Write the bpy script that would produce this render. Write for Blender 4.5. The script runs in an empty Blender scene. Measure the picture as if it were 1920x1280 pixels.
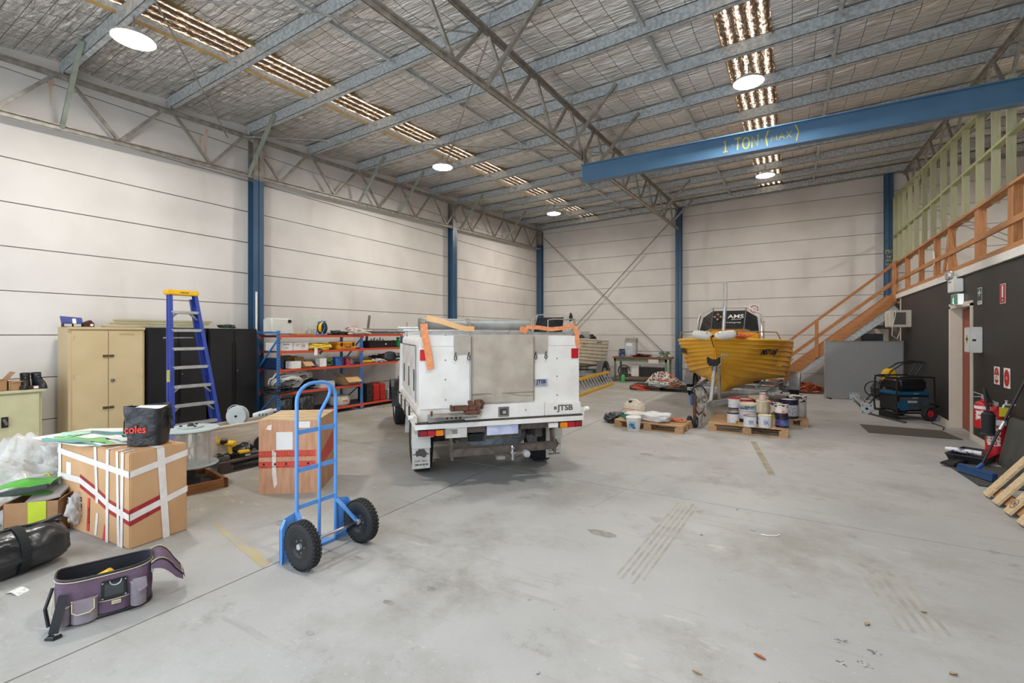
import bpy, bmesh, math, random
from mathutils import Vector, Matrix, noise
R = math.radians
PI = math.pi
col = bpy.context.scene.collection
random.seed(7)

# ------------------------------------------------------------------ camera
cd = bpy.data.cameras.new('camera'); cam = bpy.data.objects.new('camera', cd); col.objects.link(cam)
cam.location = (0, 0, 1.62)
cam.rotation_euler = (R(90), 0, R(30.9))
cd.sensor_width = 36.0; cd.lens = 878 / 1920 * 36.0
cd.shift_y = -(640 - 628) / 1920
cd.clip_start = 0.05; cd.clip_end = 200
bpy.context.scene.camera = cam

# ------------------------------------------------------------------ world, daylight, exposure
W = bpy.data.worlds.new('sky'); bpy.context.scene.world = W; W.use_nodes = True
wb = W.node_tree.nodes['Background']; wb.inputs[0].default_value = (0.62, 0.78, 1.0, 1); wb.inputs[1].default_value = 1.6

def area_light(name, loc, rot, sx, sy, power, color, spread=180):
    l = bpy.data.lights.new(name, 'AREA'); l.shape = 'RECTANGLE'; l.size = sx; l.size_y = sy
    l.energy = power; l.color = color; l.spread = R(spread)
    o = bpy.data.objects.new(name, l); col.objects.link(o); o.location = loc; o.rotation_euler = rot
    return o
# daylight entering by the open roller doors behind the camera
area_light('roller_door_daylight', (-3.2, -1.25, 2.1), (R(90), 0, 0), 9.4, 3.9, 430, (0.84, 0.93, 1.0))
vs = bpy.context.scene.view_settings
vs.view_transform = 'Standard'; vs.look = 'None'; vs.gamma = 1.0; vs.use_curve_mapping = False
vs.exposure = -0.42

# ------------------------------------------------------------------ materials
def hx(s):
    s = s.lstrip('#'); v = [int(s[i:i+2], 16) / 255 for i in (0, 2, 4)]
    return tuple(c / 12.92 if c <= 0.04045 else ((c + 0.055) / 1.055) ** 2.4 for c in v) + (1,)
MC = {}
def mat(name, c1, c2=None, rough=0.6, metal=0.0, scale=6.0, bump=0.0, bscale=None, lo=0.35, hi=0.65, stretch=None, trans=0.0, alpha=1.0, emit=0.0, coat=0.0, spec=0.5):
    if name in MC: return MC[name]
    m = bpy.data.materials.new(name); m.use_nodes = True; nt = m.node_tree; N = nt.nodes; L = nt.links
    b = N['Principled BSDF']
    b.inputs['Roughness'].default_value = rough; b.inputs['Metallic'].default_value = metal
    b.inputs['Specular IOR Level'].default_value = spec
    if trans: b.inputs['Transmission Weight'].default_value = trans
    if alpha < 1: b.inputs['Alpha'].default_value = alpha
    if coat: b.inputs['Coat Weight'].default_value = coat
    c1 = hx(c1); c2 = hx(c2) if c2 else tuple(min(1, v * 0.82) for v in c1[:3]) + (1,)
    tc = N.new('ShaderNodeTexCoord'); mp = N.new('ShaderNodeMapping'); L.new(tc.outputs['Object'], mp.inputs[0])
    if stretch: mp.inputs['Scale'].default_value = stretch
    nz = N.new('ShaderNodeTexNoise'); nz.inputs['Scale'].default_value = scale; nz.inputs['Detail'].default_value = 6
    L.new(mp.outputs[0], nz.inputs['Vector'])
    cr = N.new('ShaderNodeValToRGB'); cr.color_ramp.elements[0].position = lo; cr.color_ramp.elements[1].position = hi
    cr.color_ramp.elements[0].color = c1; cr.color_ramp.elements[1].color = c2
    L.new(nz.outputs['Fac'], cr.inputs[0]); L.new(cr.outputs[0], b.inputs['Base Color'])
    if emit:
        L.new(cr.outputs[0], b.inputs['Emission Color']); b.inputs['Emission Strength'].default_value = emit
    if bump:
        n2 = N.new('ShaderNodeTexNoise'); n2.inputs['Scale'].default_value = bscale or scale * 4; n2.inputs['Detail'].default_value = 5
        L.new(mp.outputs[0], n2.inputs['Vector'])
        bp = N.new('ShaderNodeBump'); bp.inputs['Strength'].default_value = bump; bp.inputs['Distance'].default_value = 0.02
        L.new(n2.outputs['Fac'], bp.inputs['Height']); L.new(bp.outputs[0], b.inputs['Normal'])
    MC[name] = m; return m

def wood(name, c1, c2, ax=0, rough=0.65):
    st = [14, 14, 14]; st[ax] = 1.2
    return mat(name, c1, c2, rough=rough, scale=3.0, stretch=tuple(st), bump=0.15, bscale=9, lo=0.3, hi=0.7)

def floor_material():
    m = bpy.data.materials.new('stained_concrete'); m.use_nodes = True; nt = m.node_tree; N = nt.nodes; L = nt.links
    b = N['Principled BSDF']; tc = N.new('ShaderNodeTexCoord')
    def nz(scale, det=8, stretch=(1, 1, 1), off=(0, 0, 0), rough=0.6):
        mp = N.new('ShaderNodeMapping'); mp.inputs['Scale'].default_value = stretch; mp.inputs['Location'].default_value = off
        L.new(tc.outputs['Object'], mp.inputs[0])
        n = N.new('ShaderNodeTexNoise'); n.inputs['Scale'].default_value = scale; n.inputs['Detail'].default_value = det; n.inputs['Roughness'].default_value = rough
        L.new(mp.outputs[0], n.inputs['Vector']); return n.outputs['Fac']
    def ramp(f, a, bb, c1=(0, 0, 0, 1), c2=(1, 1, 1, 1)):
        r = N.new('ShaderNodeValToRGB'); r.color_ramp.elements[0].position = a; r.color_ramp.elements[1].position = bb
        r.color_ramp.elements[0].color = c1; r.color_ramp.elements[1].color = c2; L.new(f, r.inputs[0]); return r.outputs[0]
    def mix(fac, a, bb, mode='MIX'):
        x = N.new('ShaderNodeMix'); x.data_type = 'RGBA'; x.blend_type = mode
        if isinstance(fac, float): x.inputs[0].default_value = fac
        else: L.new(fac, x.inputs[0])
        for i, v in ((6, a), (7, bb)):
            if isinstance(v, tuple): x.inputs[i].default_value = v
            else: L.new(v, x.inputs[i])
        return x.outputs[2]
    base = ramp(nz(0.55, 9), 0.3, 0.72, hx('#b5b4b2'), hx('#9e9d9b'))
    # browner concrete towards the left side where goods are stored
    sep = N.new('ShaderNodeSeparateXYZ'); L.new(tc.outputs['Object'], sep.inputs[0])
    mr = N.new('ShaderNodeMapRange'); mr.inputs[1].default_value = -2.2; mr.inputs[2].default_value = -5.5; L.new(sep.outputs[0], mr.inputs[0])
    mul = N.new('ShaderNodeMath'); mul.operation = 'MULTIPLY'; L.new(mr.outputs[0], mul.inputs[0]); L.new(ramp(nz(0.9, 6, off=(3, 1, 0)), 0.32, 0.62), mul.inputs[1])
    base = mix(mul.outputs[0], base, hx('#8f8674'))
    base = mix(ramp(nz(0.8, 9, off=(9, 4, 0), rough=0.72), 0.50, 0.66), base, hx('#96938c')); base = mix(ramp(nz(2.6, 9, off=(2, 8, 0), rough=0.75), 0.58, 0.72), base, hx('#86837b')); base = mix(ramp(nz(1.6, 9, (1, 2.5, 1), off=(4, 2, 0), rough=0.7), 0.60, 0.74), base, hx('#c4c2bb'))
    # drag marks
    st = ramp(nz(2.2, 6, (0.5, 5, 1), (1, 7, 0)), 0.60, 0.70)
    m2 = N.new('ShaderNodeMath'); m2.operation = 'MULTIPLY'; L.new(st, m2.inputs[0]); m2.inputs[1].default_value = 0.35
    base = mix(m2.outputs[0], base, hx('#827e75'))
    # small dark drops and pale flecks
    vo = N.new('ShaderNodeTexVoronoi'); vo.inputs['Scale'].default_value = 3.1; L.new(tc.outputs['Object'], vo.inputs['Vector'])
    dr = ramp(vo.outputs['Distance'], 0.035, 0.05, (1, 1, 1, 1), (0, 0, 0, 1))
    gate = ramp(nz(0.8, 3, off=(5, 5, 0)), 0.5, 0.56)
    m3 = N.new('ShaderNodeMath'); m3.operation = 'MULTIPLY'; L.new(dr, m3.inputs[0]); L.new(gate, m3.inputs[1])
    base = mix(m3.outputs[0], base, hx('#55524e'))
    sp = ramp(nz(38, 3), 0.63, 0.70)
    m4 = N.new('ShaderNodeMath'); m4.operation = 'MULTIPLY'; L.new(sp, m4.inputs[0]); m4.inputs[1].default_value = 0.4
    base = mix(m4.outputs[0], base, hx('#c9c7c0'))
    L.new(base, b.inputs['Base Color'])
    rg = N.new('ShaderNodeMapRange'); L.new(nz(1.7, 6), rg.inputs[0]); rg.inputs[3].default_value = 0.42; rg.inputs[4].default_value = 0.72
    L.new(rg.outputs[0], b.inputs['Roughness']); b.inputs['Specular IOR Level'].default_value = 0.35
    bp = N.new('ShaderNodeBump'); bp.inputs['Strength'].default_value = 0.12; bp.inputs['Distance'].default_value = 0.01
    L.new(nz(30, 4), bp.inputs['Height']); L.new(bp.outputs[0], b.inputs['Normal'])
    return m

def foil_material():
    m = bpy.data.materials.new('foil_insulation'); m.use_nodes = True; nt = m.node_tree; N = nt.nodes; L = nt.links
    b = N['Principled BSDF']; b.inputs['Metallic'].default_value = 0.72; b.inputs['Roughness'].default_value = 0.27
    tc = N.new('ShaderNodeTexCoord'); sep = N.new('ShaderNodeSeparateXYZ'); L.new(tc.outputs['Object'], sep.inputs[0])
    def wire(i, period, w):
        p = N.new('ShaderNodeMath'); p.operation = 'PINGPONG'; L.new(sep.outputs[i], p.inputs[0]); p.inputs[1].default_value = period / 2
        l = N.new('ShaderNodeMath'); l.operation = 'LESS_THAN'; L.new(p.outputs[0], l.inputs[0]); l.inputs[1].default_value = w
        return l.outputs[0]
    mx = N.new('ShaderNodeMath'); mx.operation = 'MAXIMUM'; L.new(wire(0, 0.30, 0.0042), mx.inputs[0]); L.new(wire(1, 0.165, 0.0036), mx.inputs[1])
    mp = N.new('ShaderNodeMapping'); mp.inputs['Scale'].default_value = (2.2, 9, 1); L.new(tc.outputs['Object'], mp.inputs[0])
    n = N.new('ShaderNodeTexNoise'); n.inputs['Scale'].default_value = 1.6; n.inputs['Detail'].default_value = 6; L.new(mp.outputs[0], n.inputs['Vector'])
    cr = N.new('ShaderNodeValToRGB'); cr.color_ramp.elements[0].position = 0.3; cr.color_ramp.elements[1].position = 0.7
    cr.color_ramp.elements[0].color = hx('#d2cdc6'); cr.color_ramp.elements[1].color = hx('#fbf8f4'); L.new(n.outputs['Fac'], cr.inputs[0])
    x = N.new('ShaderNodeMix'); x.data_type = 'RGBA'; L.new(mx.outputs[0], x.inputs[0]); L.new(cr.outputs[0], x.inputs[6]); x.inputs[7].default_value = hx('#6a645c')
    L.new(x.outputs[2], b.inputs['Base Color'])
    mp2 = N.new('ShaderNodeMapping'); mp2.inputs['Scale'].default_value = (1.2, 5.5, 1); L.new(tc.outputs['Object'], mp2.inputs[0])
    n2 = N.new('ShaderNodeTexNoise'); n2.inputs['Scale'].default_value = 3.2; n2.inputs['Detail'].default_value = 7; n2.inputs['Distortion'].default_value = 0.6; L.new(mp2.outputs[0], n2.inputs['Vector'])
    bp = N.new('ShaderNodeBump'); bp.inputs['Strength'].default_value = 1.0; bp.inputs['Distance'].default_value = 0.11
    L.new(n2.outputs['Fac'], bp.inputs['Height']); L.new(bp.outputs[0], b.inputs['Normal'])
    return m

def skylight_material():
    # translucent roof sheet with daylight behind it, blotched with dirt and leaf litter
    m = bpy.data.materials.new('dirty_skylight_sheet'); m.use_nodes = True; nt = m.node_tree; N = nt.nodes; L = nt.links
    b = N['Principled BSDF']; tc = N.new('ShaderNodeTexCoord'); sep = N.new('ShaderNodeSeparateXYZ'); L.new(tc.outputs['Object'], sep.inputs[0])
    b.inputs['Roughness'].default_value = 0.5
    w = N.new('ShaderNodeMath'); w.operation = 'PINGPONG'; L.new(sep.outputs[0], w.inputs[0]); w.inputs[1].default_value = 0.0725
    mr = N.new('ShaderNodeMapRange'); L.new(w.outputs[0], mr.inputs[0]); mr.inputs[1].default_value = 0.0; mr.inputs[2].default_value = 0.0725; mr.inputs[3].default_value = -0.09; mr.inputs[4].default_value = 0.13
    n = N.new('ShaderNodeTexNoise'); n.inputs['Scale'].default_value = 26; n.inputs['Detail'].default_value = 6; n.inputs['Roughness'].default_value = 0.85
    mp = N.new('ShaderNodeMapping'); mp.inputs['Scale'].default_value = (1.4, 0.45, 1); L.new(tc.outputs['Object'], mp.inputs[0]); L.new(mp.outputs[0], n.inputs['Vector'])
    ad = N.new('ShaderNodeMath'); ad.operation = 'ADD'; L.new(n.outputs['Fac'], ad.inputs[0]); L.new(mr.outputs[0], ad.inputs[1])
    cr = N.new('ShaderNodeValToRGB'); e = cr.color_ramp.elements; e[0].position = 0.47; e[0].color = hx('#4a392b'); e[1].position = 0.64; e[1].color = hx('#fff3df')
    k = e.new(0.54); k.color = hx('#8a6c50')
    L.new(ad.outputs[0], cr.inputs[0]); L.new(cr.outputs[0], b.inputs['Base Color']); L.new(cr.outputs[0], b.inputs['Emission Color'])
    em = N.new('ShaderNodeMapRange'); L.new(ad.outputs[0], em.inputs[0]); em.inputs[1].default_value = 0.47; em.inputs[2].default_value = 0.75; em.inputs[3].default_value = 0.5; em.inputs[4].default_value = 4.5
    L.new(em.outputs[0], b.inputs['Emission Strength'])
    return m

def wall_material():
    m = mat('painted_wall_panel', '#d8d3ce', '#cec8c2', rough=0.75, scale=1.1, bump=0.08, bscale=25)
    nt = m.node_tree; N = nt.nodes; L = nt.links; b = N['Principled BSDF']
    cr = b.inputs['Base Color'].links[0].from_socket
    tc = N.new('ShaderNodeTexCoord'); mp = N.new('ShaderNodeMapping'); mp.inputs['Scale'].default_value = (1.6, 1.6, 0.35); L.new(tc.outputs['Object'], mp.inputs[0])
    n = N.new('ShaderNodeTexNoise'); n.inputs['Scale'].default_value = 1.1; n.inputs['Detail'].default_value = 8; L.new(mp.outputs[0], n.inputs['Vector'])
    r = N.new('ShaderNodeValToRGB'); r.color_ramp.elements[0].position = 0.60; r.color_ramp.elements[1].position = 0.85; r.color_ramp.elements[1].color = (0.55, 0.55, 0.55, 1); r.color_ramp.elements[0].color = (0, 0, 0, 1)
    L.new(n.outputs['Fac'], r.inputs[0])
    x = N.new('ShaderNodeMix'); x.data_type = 'RGBA'; L.new(r.outputs[0], x.inputs[0]); L.new(cr, x.inputs[6]); x.inputs[7].default_value = hx('#b8a496')
    L.new(x.outputs[2], b.inputs['Base Color'])
    return m

M_floor = floor_material(); M_foil = foil_material(); M_sky = skylight_material(); M_wall = wall_material()
M_joint = mat('panel_joint_sealant', '#8b8077', rough=0.9)
M_galv = mat('galvanised_steel', '#c3c6c7', '#a3a8aa', rough=0.42, metal=0.35, scale=22, lo=0.4, hi=0.6)
M_galvd = mat('dull_truss_steel', '#a39d94', '#857f76', rough=0.5, metal=0.3, scale=10)
M_bracegrn = mat('primed_brace_steel', '#9aa295', '#858c80', rough=0.6, metal=0.2)
M_blue = mat('blue_painted_steel', '#3d5a76', '#37536d', rough=0.35, scale=3)
M_beamblue = mat('blue_beam_paint', '#547694', '#4d6f8c', rough=0.32, scale=2)
M_black = mat('black_wall_paint', '#2b2927', '#262422', rough=0.55, scale=2)
M_cream = mat('cream_trim_paint', '#d8cfbf', '#cfc6b5', rough=0.5, scale=3)
M_white = mat('white_paint', '#e8e6e2', '#dedbd6', rough=0.45, scale=4)
M_whitemetal = mat('white_enamel', '#e6e3de', '#dbd6cf', rough=0.32, scale=5)
M_rubber = mat('black_rubber', '#1f1f20', '#262627', rough=0.75, scale=20, bump=0.2)
M_plasticblack = mat('black_plastic', '#19191a', '#222223', rough=0.4, scale=8)
M_chrome = mat('bright_metal', '#c9cacb', '#b0b1b3', rough=0.22, metal=1.0, scale=12)
M_alu = mat('aluminium', '#cfd0d0', '#bcbdbd', rough=0.38, metal=0.7, scale=14)
M_rust = mat('rusty_steel', '#7a4f3c', '#564036', rough=0.85, metal=0.2, scale=14, bump=0.3)
M_red = mat('red_plastic', '#c3202b', '#b01c27', rough=0.35)
M_orange = mat('orange_webbing', '#e59a6c', '#d98453', rough=0.8, scale=30)
M_yellow = mat('yellow_plastic', '#e9b920', '#dfa915', rough=0.4, scale=6)
M_card = mat('cardboard', '#c39a70', '#b88d63', rough=0.85, scale=3, bump=0.1, bscale=40)
M_cardd = mat('brown_cardboard', '#a07a54', '#8f6b49', rough=0.85, scale=5)
M_tape = mat('clear_white_tape', '#e5dcd4', '#d9cfc8', rough=0.3, scale=14)
M_glass = mat('smoked_glass', '#24262a', '#2e3034', rough=0.08, scale=2, coat=0.5)
M_pineX = wood('orange_pine', '#bd8352', '#9c6538', 0); M_pineY = wood('orange_pine_long', '#bd8656', '#9e6a3f', 1); M_pineZ = wood('orange_pine_upright', '#c08554', '#9c663c', 2)
M_greenZ = wood('treated_green_pine', '#a8a280', '#949779', 2); M_greenY = wood('treated_green_pine_long', '#a9a873', '#93a078', 1)
M_palX = wood('pallet_wood', '#caa47c', '#a98258', 0); M_palY = wood('pallet_wood_cross', '#cfa87d', '#a67f57', 1)
M_dark = mat('dark_gap', '#1b1a19', rough=0.9)
M_redpaint = mat('red_sign_print', '#b3262b', '#a82227', rough=0.5)
M_greenpaint = mat('green_sign_print', '#1f4f3d', '#1b4737', rough=0.5)
M_ink = mat('black_ink', '#1d1c1c', rough=0.7)

# ------------------------------------------------------------------ mesh helpers
CH = {}
class MB:
    def __init__(s): s.v = []; s.f = []; s.m = []; s.mi = 0
    def add(s, vs, fs):
        o = len(s.v); s.v += [tuple(p) for p in vs]
        for f in fs: s.f.append([i + o for i in f]); s.m.append(s.mi)
        return s
    def box(s, x0, x1, y0, y1, z0, z1, M=None):
        vs = [(x, y, z) for x in (x0, x1) for y in (y0, y1) for z in (z0, z1)]
        if M is not None: vs = [M @ Vector(p) for p in vs]
        return s.add(vs, [(0, 1, 3, 2), (4, 6, 7, 5), (0, 4, 5, 1), (2, 3, 7, 6), (0, 2, 6, 4), (1, 5, 7, 3)])
    def bar(s, a, b, w, h, up=(0, 0, 1)):
        a = Vector(a); b = Vector(b); d = (b - a).normalized(); up = Vector(up)
        if abs(d.dot(up)) > 0.98: up = Vector((0, 1, 0)) if abs(d.y) < 0.9 else Vector((1, 0, 0))
        sx = d.cross(up).normalized(); uy = sx.cross(d).normalized()
        vs = [p + sx * (w / 2 * i) + uy * (h / 2 * j) for p in (a, b) for i, j in ((-1, -1), (1, -1), (1, 1), (-1, 1))]
        return s.add(vs, [(3, 2, 1, 0), (4, 5, 6, 7), (0, 1, 5, 4), (1, 2, 6, 5), (2, 3, 7, 6), (3, 0, 4, 7)])
    def tube(s, pts, r, n=8, closed=False, caps=True):
        pts = [Vector(p) for p in pts]; k = len(pts); rings = []
        rr = r if isinstance(r, (list, tuple)) else [r] * k
        up = None
        for i, p in enumerate(pts):
            if closed: d = (pts[(i + 1) % k] - pts[i - 1])
            else: d = pts[min(i + 1, k - 1)] - pts[max(i - 1, 0)]
            d = d.normalized() if d.length > 1e-9 else Vector((0, 0, 1))
            if up is None:
                up = Vector((0, 0, 1)) if abs(d.z) < 0.9 else Vector((1, 0, 0))
            sx = d.cross(up); sx = sx.normalized() if sx.length > 1e-6 else d.orthogonal().normalized()
            uy = sx.cross(d).normalized(); up = uy
            rings.append([p + sx * math.cos(2 * PI * j / n) * rr[i] + uy * math.sin(2 * PI * j / n) * rr[i] for j in range(n)])
        vs = [q for g in rings for q in g]; fs = []
        for i in range(k if closed else k - 1):
            a = i * n; b = ((i + 1) % k) * n
            for j in range(n): fs.append((a + j, a + (j + 1) % n, b + (j + 1) % n, b + j))
        if caps and not closed: fs.append(tuple(range(n))[::-1]); fs.append(tuple((k - 1) * n + j for j in range(n)))
        return s.add(vs, fs)
    def cyl(s, a, b, r, n=16): return s.tube([a, b], r, n)
    def lathe(s, prof, c=(0, 0, 0), n=20, axis='z', arc=None):
        vs = []; fs = []; k = len(prof); tot = arc or 2 * PI; nn = n if not arc else n + 1
        for j in range(nn):
            t = tot * j / n
            for r, z in prof:
                x, y = r * math.cos(t), r * math.sin(t)
                p = (x, y, z) if axis == 'z' else ((z, x, y) if axis == 'x' else (y, z, x))
                vs.append((p[0] + c[0], p[1] + c[1], p[2] + c[2]))
        for j in range(n):
            a = j * k; b = ((j + 1) % nn) * k
            for i in range(k - 1): fs.append((a + i, b + i, b + i + 1, a + i + 1))
        return s.add(vs, fs)
    def disc(s, c, r, n=20, axis='z', r2=None):
        r2 = r2 or r; vs = []
        for j in range(n):
            x, y = r * math.cos(2 * PI * j / n), r2 * math.sin(2 * PI * j / n)
            p = (x, y, 0) if axis == 'z' else ((0, x, y) if axis == 'x' else (x, 0, y))
            vs.append((p[0] + c[0], p[1] + c[1], p[2] + c[2]))
        return s.add(vs, [tuple(range(n))])
    def grid(s, P, closed=False):
        k = len(P); n = len(P[0]); vs = [q for g in P for q in g]; fs = []
        for i in range(k - 1):
            for j in range(n if closed else n - 1):
                a = i * n + j; b = i * n + (j + 1) % n; fs.append((a, b, b + n, a + n))
        return s.add(vs, fs)
    def prism(s, poly, v):
        n = len(poly); vs = [Vector(p) for p in poly]; v = Vector(v); vs += [p + v for p in vs]
        return s.add(vs, [tuple(range(n))[::-1], tuple(range(n, 2 * n))] + [(i, (i + 1) % n, n + (i + 1) % n, n + i) for i in range(n)])
    def blob(s, c, r, amp=0.15, seed=0, nu=28, nv=16, fr=1.5, flat=None, pw=1.0):
        P = []
        for i in range(nv + 1):
            th = PI * i / nv; row = []
            for j in range(nu):
                ph = 2 * PI * j / nu
                d = Vector((math.sin(th) * math.cos(ph), math.sin(th) * math.sin(ph), math.cos(th)))
                if pw != 1: d = Vector([math.copysign(abs(t) ** pw, t) for t in d])
                q = d * fr + Vector((seed * 3.7, seed * 1.3, 0))
                k = 1 + amp * (noise.noise(q) * 1.3 + abs(noise.noise(q * 2.7)) * 0.7 - 0.2 + 0.35 * noise.noise(q * 6.1))
                z = d.z * k * r[2]
                if flat is not None: z = max(z, -flat)
                row.append((c[0] + d.x * k * r[0], c[1] + d.y * k * r[1], c[2] + z))
            P.append(row)
        return s.grid(P, closed=True)
    def build(s, name, mats, parent=None, bevel=0, smooth=False, seg=2, ang=40):
        me = bpy.data.meshes.new(name); me.from_pydata(s.v, [], s.f)
        if not isinstance(mats, (list, tuple)): mats = [mats]
        for m in mats: me.materials.append(m)
        if len(mats) > 1: me.polygons.foreach_set('material_index', s.m)
        me.update()
        bm = bmesh.new(); bm.from_mesh(me); bmesh.ops.recalc_face_normals(bm, faces=bm.faces)
        if bevel:
            es = [e for e in bm.edges if len(e.link_faces) == 2 and e.calc_face_angle(0) > 0.6]
            try: bmesh.ops.bevel(bm, geom=es, offset=bevel, segments=seg, affect='EDGES', clamp_overlap=True)
            except Exception: pass
        bm.to_mesh(me); bm.free()
        if smooth or bevel:
            me.shade_smooth()
            try: me.set_sharp_from_angle(angle=R(ang))
            except Exception: pass
        o = bpy.data.objects.new(name, me); col.objects.link(o)
        if parent is not None: o.parent = parent; CH.setdefault(parent.name, []).append(o)
        return o

def rot(rx=0, ry=0, rz=0, t=(0, 0, 0)):
    return Matrix.Translation(t) @ Matrix.Rotation(rz, 4, 'Z') @ Matrix.Rotation(ry, 4, 'Y') @ Matrix.Rotation(rx, 4, 'X')
def tag(o, label, cat, group=None, kind=None):
    o['label'] = label
    if cat: o['category'] = cat
    if group: o['group'] = group
    if kind: o['kind'] = kind
    return o
def thing(name, label, cat, loc=(0, 0, 0), rz=0.0, group=None, rx=0, ry=0):
    o = bpy.data.objects.new(name, None); col.objects.link(o); o.empty_display_size = 0.1
    o.location = loc; o.rotation_euler = (rx, ry, rz); return tag(o, label, cat, group)
def solo(mb, name, m, label, cat, loc=(0, 0, 0), rz=0.0, group=None, **k):
    o = mb.build(name, m, None, **k); o.location = loc; o.rotation_euler = (0, 0, rz); return tag(o, label, cat, group)
def struct(mb, name, m, parent=None, **k):
    o = mb.build(name, m, parent, **k)
    if parent is None: o['kind'] = 'structure'
    return o
def sroot(name):
    o = bpy.data.objects.new(name, None); col.objects.link(o); o['kind'] = 'structure'; return o
def dup(root, loc=None, rz=None, label=None, group=None, parent=None):
    r = root.copy(); col.objects.link(r)
    if loc is not None: r.location = loc
    if rz is not None: r.rotation_euler = (0, 0, rz)
    if label: r['label'] = label
    if group: r['group'] = group
    if parent is not None: r.parent = parent
    for c in CH.get(root.name, []):
        d = dup(c, parent=r); CH.setdefault(r.name, []).append(d)
    return r
def share(o, loc, parent, rotn=None):
    c = o.copy(); col.objects.link(c); c.parent = parent; c.location = loc
    if rotn: c.rotation_euler = rotn
    CH.setdefault(parent.name, []).append(c); return c
_dg = None
def text(s, size, m, loc, rotn=(R(90), 0, 0), parent=None, ext=0.0015, align='CENTER', name='lettering', bold=0.0, sx=1.0, shear=0.0, kind=None):
    cu = bpy.data.curves.new('t', 'FONT'); cu.body = s; cu.size = size; cu.extrude = ext; cu.align_x = align; cu.align_y = 'CENTER'; cu.offset = bold; cu.shear = shear; cu.resolution_u = 3
    t = bpy.data.objects.new('t', cu); col.objects.link(t)
    bpy.context.view_layer.update()
    me = bpy.data.meshes.new_from_object(t.evaluated_get(bpy.context.evaluated_depsgraph_get()))
    bpy.data.objects.remove(t); bpy.data.curves.remove(cu)
    me.materials.clear(); me.materials.append(m)
    o = bpy.data.objects.new(name, me); col.objects.link(o); o.location = loc; o.rotation_euler = rotn; o.scale = (sx, 1, 1)
    if parent is not None: o.parent = parent; CH.setdefault(parent.name, []).append(o)
    return o
def arcpts(c, r, a0, a1, n, plane='xz', r2=None):
    r2 = r2 or r; out = []
    for i in range(n + 1):
        t = a0 + (a1 - a0) * i / n; u, v = r * math.cos(t), r2 * math.sin(t)
        out.append((c[0] + u, c[1], c[2] + v) if plane == 'xz' else ((c[0], c[1] + u, c[2] + v) if plane == 'yz' else (c[0] + u, c[1] + v, c[2])))
    return out
def coil(mb, c, r, turns, r0, h, seed=0, jit=0.02, n=8, per=22, sq=(1, 1)):
    rnd = random.Random(seed); pts = []
    for i in range(int(turns * per) + 1):
        t = 2 * PI * i / per; q = i / (turns * per)
        k = 1 + jit * math.sin(t * 0.37 + seed) * 3 + rnd.uniform(-jit, jit)
        pts.append((c[0] + r * k * math.cos(t) * sq[0], c[1] + r * k * math.sin(t) * sq[1], c[2] + h * (0.5 - 0.5 * math.cos(q * PI * turns)) + 0.3 * jit * math.sin(t * 2.3 + seed)))
    return mb.tube(pts, r0, n)
# ================================================================== THE SETTING
XL, XR, YB, XW = -9.1, 8.2, 17.4, 2.4       # left wall, far right wall, back wall, office wall
YF = -0.9
def zt(x, y): return 5.46 + 0.04 * (y - 5.3) + 0.03 * (x + 9.1)      # underside of the purlins

# floor slab with saw-cut joints between bays
fl = sroot('floor')
jx = [XL - .1, -3.15, 2.9, XR + .1]; jy = [-9.0, -1.0, 4.85, 10.7, 17.5]
for i in range(3):
    for j in range(4):
        g = 0.006
        struct(MB().box(jx[i] + g, jx[i + 1] - g, jy[j] + g, jy[j + 1] - g, -0.12, 0), 'slab', M_floor, fl)
struct(MB().box(XL - .1, XR + .1, -9, 17.5, -0.2, -0.115), 'joint_base', M_dark, fl)
# cracks (thin filled grooves)
def crack(pts, w, seed, m):
    rnd = random.Random(seed); P = []
    for a, b in zip(pts[:-1], pts[1:]):
        for k in range(14):
            t = k / 14; P.append((a[0] + (b[0] - a[0]) * t + rnd.uniform(-.012, .012), a[1] + (b[1] - a[1]) * t + rnd.uniform(-.012, .012)))
    g = [[(x - w * rnd.uniform(.3, 1), y, 0.0015) for x, y in P], [(x + w * rnd.uniform(.3, 1), y, 0.0015) for x, y in P]]
    return MB().grid(g)
M_crack = mat('crack_fill', '#6f6b64', '#85817a', rough=0.9, scale=15)
struct(crack([(-0.28, 1.75), (-0.16, 2.0), (-0.16, 2.35), (-0.02, 2.55)], .003, 1, M_crack), 'crack', M_crack, fl)
struct(crack([(-1.62, 4.15), (-1.55, 4.5), (-1.5, 4.85), (-1.35, 5.5)], .003, 2, M_crack), 'crack', M_crack, fl)
# old yellow lines and tyre marks on the slab
M_line = mat('worn_yellow_line', '#b09c6c', '#a59d8c', rough=0.8, scale=9, lo=.42, hi=.55)
struct(MB().add([(-4.30, 2.16, .0012), (-4.18, 2.10, .0012), (-3.16, 1.90, .0012), (-3.2, 2.0, .0012)], [(0, 1, 2, 3)]), 'painted_line', M_line, fl)
struct(MB().add([(-0.55, 8.0, .0012), (-0.47, 8.0, .0012), (-0.16, 6.2, .0012), (-0.24, 6.2, .0012)], [(0, 1, 2, 3)]), 'painted_line', mat('worn_brown_line', '#8c8069', '#a39c8e', rough=.8, scale=7), fl)
M_tyre = mat('tyre_mark', '#9a978f', '#aaa79f', rough=0.7, scale=7, lo=.4, hi=.6)
def tyremark(a, b, w):
    mb = MB(); a = Vector(a); b = Vector(b); d = (b - a); s = Vector((-d.y, d.x)).normalized()
    for k in range(5):
        o = s * (w * (k / 4 - .5)); e = s * w * .085; j = d * random.uniform(-.06, .06)
        mb.add([(*(a + o - e + j), .001), (*(a + o + e + j), .001), (*(b + o + e * .6 - j), .001), (*(b + o - e * .6 - j), .001)], [(0, 1, 2, 3)])
    return mb
struct(tyremark((-.86, 4.68), (-.93, 3.1), .17), 'tyre_mark', M_tyre, fl)
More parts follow.
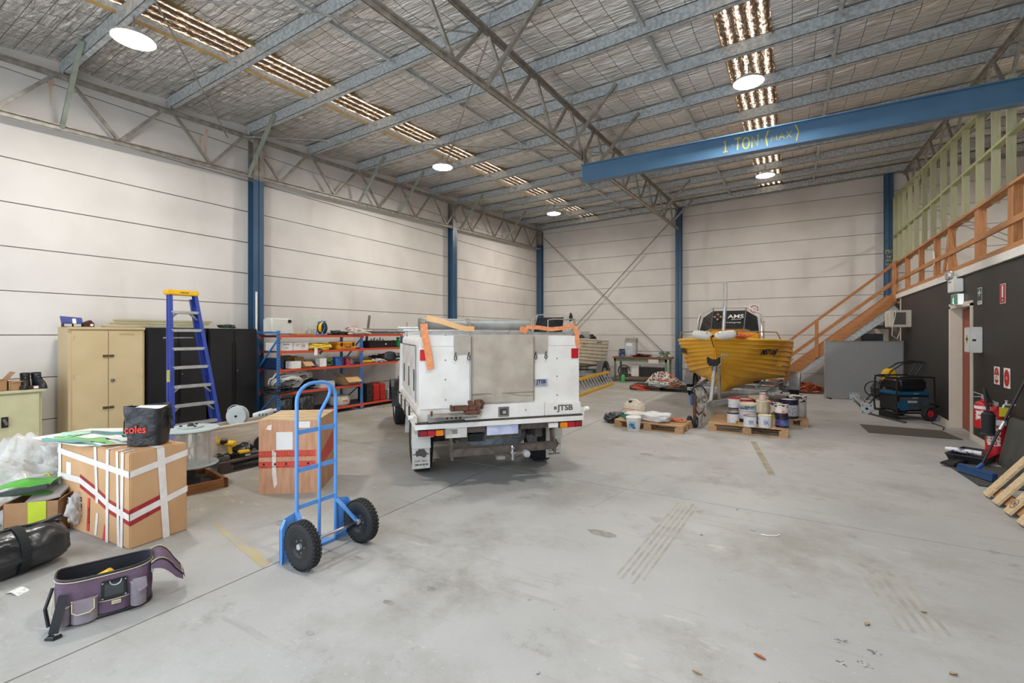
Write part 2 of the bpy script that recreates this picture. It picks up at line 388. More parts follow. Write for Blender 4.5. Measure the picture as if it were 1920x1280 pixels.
struct(tyremark((.52, 4.0), (.62, 3.35), .22), 'tyre_mark', M_tyre, fl)

# long walls made of precast panels
def panelled(name, axis, pos, a0, a1, zs, splits, out):
    root = sroot(name); t = 0.12
    for s0, s1 in zip(splits[:-1], splits[1:]):
        for z0, z1 in zip(zs[:-1], zs[1:]):
            g = 0.006; j = random.uniform(-.003, .003)
            if axis == 'x': b = (min(pos + j, pos + out * t), max(pos + j, pos + out * t), s0 + g, s1 - g)
            else: b = (s0 + g, s1 - g, min(pos + j, pos + out * t), max(pos + j, pos + out * t))
            mb = MB().box(*b, z0 + g, z1 - g)
            struct(mb, 'panel', M_wall, root, bevel=0.004, seg=1)
    mb = MB()
    if axis == 'x': mb.box(min(pos + out * .02, pos + out * (t - .01)), max(pos + out * .02, pos + out * (t - .01)), a0, a1, 0, zs[-1] - .02)
    else: mb.box(a0, a1, min(pos + out * .02, pos + out * (t - .01)), max(pos + out * .02, pos + out * (t - .01)), 0, zs[-1] - .02)
    struct(mb, 'joint_backing', M_joint, root)
    return root
zl = [0.0, 0.42] + [1.02 + .6 * k for k in range(8)]          # up to 5.22
wl = panelled('wall_left', 'x', XL, -1.0, YB, zl + [5.82, 6.3], [-1.0, 5.2, 11.3, YB], -1)
wbk = panelled('wall_back', 'y', YB, XL, XR, zl + [5.82, 6.36], [XL, -3.42, 2.42, XR], 1)
struct(MB().box(XR, XR + .12, YF, YB, 0, 6.9), 'wall_right', M_wall)
struct(MB().box(XL, XR, YB - .14, YB, 6.3, 6.42), 'trim_1', M_galvd)
struct(MB().box(XL, XR + .1, YB, YB + .12, 6.36, 7.1), 'wall_back_gable', M_galvd)
# rust streaks on the left wall
M_streak = mat('rust_streak', '#c9a58e', '#d8c6ba', rough=.85, scale=5, stretch=(1, 6, 1), lo=.35, hi=.6)
for y, z0, z1, w in ((4.42, 4.75, 5.35, .035), (4.33, 4.9, 5.2, .02), (2.36, 4.9, 5.3, .03)):
    struct(MB().add([(XL + .003, y - w, z1), (XL + .003, y + w, z1), (XL + .003, y + w * .3, z0), (XL + .003, y - w * .3, z0)], [(0, 1, 2, 3)]), 'rust_streak', M_streak, wl)
# front wall with two wide roller door openings behind the camera
fw = sroot('wall_front')
for b in ((XL, -8.2, 0, 4.3), (1.6, XR, 0, 4.3), (XL, XR, 4.3, 6.9), (-3.5, -3.2, 0, 4.3)):
    struct(MB().box(b[0], b[1], YF - .2, YF, b[2], b[3]), 'panel', M_wall, fw)

# ceiling: foil blanket sagging between purlins, open over the two skylight strips
purY = [2.43 + 1.33 * k for k in range(-3, 12)]
def foil_strip(x0, x1):
    P = []; nx = max(4, int((x1 - x0) / .14)); ny = 250
    for i in range(nx + 1):
        x = x0 + (x1 - x0) * i / nx; row = []
        for j in range(ny + 1):
            y = YF + (YB - YF) * j / ny
            ph = ((y - purY[0]) / 1.33) % 1.0
            sag = 0.055 * math.sin(PI * ph) ** 2
            cr = 0.022 * noise.noise(Vector((x * 1.3, y * 3.6, 0))) + 0.012 * noise.noise(Vector((x * 4, y * 9, 3)))
            row.append((x, y, zt(x, y) + .215 - sag + cr * math.sin(PI * ph)))
        P.append(row)
    return P
ce = MB()
for a, b in ((XL, -7.12), (-6.42, -.92), (-.25, XR)): ce.grid(foil_strip(a, b))
ceil = struct(ce, 'ceiling', M_foil, smooth=True, ang=180)
struct(MB().grid([[(x, y, zt(x, y) + .5) for y in (YF - .2, YB + .1)] for x in (XL - .1, XR + .1)]), 'roof_cladding', M_galvd, ceil)
M_edge = mat('skylight_edge_foil', '#a7905f', '#8c7a52', rough=.5, metal=.5)
for sx0, sx1 in ((-7.12, -6.42), (-.92, -.25)):
    for y0, y1 in zip(purY[:-1], purY[1:]):
        if y1 < YF: continue
        y0c = max(y0, YF); y1c = min(y1, YB - .02)
        P = []; n = 38
        for i in range(n + 1):
            x = sx0 + (sx1 - sx0) * i / n
            h = 0.022 * (1 if (x / .145) % 1 < .3 else (0 if (x / .145) % 1 > .45 else .5))
            P.append([(x, y, zt(x, y) + .235 + h) for y in (y0c, y1c)])
        struct(MB().grid(P), 'skylight_panel', M_sky, ceil)
    for xe in (sx0, sx1):
        struct(MB().grid([[(xe, y, zt(xe, y) + z) for y in (YF, YB)] for z in (.15, .26)]), 'skylight_edge', M_edge, ceil)

# purlins, bridging
spans = [(-8.98, -3.45), (-3.45, 2.5), (2.5, XR)]
for y in purY[1:] + [17.2]:
    if y < YF: continue
    for x0, x1 in spans:
        mb = MB()
        for (y0, y1, z0, z1) in ((0, .008, 0, .2), (0, .075, 0, .008), (0, .075, .192, .2), (.067, .075, 0, .025)):
            vs = [(x, y + yy, zt(x, y) + zz) for x in (x0, x1) for yy in (y0, y1) for zz in (z0, z1)]
            mb.add(vs, [(0, 1, 3, 2), (4, 6, 7, 5), (0, 4, 5, 1), (2, 3, 7, 6), (0, 2, 6, 4), (1, 5, 7, 3)])
        struct(mb, 'purlin', M_galv, ceil)
for xb in (-6.9, -5.1, -1.75, .55, 4.4, 6.3):
    for y0, y1 in zip(purY[1:-1], purY[2:]):
        z0 = zt(xb, y0); z1 = zt(xb, y1)
        mb = MB().bar((xb, y0, z0 + .09), (xb, y1, z1 + .09), .05, .006).bar((xb + .025, y0, z0 + .11), (xb + .025, y1, z1 + .11), .006, .045)
        struct(mb, 'bridging', M_galv, ceil)

# trusses running down the building
def truss(label, X, dz, ys, braces, top=.0, h0=.73, flip=1, m=M_galvd):
    t = thing('roof_truss', label, 'truss', (X, 0, 0))
    zc = lambda y: zt(X, y) - .03 + dz
    y0, y1 = ys
    def chord(nm, off, s):
        mb = MB()
        for sd in (-1, 1): mb.bar((sd * s * .55, y0, zc(y0) + off), (sd * s * .55, y1, zc(y1) + off), s * .8, .012).bar((sd * s * .2, y0, zc(y0) + off - s * .5), (sd * s * .2, y1, zc(y1) + off - s * .5), .012, s)
        mb.build(nm, m, t)
    chord('top_chord', 0, .06); chord('bottom_chord', -h0, .06)
    for k, y in enumerate(purY):
        if y < y0 - .1 or y > y1: continue
        for yb in (y - .665, y + .665):
            if yb < y0 or yb > y1: continue
            MB().bar((0, y + (.05 if yb > y else -.05), zc(y)), (0, yb, zc(yb) - h0), .045, .04, up=(1, 0, 0)).build('web', m, t)
        MB().box(-.07, .07, y - .01, y - .002, zc(y) + .0, zc(y) + .19).build('cleat', M_galv, t)
    for y, sd in braces:
        w = .9 * sd
        MB().bar((.0, y, zc(y) - h0 - .03), (w, y - .05, zt(X + w, y) + .12), .045, .05, up=(0, 1, 0)).build('knee_brace', M_bracegrn if flip < 0 else m, t)
    return t
truss('steel lattice truss hung along the left wall above the blue columns', -8.93, 0, (-.9, 17.2), [(y, 1) for y in (2.43, 5.1, 7.75, 9.08, 11.74, 14.4)], flip=-1)
truss('steel lattice truss down the middle of the roof, above the lifting beam end', -3.45, .03, (-.9, 17.3), [(5.09, 1), (7.75, 1), (9.08, 1), (14.4, 1), (2.43, -1), (11.74, -1), (16.0, 1)])
truss('steel lattice truss behind the green stud frame over the mezzanine', 2.75, .0, (-.9, 17.3), [])

# roof bracing rods
def rods(label, segs, r=.011):
    t = thing('brace_rod_set', label, 'brace', (0, 0, 0))
    for a, b in segs: MB().tube([a, b], r, 6).build('rod', M_galvd, t)
    return t
def rp(x, y, d=-.08): return (x, y, zt(x, y) + d)
rods('thin steel cross rods under the roof of the left bay', [(rp(-8.9, 4.7, -.2), rp(-3.5, .4)), (rp(-8.9, -.6), rp(-3.5, 5.0)), (rp(-8.9, 5.0), rp(-3.5, 10.3)), (rp(-8.9, 10.5), rp(-3.5, 5.2)), (rp(-8.9, 16.8), rp(-3.5, 11.2)), (rp(-8.9, 11.2), rp(-3.5, 16.8))])
rods('crossed steel rods braced over the left bay of the back wall', [((-8.75, 17.16, 5.6), (-3.65, 17.16, .72)), ((-8.7, 17.22, .62), (-3.6, 17.22, 5.8))], .018)
rods('thin steel rods crossing above the timber mezzanine', [((2.6, 17.2, 5.6), (7.4, 17.25, 2.7))])

# blue columns
def column(label, x, y, face, ztop, zblue=4.7, w=.2, writing=False):
    t = thing('steel_column', label, 'column', (x, y, 0))
    for nm, z0, z1, m in (('blue_shaft', 0, zblue, M_blue), ('bare_head', zblue, ztop, M_galvd)):
        if z1 - z0 < .02: continue
        mb = MB()
        if face == 'x': mb.box(0, .2, -.005, .005, z0, z1).box(.0, .012, -w / 2, w / 2, z0, z1).box(.188, .2, -w / 2, w / 2, z0, z1)
        else: mb.box(-.005, .005, -.2, 0, z0, z1).box(-w / 2, w / 2, -.012, 0, z0, z1).box(-w / 2, w / 2, -.2, -.188, z0, z1)
        mb.build(nm, m, t)
    mb = MB()
    if face == 'x': mb.box(-.0, .24, -.14, .14, 0, .015)
    else: mb.box(-.14, .14, -.24, 0, 0, .015)
    mb.build('base_plate', M_blue, t)
    return t
column('blue steel column on the left wall behind the black cabinets', XL + .01, 5.28, 'x', 5.4, 4.62)
column('blue steel column on the left wall behind the ute', XL + .01, 11.45, 'x', 5.7, 4.92)
column('blue steel column in the far left corner', XL + .13, 17.36, 'y', 5.9, 5.35)
column('blue steel column on the back wall left of the yellow boat', -3.45, 17.38, 'y', 6.2, 6.1)
cR = column('blue steel column on the back wall above the timber stair', 2.4, 17.38, 'y', 6.3, 6.3)
M_chalk = mat('yellow_crayon', '#c9b64a', '#b9a63f', rough=.9)
for i, (s, z) in enumerate((('750', 4.02), ('kg/', 3.89), ('max', 3.78), ('Load', 3.67))):
    text(s, .15 if i == 0 else .1, M_chalk, (0.0, -.203, z), parent=cR, name='crayon_writing')
# white downpipe / conduit beside the first column
solo(MB().cyl((0, 0, .0), (0, 0, 2.45), .018, 8), 'conduit', M_white, 'thin white conduit running up the wall beside the first blue column', 'conduit', (XL + .28, 5.19, 0))

# office block: black wall, door, cream skirting and white floor edge
ow = sroot('wall_right_office')
for b in ((YF, 9.92, 0, 2.6), (9.92, 11.06, 2.12, 2.6), (11.06, 15.45, 0, 2.6)):
    struct(MB().box(XW, XW + .15, b[0], b[1], b[2], b[3]), 'black_wall_sheet', M_black, ow)
struct(MB().box(XW + .0, XR, YF, 17.3, 2.58, 2.64), 'mezzanine_floor', mat('grey_particleboard', '#a39a8c', '#8f8779', rough=.8), ow)
struct(MB().box(XW - .04, XW + .06, YF, 16.7, 2.585, 2.70), 'white_floor_edge', M_white, ow)
struct(MB().box(XW, XW + .1, 15.45, 15.62, 0, 2.58), 'cream_post', M_cream, ow)
struct(MB().box(2.9, 3.0, 15.5, 17.3, 0, 2.6), 'inner_wall', M_wall, ow)
struct(MB().box(XW - .015, XW, 11.06, 15.45, 0, .09), 'baseboard_1', M_cream); struct(MB().box(XW - .015, XW, YF, 9.90, 0, .09), 'baseboard_2', M_cream)
d1 = sroot('door_1')
struct(MB().box(XW - .02, XW + .2, 11.02, 11.10, 0, 2.12).box(XW - .02, XW + .2, 9.87, 9.95, 0, 2.12).box(XW - .02, XW + .2, 9.87, 11.10, 2.08, 2.16), 'door_frame', M_cream, d1)
struct(MB().box(XW + .14, XW + .18, 9.96, 11.01, .02, 2.06), 'door_leaf', mat('brick_red_door', '#93402c', '#863a28', rough=.5, scale=2), d1)
struct(MB().box(XW + .12, XW + .20, 9.9, 11.06, 0, .015), 'threshold', M_alu, d1)

# treated pine stud frame above the mezzanine edge
sf = thing('stud_wall_frame', 'green treated pine stud frame standing above the mezzanine handrail', 'frame', (2.52, 0, 0))
topz = lambda y: 5.56 - (17.2 - y) * .068
for y in (17.15, 16.5, 15.86, 15.14, 14.43, 13.64, 12.9, 12.12, 11.45, 10.77, 10.07):
    MB().box(-.045, .045, y - .045, y + .0, 3.52, topz(y) - .02).build('stud', M_greenZ, sf)
for y in (9.4, 8.85, 8.15, 7.4, 6.7): MB().box(-.045, .045, y - .045, y, 3.52, 5.12).build('stud', M_greenZ, sf)
MB().bar((0, 17.2, topz(17.2)), (0, 9.95, topz(9.95)), .09, .045).build('top_plate', M_greenY, sf)
MB().bar((0.1, 9.98, topz(9.95)), (.55, 9.3, topz(9.95) + .02), .09, .045).build('top_plate', M_greenY, sf)
MB().bar((0, 17.2, 4.44), (0, 6.6, 4.28), .088, .045).build('nogging', M_greenY, sf)

# orange pine balustrade on the mezzanine edge
bal = thing('timber_balustrade', 'orange pine balustrade along the edge of the mezzanine', 'railing', (2.42, 0, 2.7))
MB().box(-.02, .12, 6.5, 16.75, .84, .88).build('top_rail', M_pineY, bal)
MB().box(-.02, .02, 6.5, 16.7, .34, .42).build('mid_rail', M_pineY, bal)
MB().box(-.015, .02, 6.5, 16.7, 0.0, .09).build('bottom_rail', M_pineY, bal)
for y in (16.6, 15.05, 13.6, 12.3, 11.3, 9.85, 8.55, 7.0):
    MB().box(.0, .09, y - .045, y + .045, 0, .84).build('post', M_pineZ, bal)
    if y in (8.55, 9.85): MB().box(.0, .09, y - .14, y - .05, 0, .84).build('post', M_pineZ, bal)
for y in (16.6, 11.3):
    MB().bar((.02, y, .78), (.02, y - .42, .02), .03, .09).build('brace', M_pineZ, bal)
MB().bar((.02, 11.3, .78), (.02, 11.72, .02), .03, .09).build('brace', M_pineZ, bal)
MB().add([(-.01, 12.33, .62), (-.01, 12.2, .55), (-.01, 12.16, .34), (-.01, 12.3, .28)], [(0, 1, 2, 3)]).build('paper_tag', M_white, bal)

# stair up to the mezzanine
stt = thing('timber_stair', 'orange pine stair climbing along the back wall to the mezzanine', 'stair', (0, 16.0, 0))
sx0, sx1, sz1 = -.62, 2.4, 2.66
sl = sz1 / (sx1 - sx0)
for y in (0, .92):
    MB().bar((sx0, y, .04), (sx1, y, sz1 - .0), .045, .26, up=(0, 0, 1)).build('stringer', M_pineX, stt)
    MB().bar((sx0 + .18, y + .02, -.0 + .06), (sx1, y + .02, sz1 - .32), .05, .19).build('steel_channel', M_galv, stt)
n = 13
for k in range(1, n):
    x = sx0 + (sx1 - sx0) * k / n; z = sz1 * k / n
    MB().box(x - .12, x + .14, .03, .89, z - .035, z).build('tread', M_pineY, stt)
MB().bar((sx0, -.03, .98), (sx1, -.03, sz1 + .92), .035, .07).build('handrail', M_pineX, stt)
MB().bar((sx0, -.03, .52), (sx1, -.03, sz1 + .44), .03, .09).build('mid_rail', M_pineX, stt)
for x in (.6, -.35, 2.33):
    z = (x - sx0) * sl; MB().box(x - .045, x + .045, -.07, -.02, z - .1, z + .98).build('post', M_pineZ, stt)

# blue lifting beam
lb = thing('lifting_beam', 'blue steel lifting beam slung under the roof, chalked 1 TON MAX', 'beam', (0, 8.38, 4.53))
mb = MB().box(-3.45, 3.6, -.004, .004, 0, .33).box(-3.45, 3.6, -.075, .075, 0, .014).box(-3.45, 3.6, -.075, .075, .316, .33)
mb.build('i_section', M_beamblue, lb)
for x in (-3.4, 2.7): MB().box(x, x + .015, -.07, .07, .33, .62).box(x + .1, x + .115, -.07, .07, .33, .62).build('hanger_plate', M_galvd, lb)
def strokes(root, name, m, y, w, segs):
    for sg in segs:
        P = []; sg = [(x0 + (q[0] - x0) * .72, q[1] + .02) for q in sg]
        for k in range(len(sg)):
            a = Vector((sg[max(k - 1, 0)][0], 0, sg[max(k - 1, 0)][1])); b = Vector((sg[min(k + 1, len(sg) - 1)][0], 0, sg[min(k + 1, len(sg) - 1)][1])); d = (b - a).normalized(); nn = Vector((-d.z, 0, d.x)) * w / 2
            p = Vector((sg[k][0], y, sg[k][1])); P.append([p - nn, p + nn])
        MB().grid(P).build(name, m, root)
def ell(cx, cz, rx_, rz_, a0=0, a1=360, n_=14): return [(cx + rx_ * math.cos(R(a0 + (a1 - a0) * k / n_)), cz + rz_ * math.sin(R(a0 + (a1 - a0) * k / n_))) for k in range(n_ + 1)]
x0 = -.94
strokes(lb, 'crayon_writing', M_chalk, -.0065, .020, [[(x0 - .04, .22), (x0, .25), (x0, .07)], [(x0 - .05, .07), (x0 + .05, .07)],
    [(x0 + .14, .155), (x0 + .16, .155)], [(x0 + .19, .25), (x0 + .33, .25)], [(x0 + .26, .25), (x0 + .25, .06)], ell(x0 + .42, .15, .065, .09),
    [(x0 + .54, .06), (x0 + .54, .24), (x0 + .65, .07), (x0 + .66, .25)], [(x0 + .72, .15), (x0 + .74, .15)], [(x0 + .86, .28), (x0 + .81, .18), (x0 + .84, .04)]])
strokes(lb, 'crayon_writing', M_chalk, -.0065, .010, [[(x0 + .91, .10), (x0 + .93, .20), (x0 + .97, .13), (x0 + 1.01, .20), (x0 + 1.02, .10)], [(x0 + 1.06, .10), (x0 + 1.11, .21), (x0 + 1.16, .10)], [(x0 + 1.08, .14), (x0 + 1.14, .14)],
    [(x0 + 1.20, .21), (x0 + 1.29, .10)], [(x0 + 1.29, .21), (x0 + 1.20, .10)]])
strokes(lb, 'crayon_writing', M_chalk, -.0065, .016, [[(x0 + 1.36, .29), (x0 + 1.42, .18), (x0 + 1.38, .04)]])

# high bay lamps
M_lamp = mat('lamp_diffuser', '#fffbf4', '#fff9f1', rough=.4, emit=380)
def lamp(label, x, y):
    z = zt(x, y)
    t = thing('high_bay_light', label, 'light', (x, y, z - .30), group=None)
    MB().lathe([(0, .10), (.10, .10), (.13, .06), (.21, .03), (.225, .0), (.215, -.005)], n=28).build('housing', M_galv, t, smooth=True)
    MB().disc((0, 0, .002), .21, 28).build('diffuser', M_lamp, t)
    MB().tube([(0, 0, .1), (0, 0, .28)], .012, 6).build('hook', M_galvd, t)
    return t
for a in (('high bay lamp nearest the camera, over the left bay', -6.7, 2.46), ('second high bay lamp along the left skylight, over the rack', -6.67, 8.14), ('farthest high bay lamp of the left bay, near the back wall', -6.67, 13.8),
          ('high bay lamp over the middle bay in front of the lifting beam', -.58, 8.10), ('high bay lamp under the middle skylight beyond the lifting beam', -.6, 13.8)):
    lamp(*a)
for a in (('high bay lamp of the middle bay above the camera', -.6, 2.46), ('high bay lamp over the mezzanine', 5.4, 8.1), ('far high bay lamp over the mezzanine', 5.4, 13.8)): lamp(*a)
# ================================================================== LEFT SIDE
M_tan = mat('tan_enamel', '#c9b48c', '#c2ab82', rough=.45, scale=2.2); M_sage = mat('sage_enamel', '#c3bd97', '#b9b38c', rough=.45, scale=9, lo=.3, hi=.75)
M_tanside = M_tan
M_cab = mat('black_enamel', '#1a191b', '#201f21', rough=.32, scale=3)
M_brass = mat('old_brass', '#8d7a5a', '#6b5b44', rough=.4, metal=.9)

# --- tall tan cabinet
t = thing('tall_cabinet', 'tall tan steel cabinet with two doors beside the black cabinets', 'cabinet', (-8.98, 2.40, 0))
MB().box(0, .40, 0, .89, .0, 1.70).box(-0.0, .43, -.0, .89, 1.70, 1.735).build('body', M_tan, t, bevel=.004)
for y0, y1 in ((.035, .435), (.441, .862)):
    d = MB().box(.40, .425, y0, y1, .06, 1.68).build('door', M_tan, t, bevel=.004)
    for z in (.3, 1.0, 1.55): MB().cyl((.428, y0 + .012 if y0 < .2 else y1 - .012, z), (.428, y0 + .012 if y0 < .2 else y1 - .012, z + .08), .007, 6).build('hinge', M_tan, d)
for z in (1.30, .55):
    MB().box(.426, .434, .37, .432, z, z + .035).box(.426, .434, .444, .50, z, z + .035).bar((.44, .38, z + .018), (.44, .49, z + .018), .008, .008).build('hasp', M_brass, t)
MB().lathe([(0, .02), (.02, .018), (.028, 0)], (.426, .485, .96), 14, 'x').build('lock_knob', M_chrome, t, smooth=True)
text('ELECTRICAL', .034, mat('faded_pencil', '#8f7f61'), (.4258, .66, 1.63), (R(90), 0, R(90)), t, ext=.0004)
# --- low sage cupboard, left edge of frame
t = thing('low_cupboard', 'low sage green steel cupboard at the left edge, boots on top', 'cabinet', (-8.92, 1.05, 0))
MB().box(0, .5, 0, 1.05, .04, .885).build('body', M_sage, t, bevel=.004)
MB().box(-.0, .535, -.02, 1.085, .885, .92).build('top', M_sage, t, bevel=.006)
d = MB().box(.5, .52, .03, .66, .16, .865).build('door', M_sage, t, bevel=.003)
d = MB().box(.5, .52, .665, 1.02, .16, .865).build('door', M_sage, t, bevel=.003)
h = MB().box(.52, .532, .675, .735, .47, .60).build('handle_plate', M_plasticblack, t)
MB().bar((.545, .69, .58), (.545, .72, .50), .02, .03).build('handle', M_chrome, t)
MB().box(.02, .49, .02, 1.03, 0, .04).build('plinth', M_sage, t)
# boots and boxes on it
def boot(label, x, y, rz=0):
    t = thing('work_boot', label, 'boot', (x, y, .92), rz, 'black work boots on the low cupboard'); t.scale = (1.05, 1.1, .92)
    P = []
    for z, x0, x1, w in ((.02, -.05, .22, .045), (.05, -.055, .225, .048), (.09, -.055, .19, .046), (.12, -.055, .13, .043), (.16, -.055, .07, .042), (.21, -.055, .065, .045), (.225, -.05, .06, .043), (.2, -.045, .055, .036)):
        c = (x0 + x1) / 2; r = (x1 - x0) / 2
        P.append([(c + r * math.cos(2 * PI * j / 20), w * math.sin(2 * PI * j / 20) * (1 - .15 * math.cos(2 * PI * j / 20)), z) for j in range(20)])
    MB().grid(P, True).build('upper', M_plasticblack, t, smooth=True, ang=180)
    MB().prism([(.085 + .14 * math.cos(2 * PI * j / 20), .05 * math.sin(2 * PI * j / 20), 0) for j in range(20)], (0, 0, .025)).build('sole', M_rubber, t)
    for k in range(5): MB().tube([(.13 - k * .025, -.032, .085 + k * .028), (.145 - k * .025, 0, .10 + k * .028), (.13 - k * .025, .032, .085 + k * .028)], .004, 5).build('lace', M_rubber, t)
    return t
boot('black lace-up work boot, left one on the low cupboard', -8.62, 1.985, R(-12)); boot('black lace-up work boot, right one on the low cupboard', -8.62, 2.09, R(8))
t = thing('shoe_box_lid', 'dark brown shoe box lid lying in front of the black boots', 'box lid', (-8.46, 2.02, .92))
MB().box(-.05, .04, -.12, .13, 0, .045).build('lid', mat('oxblood_card', '#4a211d', '#3d1b18', rough=.6), t, bevel=.003)
MB().box(.041, .042, .0, .045, .01, .04).build('label_patch', M_white, t); MB().disc((.042, .09, .025), .02, 18, 'x').build('label_patch', M_white, t)
def flapbox(label, x, y, z, L, Wd, H, rz=0, m=None, flaps=((1, .12, 60), (-1, .12, -20)), group=None, cat='box', th=.005):
    # L along local x, Wd along y, open at the top; flaps = (side, length, angle)
    m = m or M_card
    t = thing('cardboard_box', label, cat, (x, y, z), rz, group)
    MB().box(-L / 2, L / 2, -Wd / 2, -Wd / 2 + th, 0, H).box(-L / 2, L / 2, Wd / 2 - th, Wd / 2, 0, H).box(-L / 2, -L / 2 + th, -Wd / 2, Wd / 2, 0, H).box(L / 2 - th, L / 2, -Wd / 2, Wd / 2, 0, H).box(-L / 2, L / 2, -Wd / 2, Wd / 2, 0, th).build('carton', m, t)
    for sd, ln, an in flaps:
        a = R(an)
        if abs(sd) == 1:
            q = sd * L / 2; MB().bar((q, 0, H), (q + sd * ln * math.cos(a), 0, H + ln * math.sin(a)), Wd, th, up=(0, 0, 1)).build('flap', m, t)
        else:
            q = (sd / 2) * Wd / 2; MB().bar((0, q, H), (0, q + (sd / 2) * ln * math.cos(a), H + ln * math.sin(a)), L, th, up=(0, 0, 1)).build('flap', m, t)
    return t
flapbox('open brown carton with raised flap on the low cupboard, left edge', -8.6, 1.70, .92, .22, .2, .13, 0, M_cardd, ((2, .12, 55), (-2, .1, 20)))
flapbox('small brown carton on the low cupboard between open carton and boots', -8.52, 1.86, .92, .1, .1, .11, R(8), M_card, ((1, .05, 0), (-1, .05, 0)))
# boxes on the tan cabinet
t = thing('screw_box', 'flattened blue and white packet lying on top of the tan cabinet', 'box', (-8.78, 2.47, 1.785), 0)
MB().prism([(.12, -.12, 0), (.12, .11, 0), (-.05, .15, .07), (-.08, -.08, .09)], (0, 0, .015)).build('packet', mat('blue_packet', '#2a3d8f', '#24357c', rough=.4), t)
MB().prism([(.1215, -.0, -.002), (.1215, .04, -.002), (.0, .07, .05), (.0, .03, .05)], (0, 0, .018)).build('white_stripe', M_white, t)
M_ox = mat('oxblood_card', '#6b2a26'); 
for i, (y, lb) in enumerate(((2.43, 'small white and red screw carton at the left end of the tan cabinet top'), (2.53, 'white fronted carton in the middle of the tan cabinet top'))):
    b = thing('small_carton', lb, 'box', (-8.74, y, 1.735)); MB().box(-.05, .05, -.045, .045, 0, .05).build('carton', M_ox, b); MB().box(.051, .053, -.04, .04, .008, .045).build('label_patch', M_white, b)
b = thing('small_carton', 'dark red gabled carton with round label at the right of the tan cabinet top', 'box', (-8.74, 2.66, 1.735))
MB().prism([(-.05, -.06, 0), (-.05, .06, 0), (-.05, .06, .05), (-.05, .02, .1), (-.05, -.06, .06)], (.1, 0, 0)).build('carton', M_ox, b); MB().disc((.052, .03, .03), .02, 16, 'x', .018).build('label_patch', M_white, b)
# polycarbonate sheets lying over the cabinets
M_poly = mat('yellowed_clear_sheet', '#d6cfae', '#cbc29c', rough=.25, scale=4, alpha=.75)
for i, (y0, y1, z, x) in enumerate(((2.86, 4.2, 1.74, -8.80), (2.98, 4.32, 1.79, -8.86), (3.02, 4.36, 1.83, -8.87))):
    mb = MB(); P = []
    for k in range(25): P.append([(x - .1 + .2 * k / 24, yy, z + (.022 if k % 4 < 2 else .0)) for yy in (y0, y1)])
    mb.grid(P).grid([[(p[0], p[1], p[2] + .012) for p in q] for q in P])
    solo(mb, 'plastic_sheet', M_poly, ('clear corrugated plastic strip, lowest of the bundle on the cabinets', 'clear corrugated plastic strip in the middle of the bundle on the cabinets', 'clear corrugated plastic strip on top of the bundle on the cabinets')[i], 'plastic sheet')
solo(coil(MB(), (-8.75, 4.6, 1.755), .13, 5, .007, .04, 3, .03), 'cable_coil', mat('dark_green_cable', '#1f3a30', rough=.5), 'dark green cable coiled on top of the right black cabinet', 'cable')
# --- black cabinets
for i, (y0, y1, lb) in enumerate(((3.33, 4.20, 'black two-door steel cabinet standing right beside the tan cabinet'), (4.235, 5.08, 'black two-door steel cabinet standing beside the blue rack'))):
    t = thing('black_cabinet', lb, 'cabinet', (-9.02, y0, 0), 0)
    w = y1 - y0
    MB().box(0, .40, 0, w, .0, 1.735).build('body', M_cab, t, bevel=.005)
    for a, b in ((.012, w / 2 - .003), (w / 2 + .003, w - .012)):
        d = MB().box(.40, .42, a, b, .04, 1.70).build('door', M_cab, t, bevel=.006)
        MB().box(.42, .428, (b - .035 if a < .1 else a + .015), (b - .015 if a < .1 else a + .035), .3, 1.5).build('grip_rib', M_cab, d, bevel=.004)
    MB().lathe([(0, .012), (.01, .01), (.012, 0)], (.42, w * .56, .98), 12, 'x').build('lock', M_chrome, t)

# --- fibreglass step ladder
M_fib = mat('blue_fibreglass', '#2b429a', '#26398a', rough=.4, scale=6)
t = thing('step_ladder', 'blue fibreglass step ladder with yellow cap leaning by the cabinets', 'ladder', (0, 0, 0))
zt_, xb, xt = 2.22, -7.60, -7.92
def lad(y, z): return xb + (xt - xb) * z / zt_
for y0, y1 in ((3.235, 3.335), (3.93, 3.70)):
    s = 1 if y0 < 3.5 else -1
    mb = MB().bar((xb, y0, .03), (xt, y1, zt_), .008, .085, up=(1, 0, 0))
    mb.bar((xb - .04, y0 + s * .012, .03), (xt - .04, y1 + s * .012, zt_), .045, .006, up=(1, 0, 0)).bar((xb + .04, y0 + s * .012, .03), (xt + .04, y1 + s * .012, zt_), .05, .006, up=(1, 0, 0))
    mb.build('rail', M_fib, t)
    MB().bar((xb - .16, y0 + s * .03, .03), (xt - .08, y1 + s * .03, zt_ - .05), .03, .05, up=(1, 0, 0)).build('rear_rail', M_fib, t)
    MB().box(xb - .05, xb + .05, y0 - .03, y0 + .03, 0, .05).build('foot', M_rubber, t)
    MB().box(xb - .2, xb - .12, y0 + s * .02 - .025, y0 + s * .02 + .025, 0, .05).build('foot', M_rubber, t)
MB().box(xt - .13, xt + .06, 3.31, 3.725, zt_, zt_ + .075).build('cap', M_yellow, t, bevel=.012)
text('WERNER', .03, M_ink, (xt + .0615, 3.52, zt_ + .035), (R(90), 0, R(90)), t, ext=.0005)
for k, z in enumerate((1.98, 1.71, 1.435, 1.16, .88, .605, .33, .06)):
    f = z / zt_; ya = 3.235 + .10 * f + .01; yb = 3.93 - .23 * f - .01; x = lad(0, z)
    MB().box(x - .05, x + .047, ya, yb, z - .042, z).build('step', M_alu, t, bevel=.004)
    for yy, s in ((ya, 1), (yb, -1)):
        if k in (0, 4, 5): MB().bar((x, yy, z - .13), (x, yy + s * .11, z - .03), .012, .02).bar((x - .03, yy, z - .13), (x - .03, yy + s * .11, z - .03), .012, .02).build('step_brace', M_alu, t)
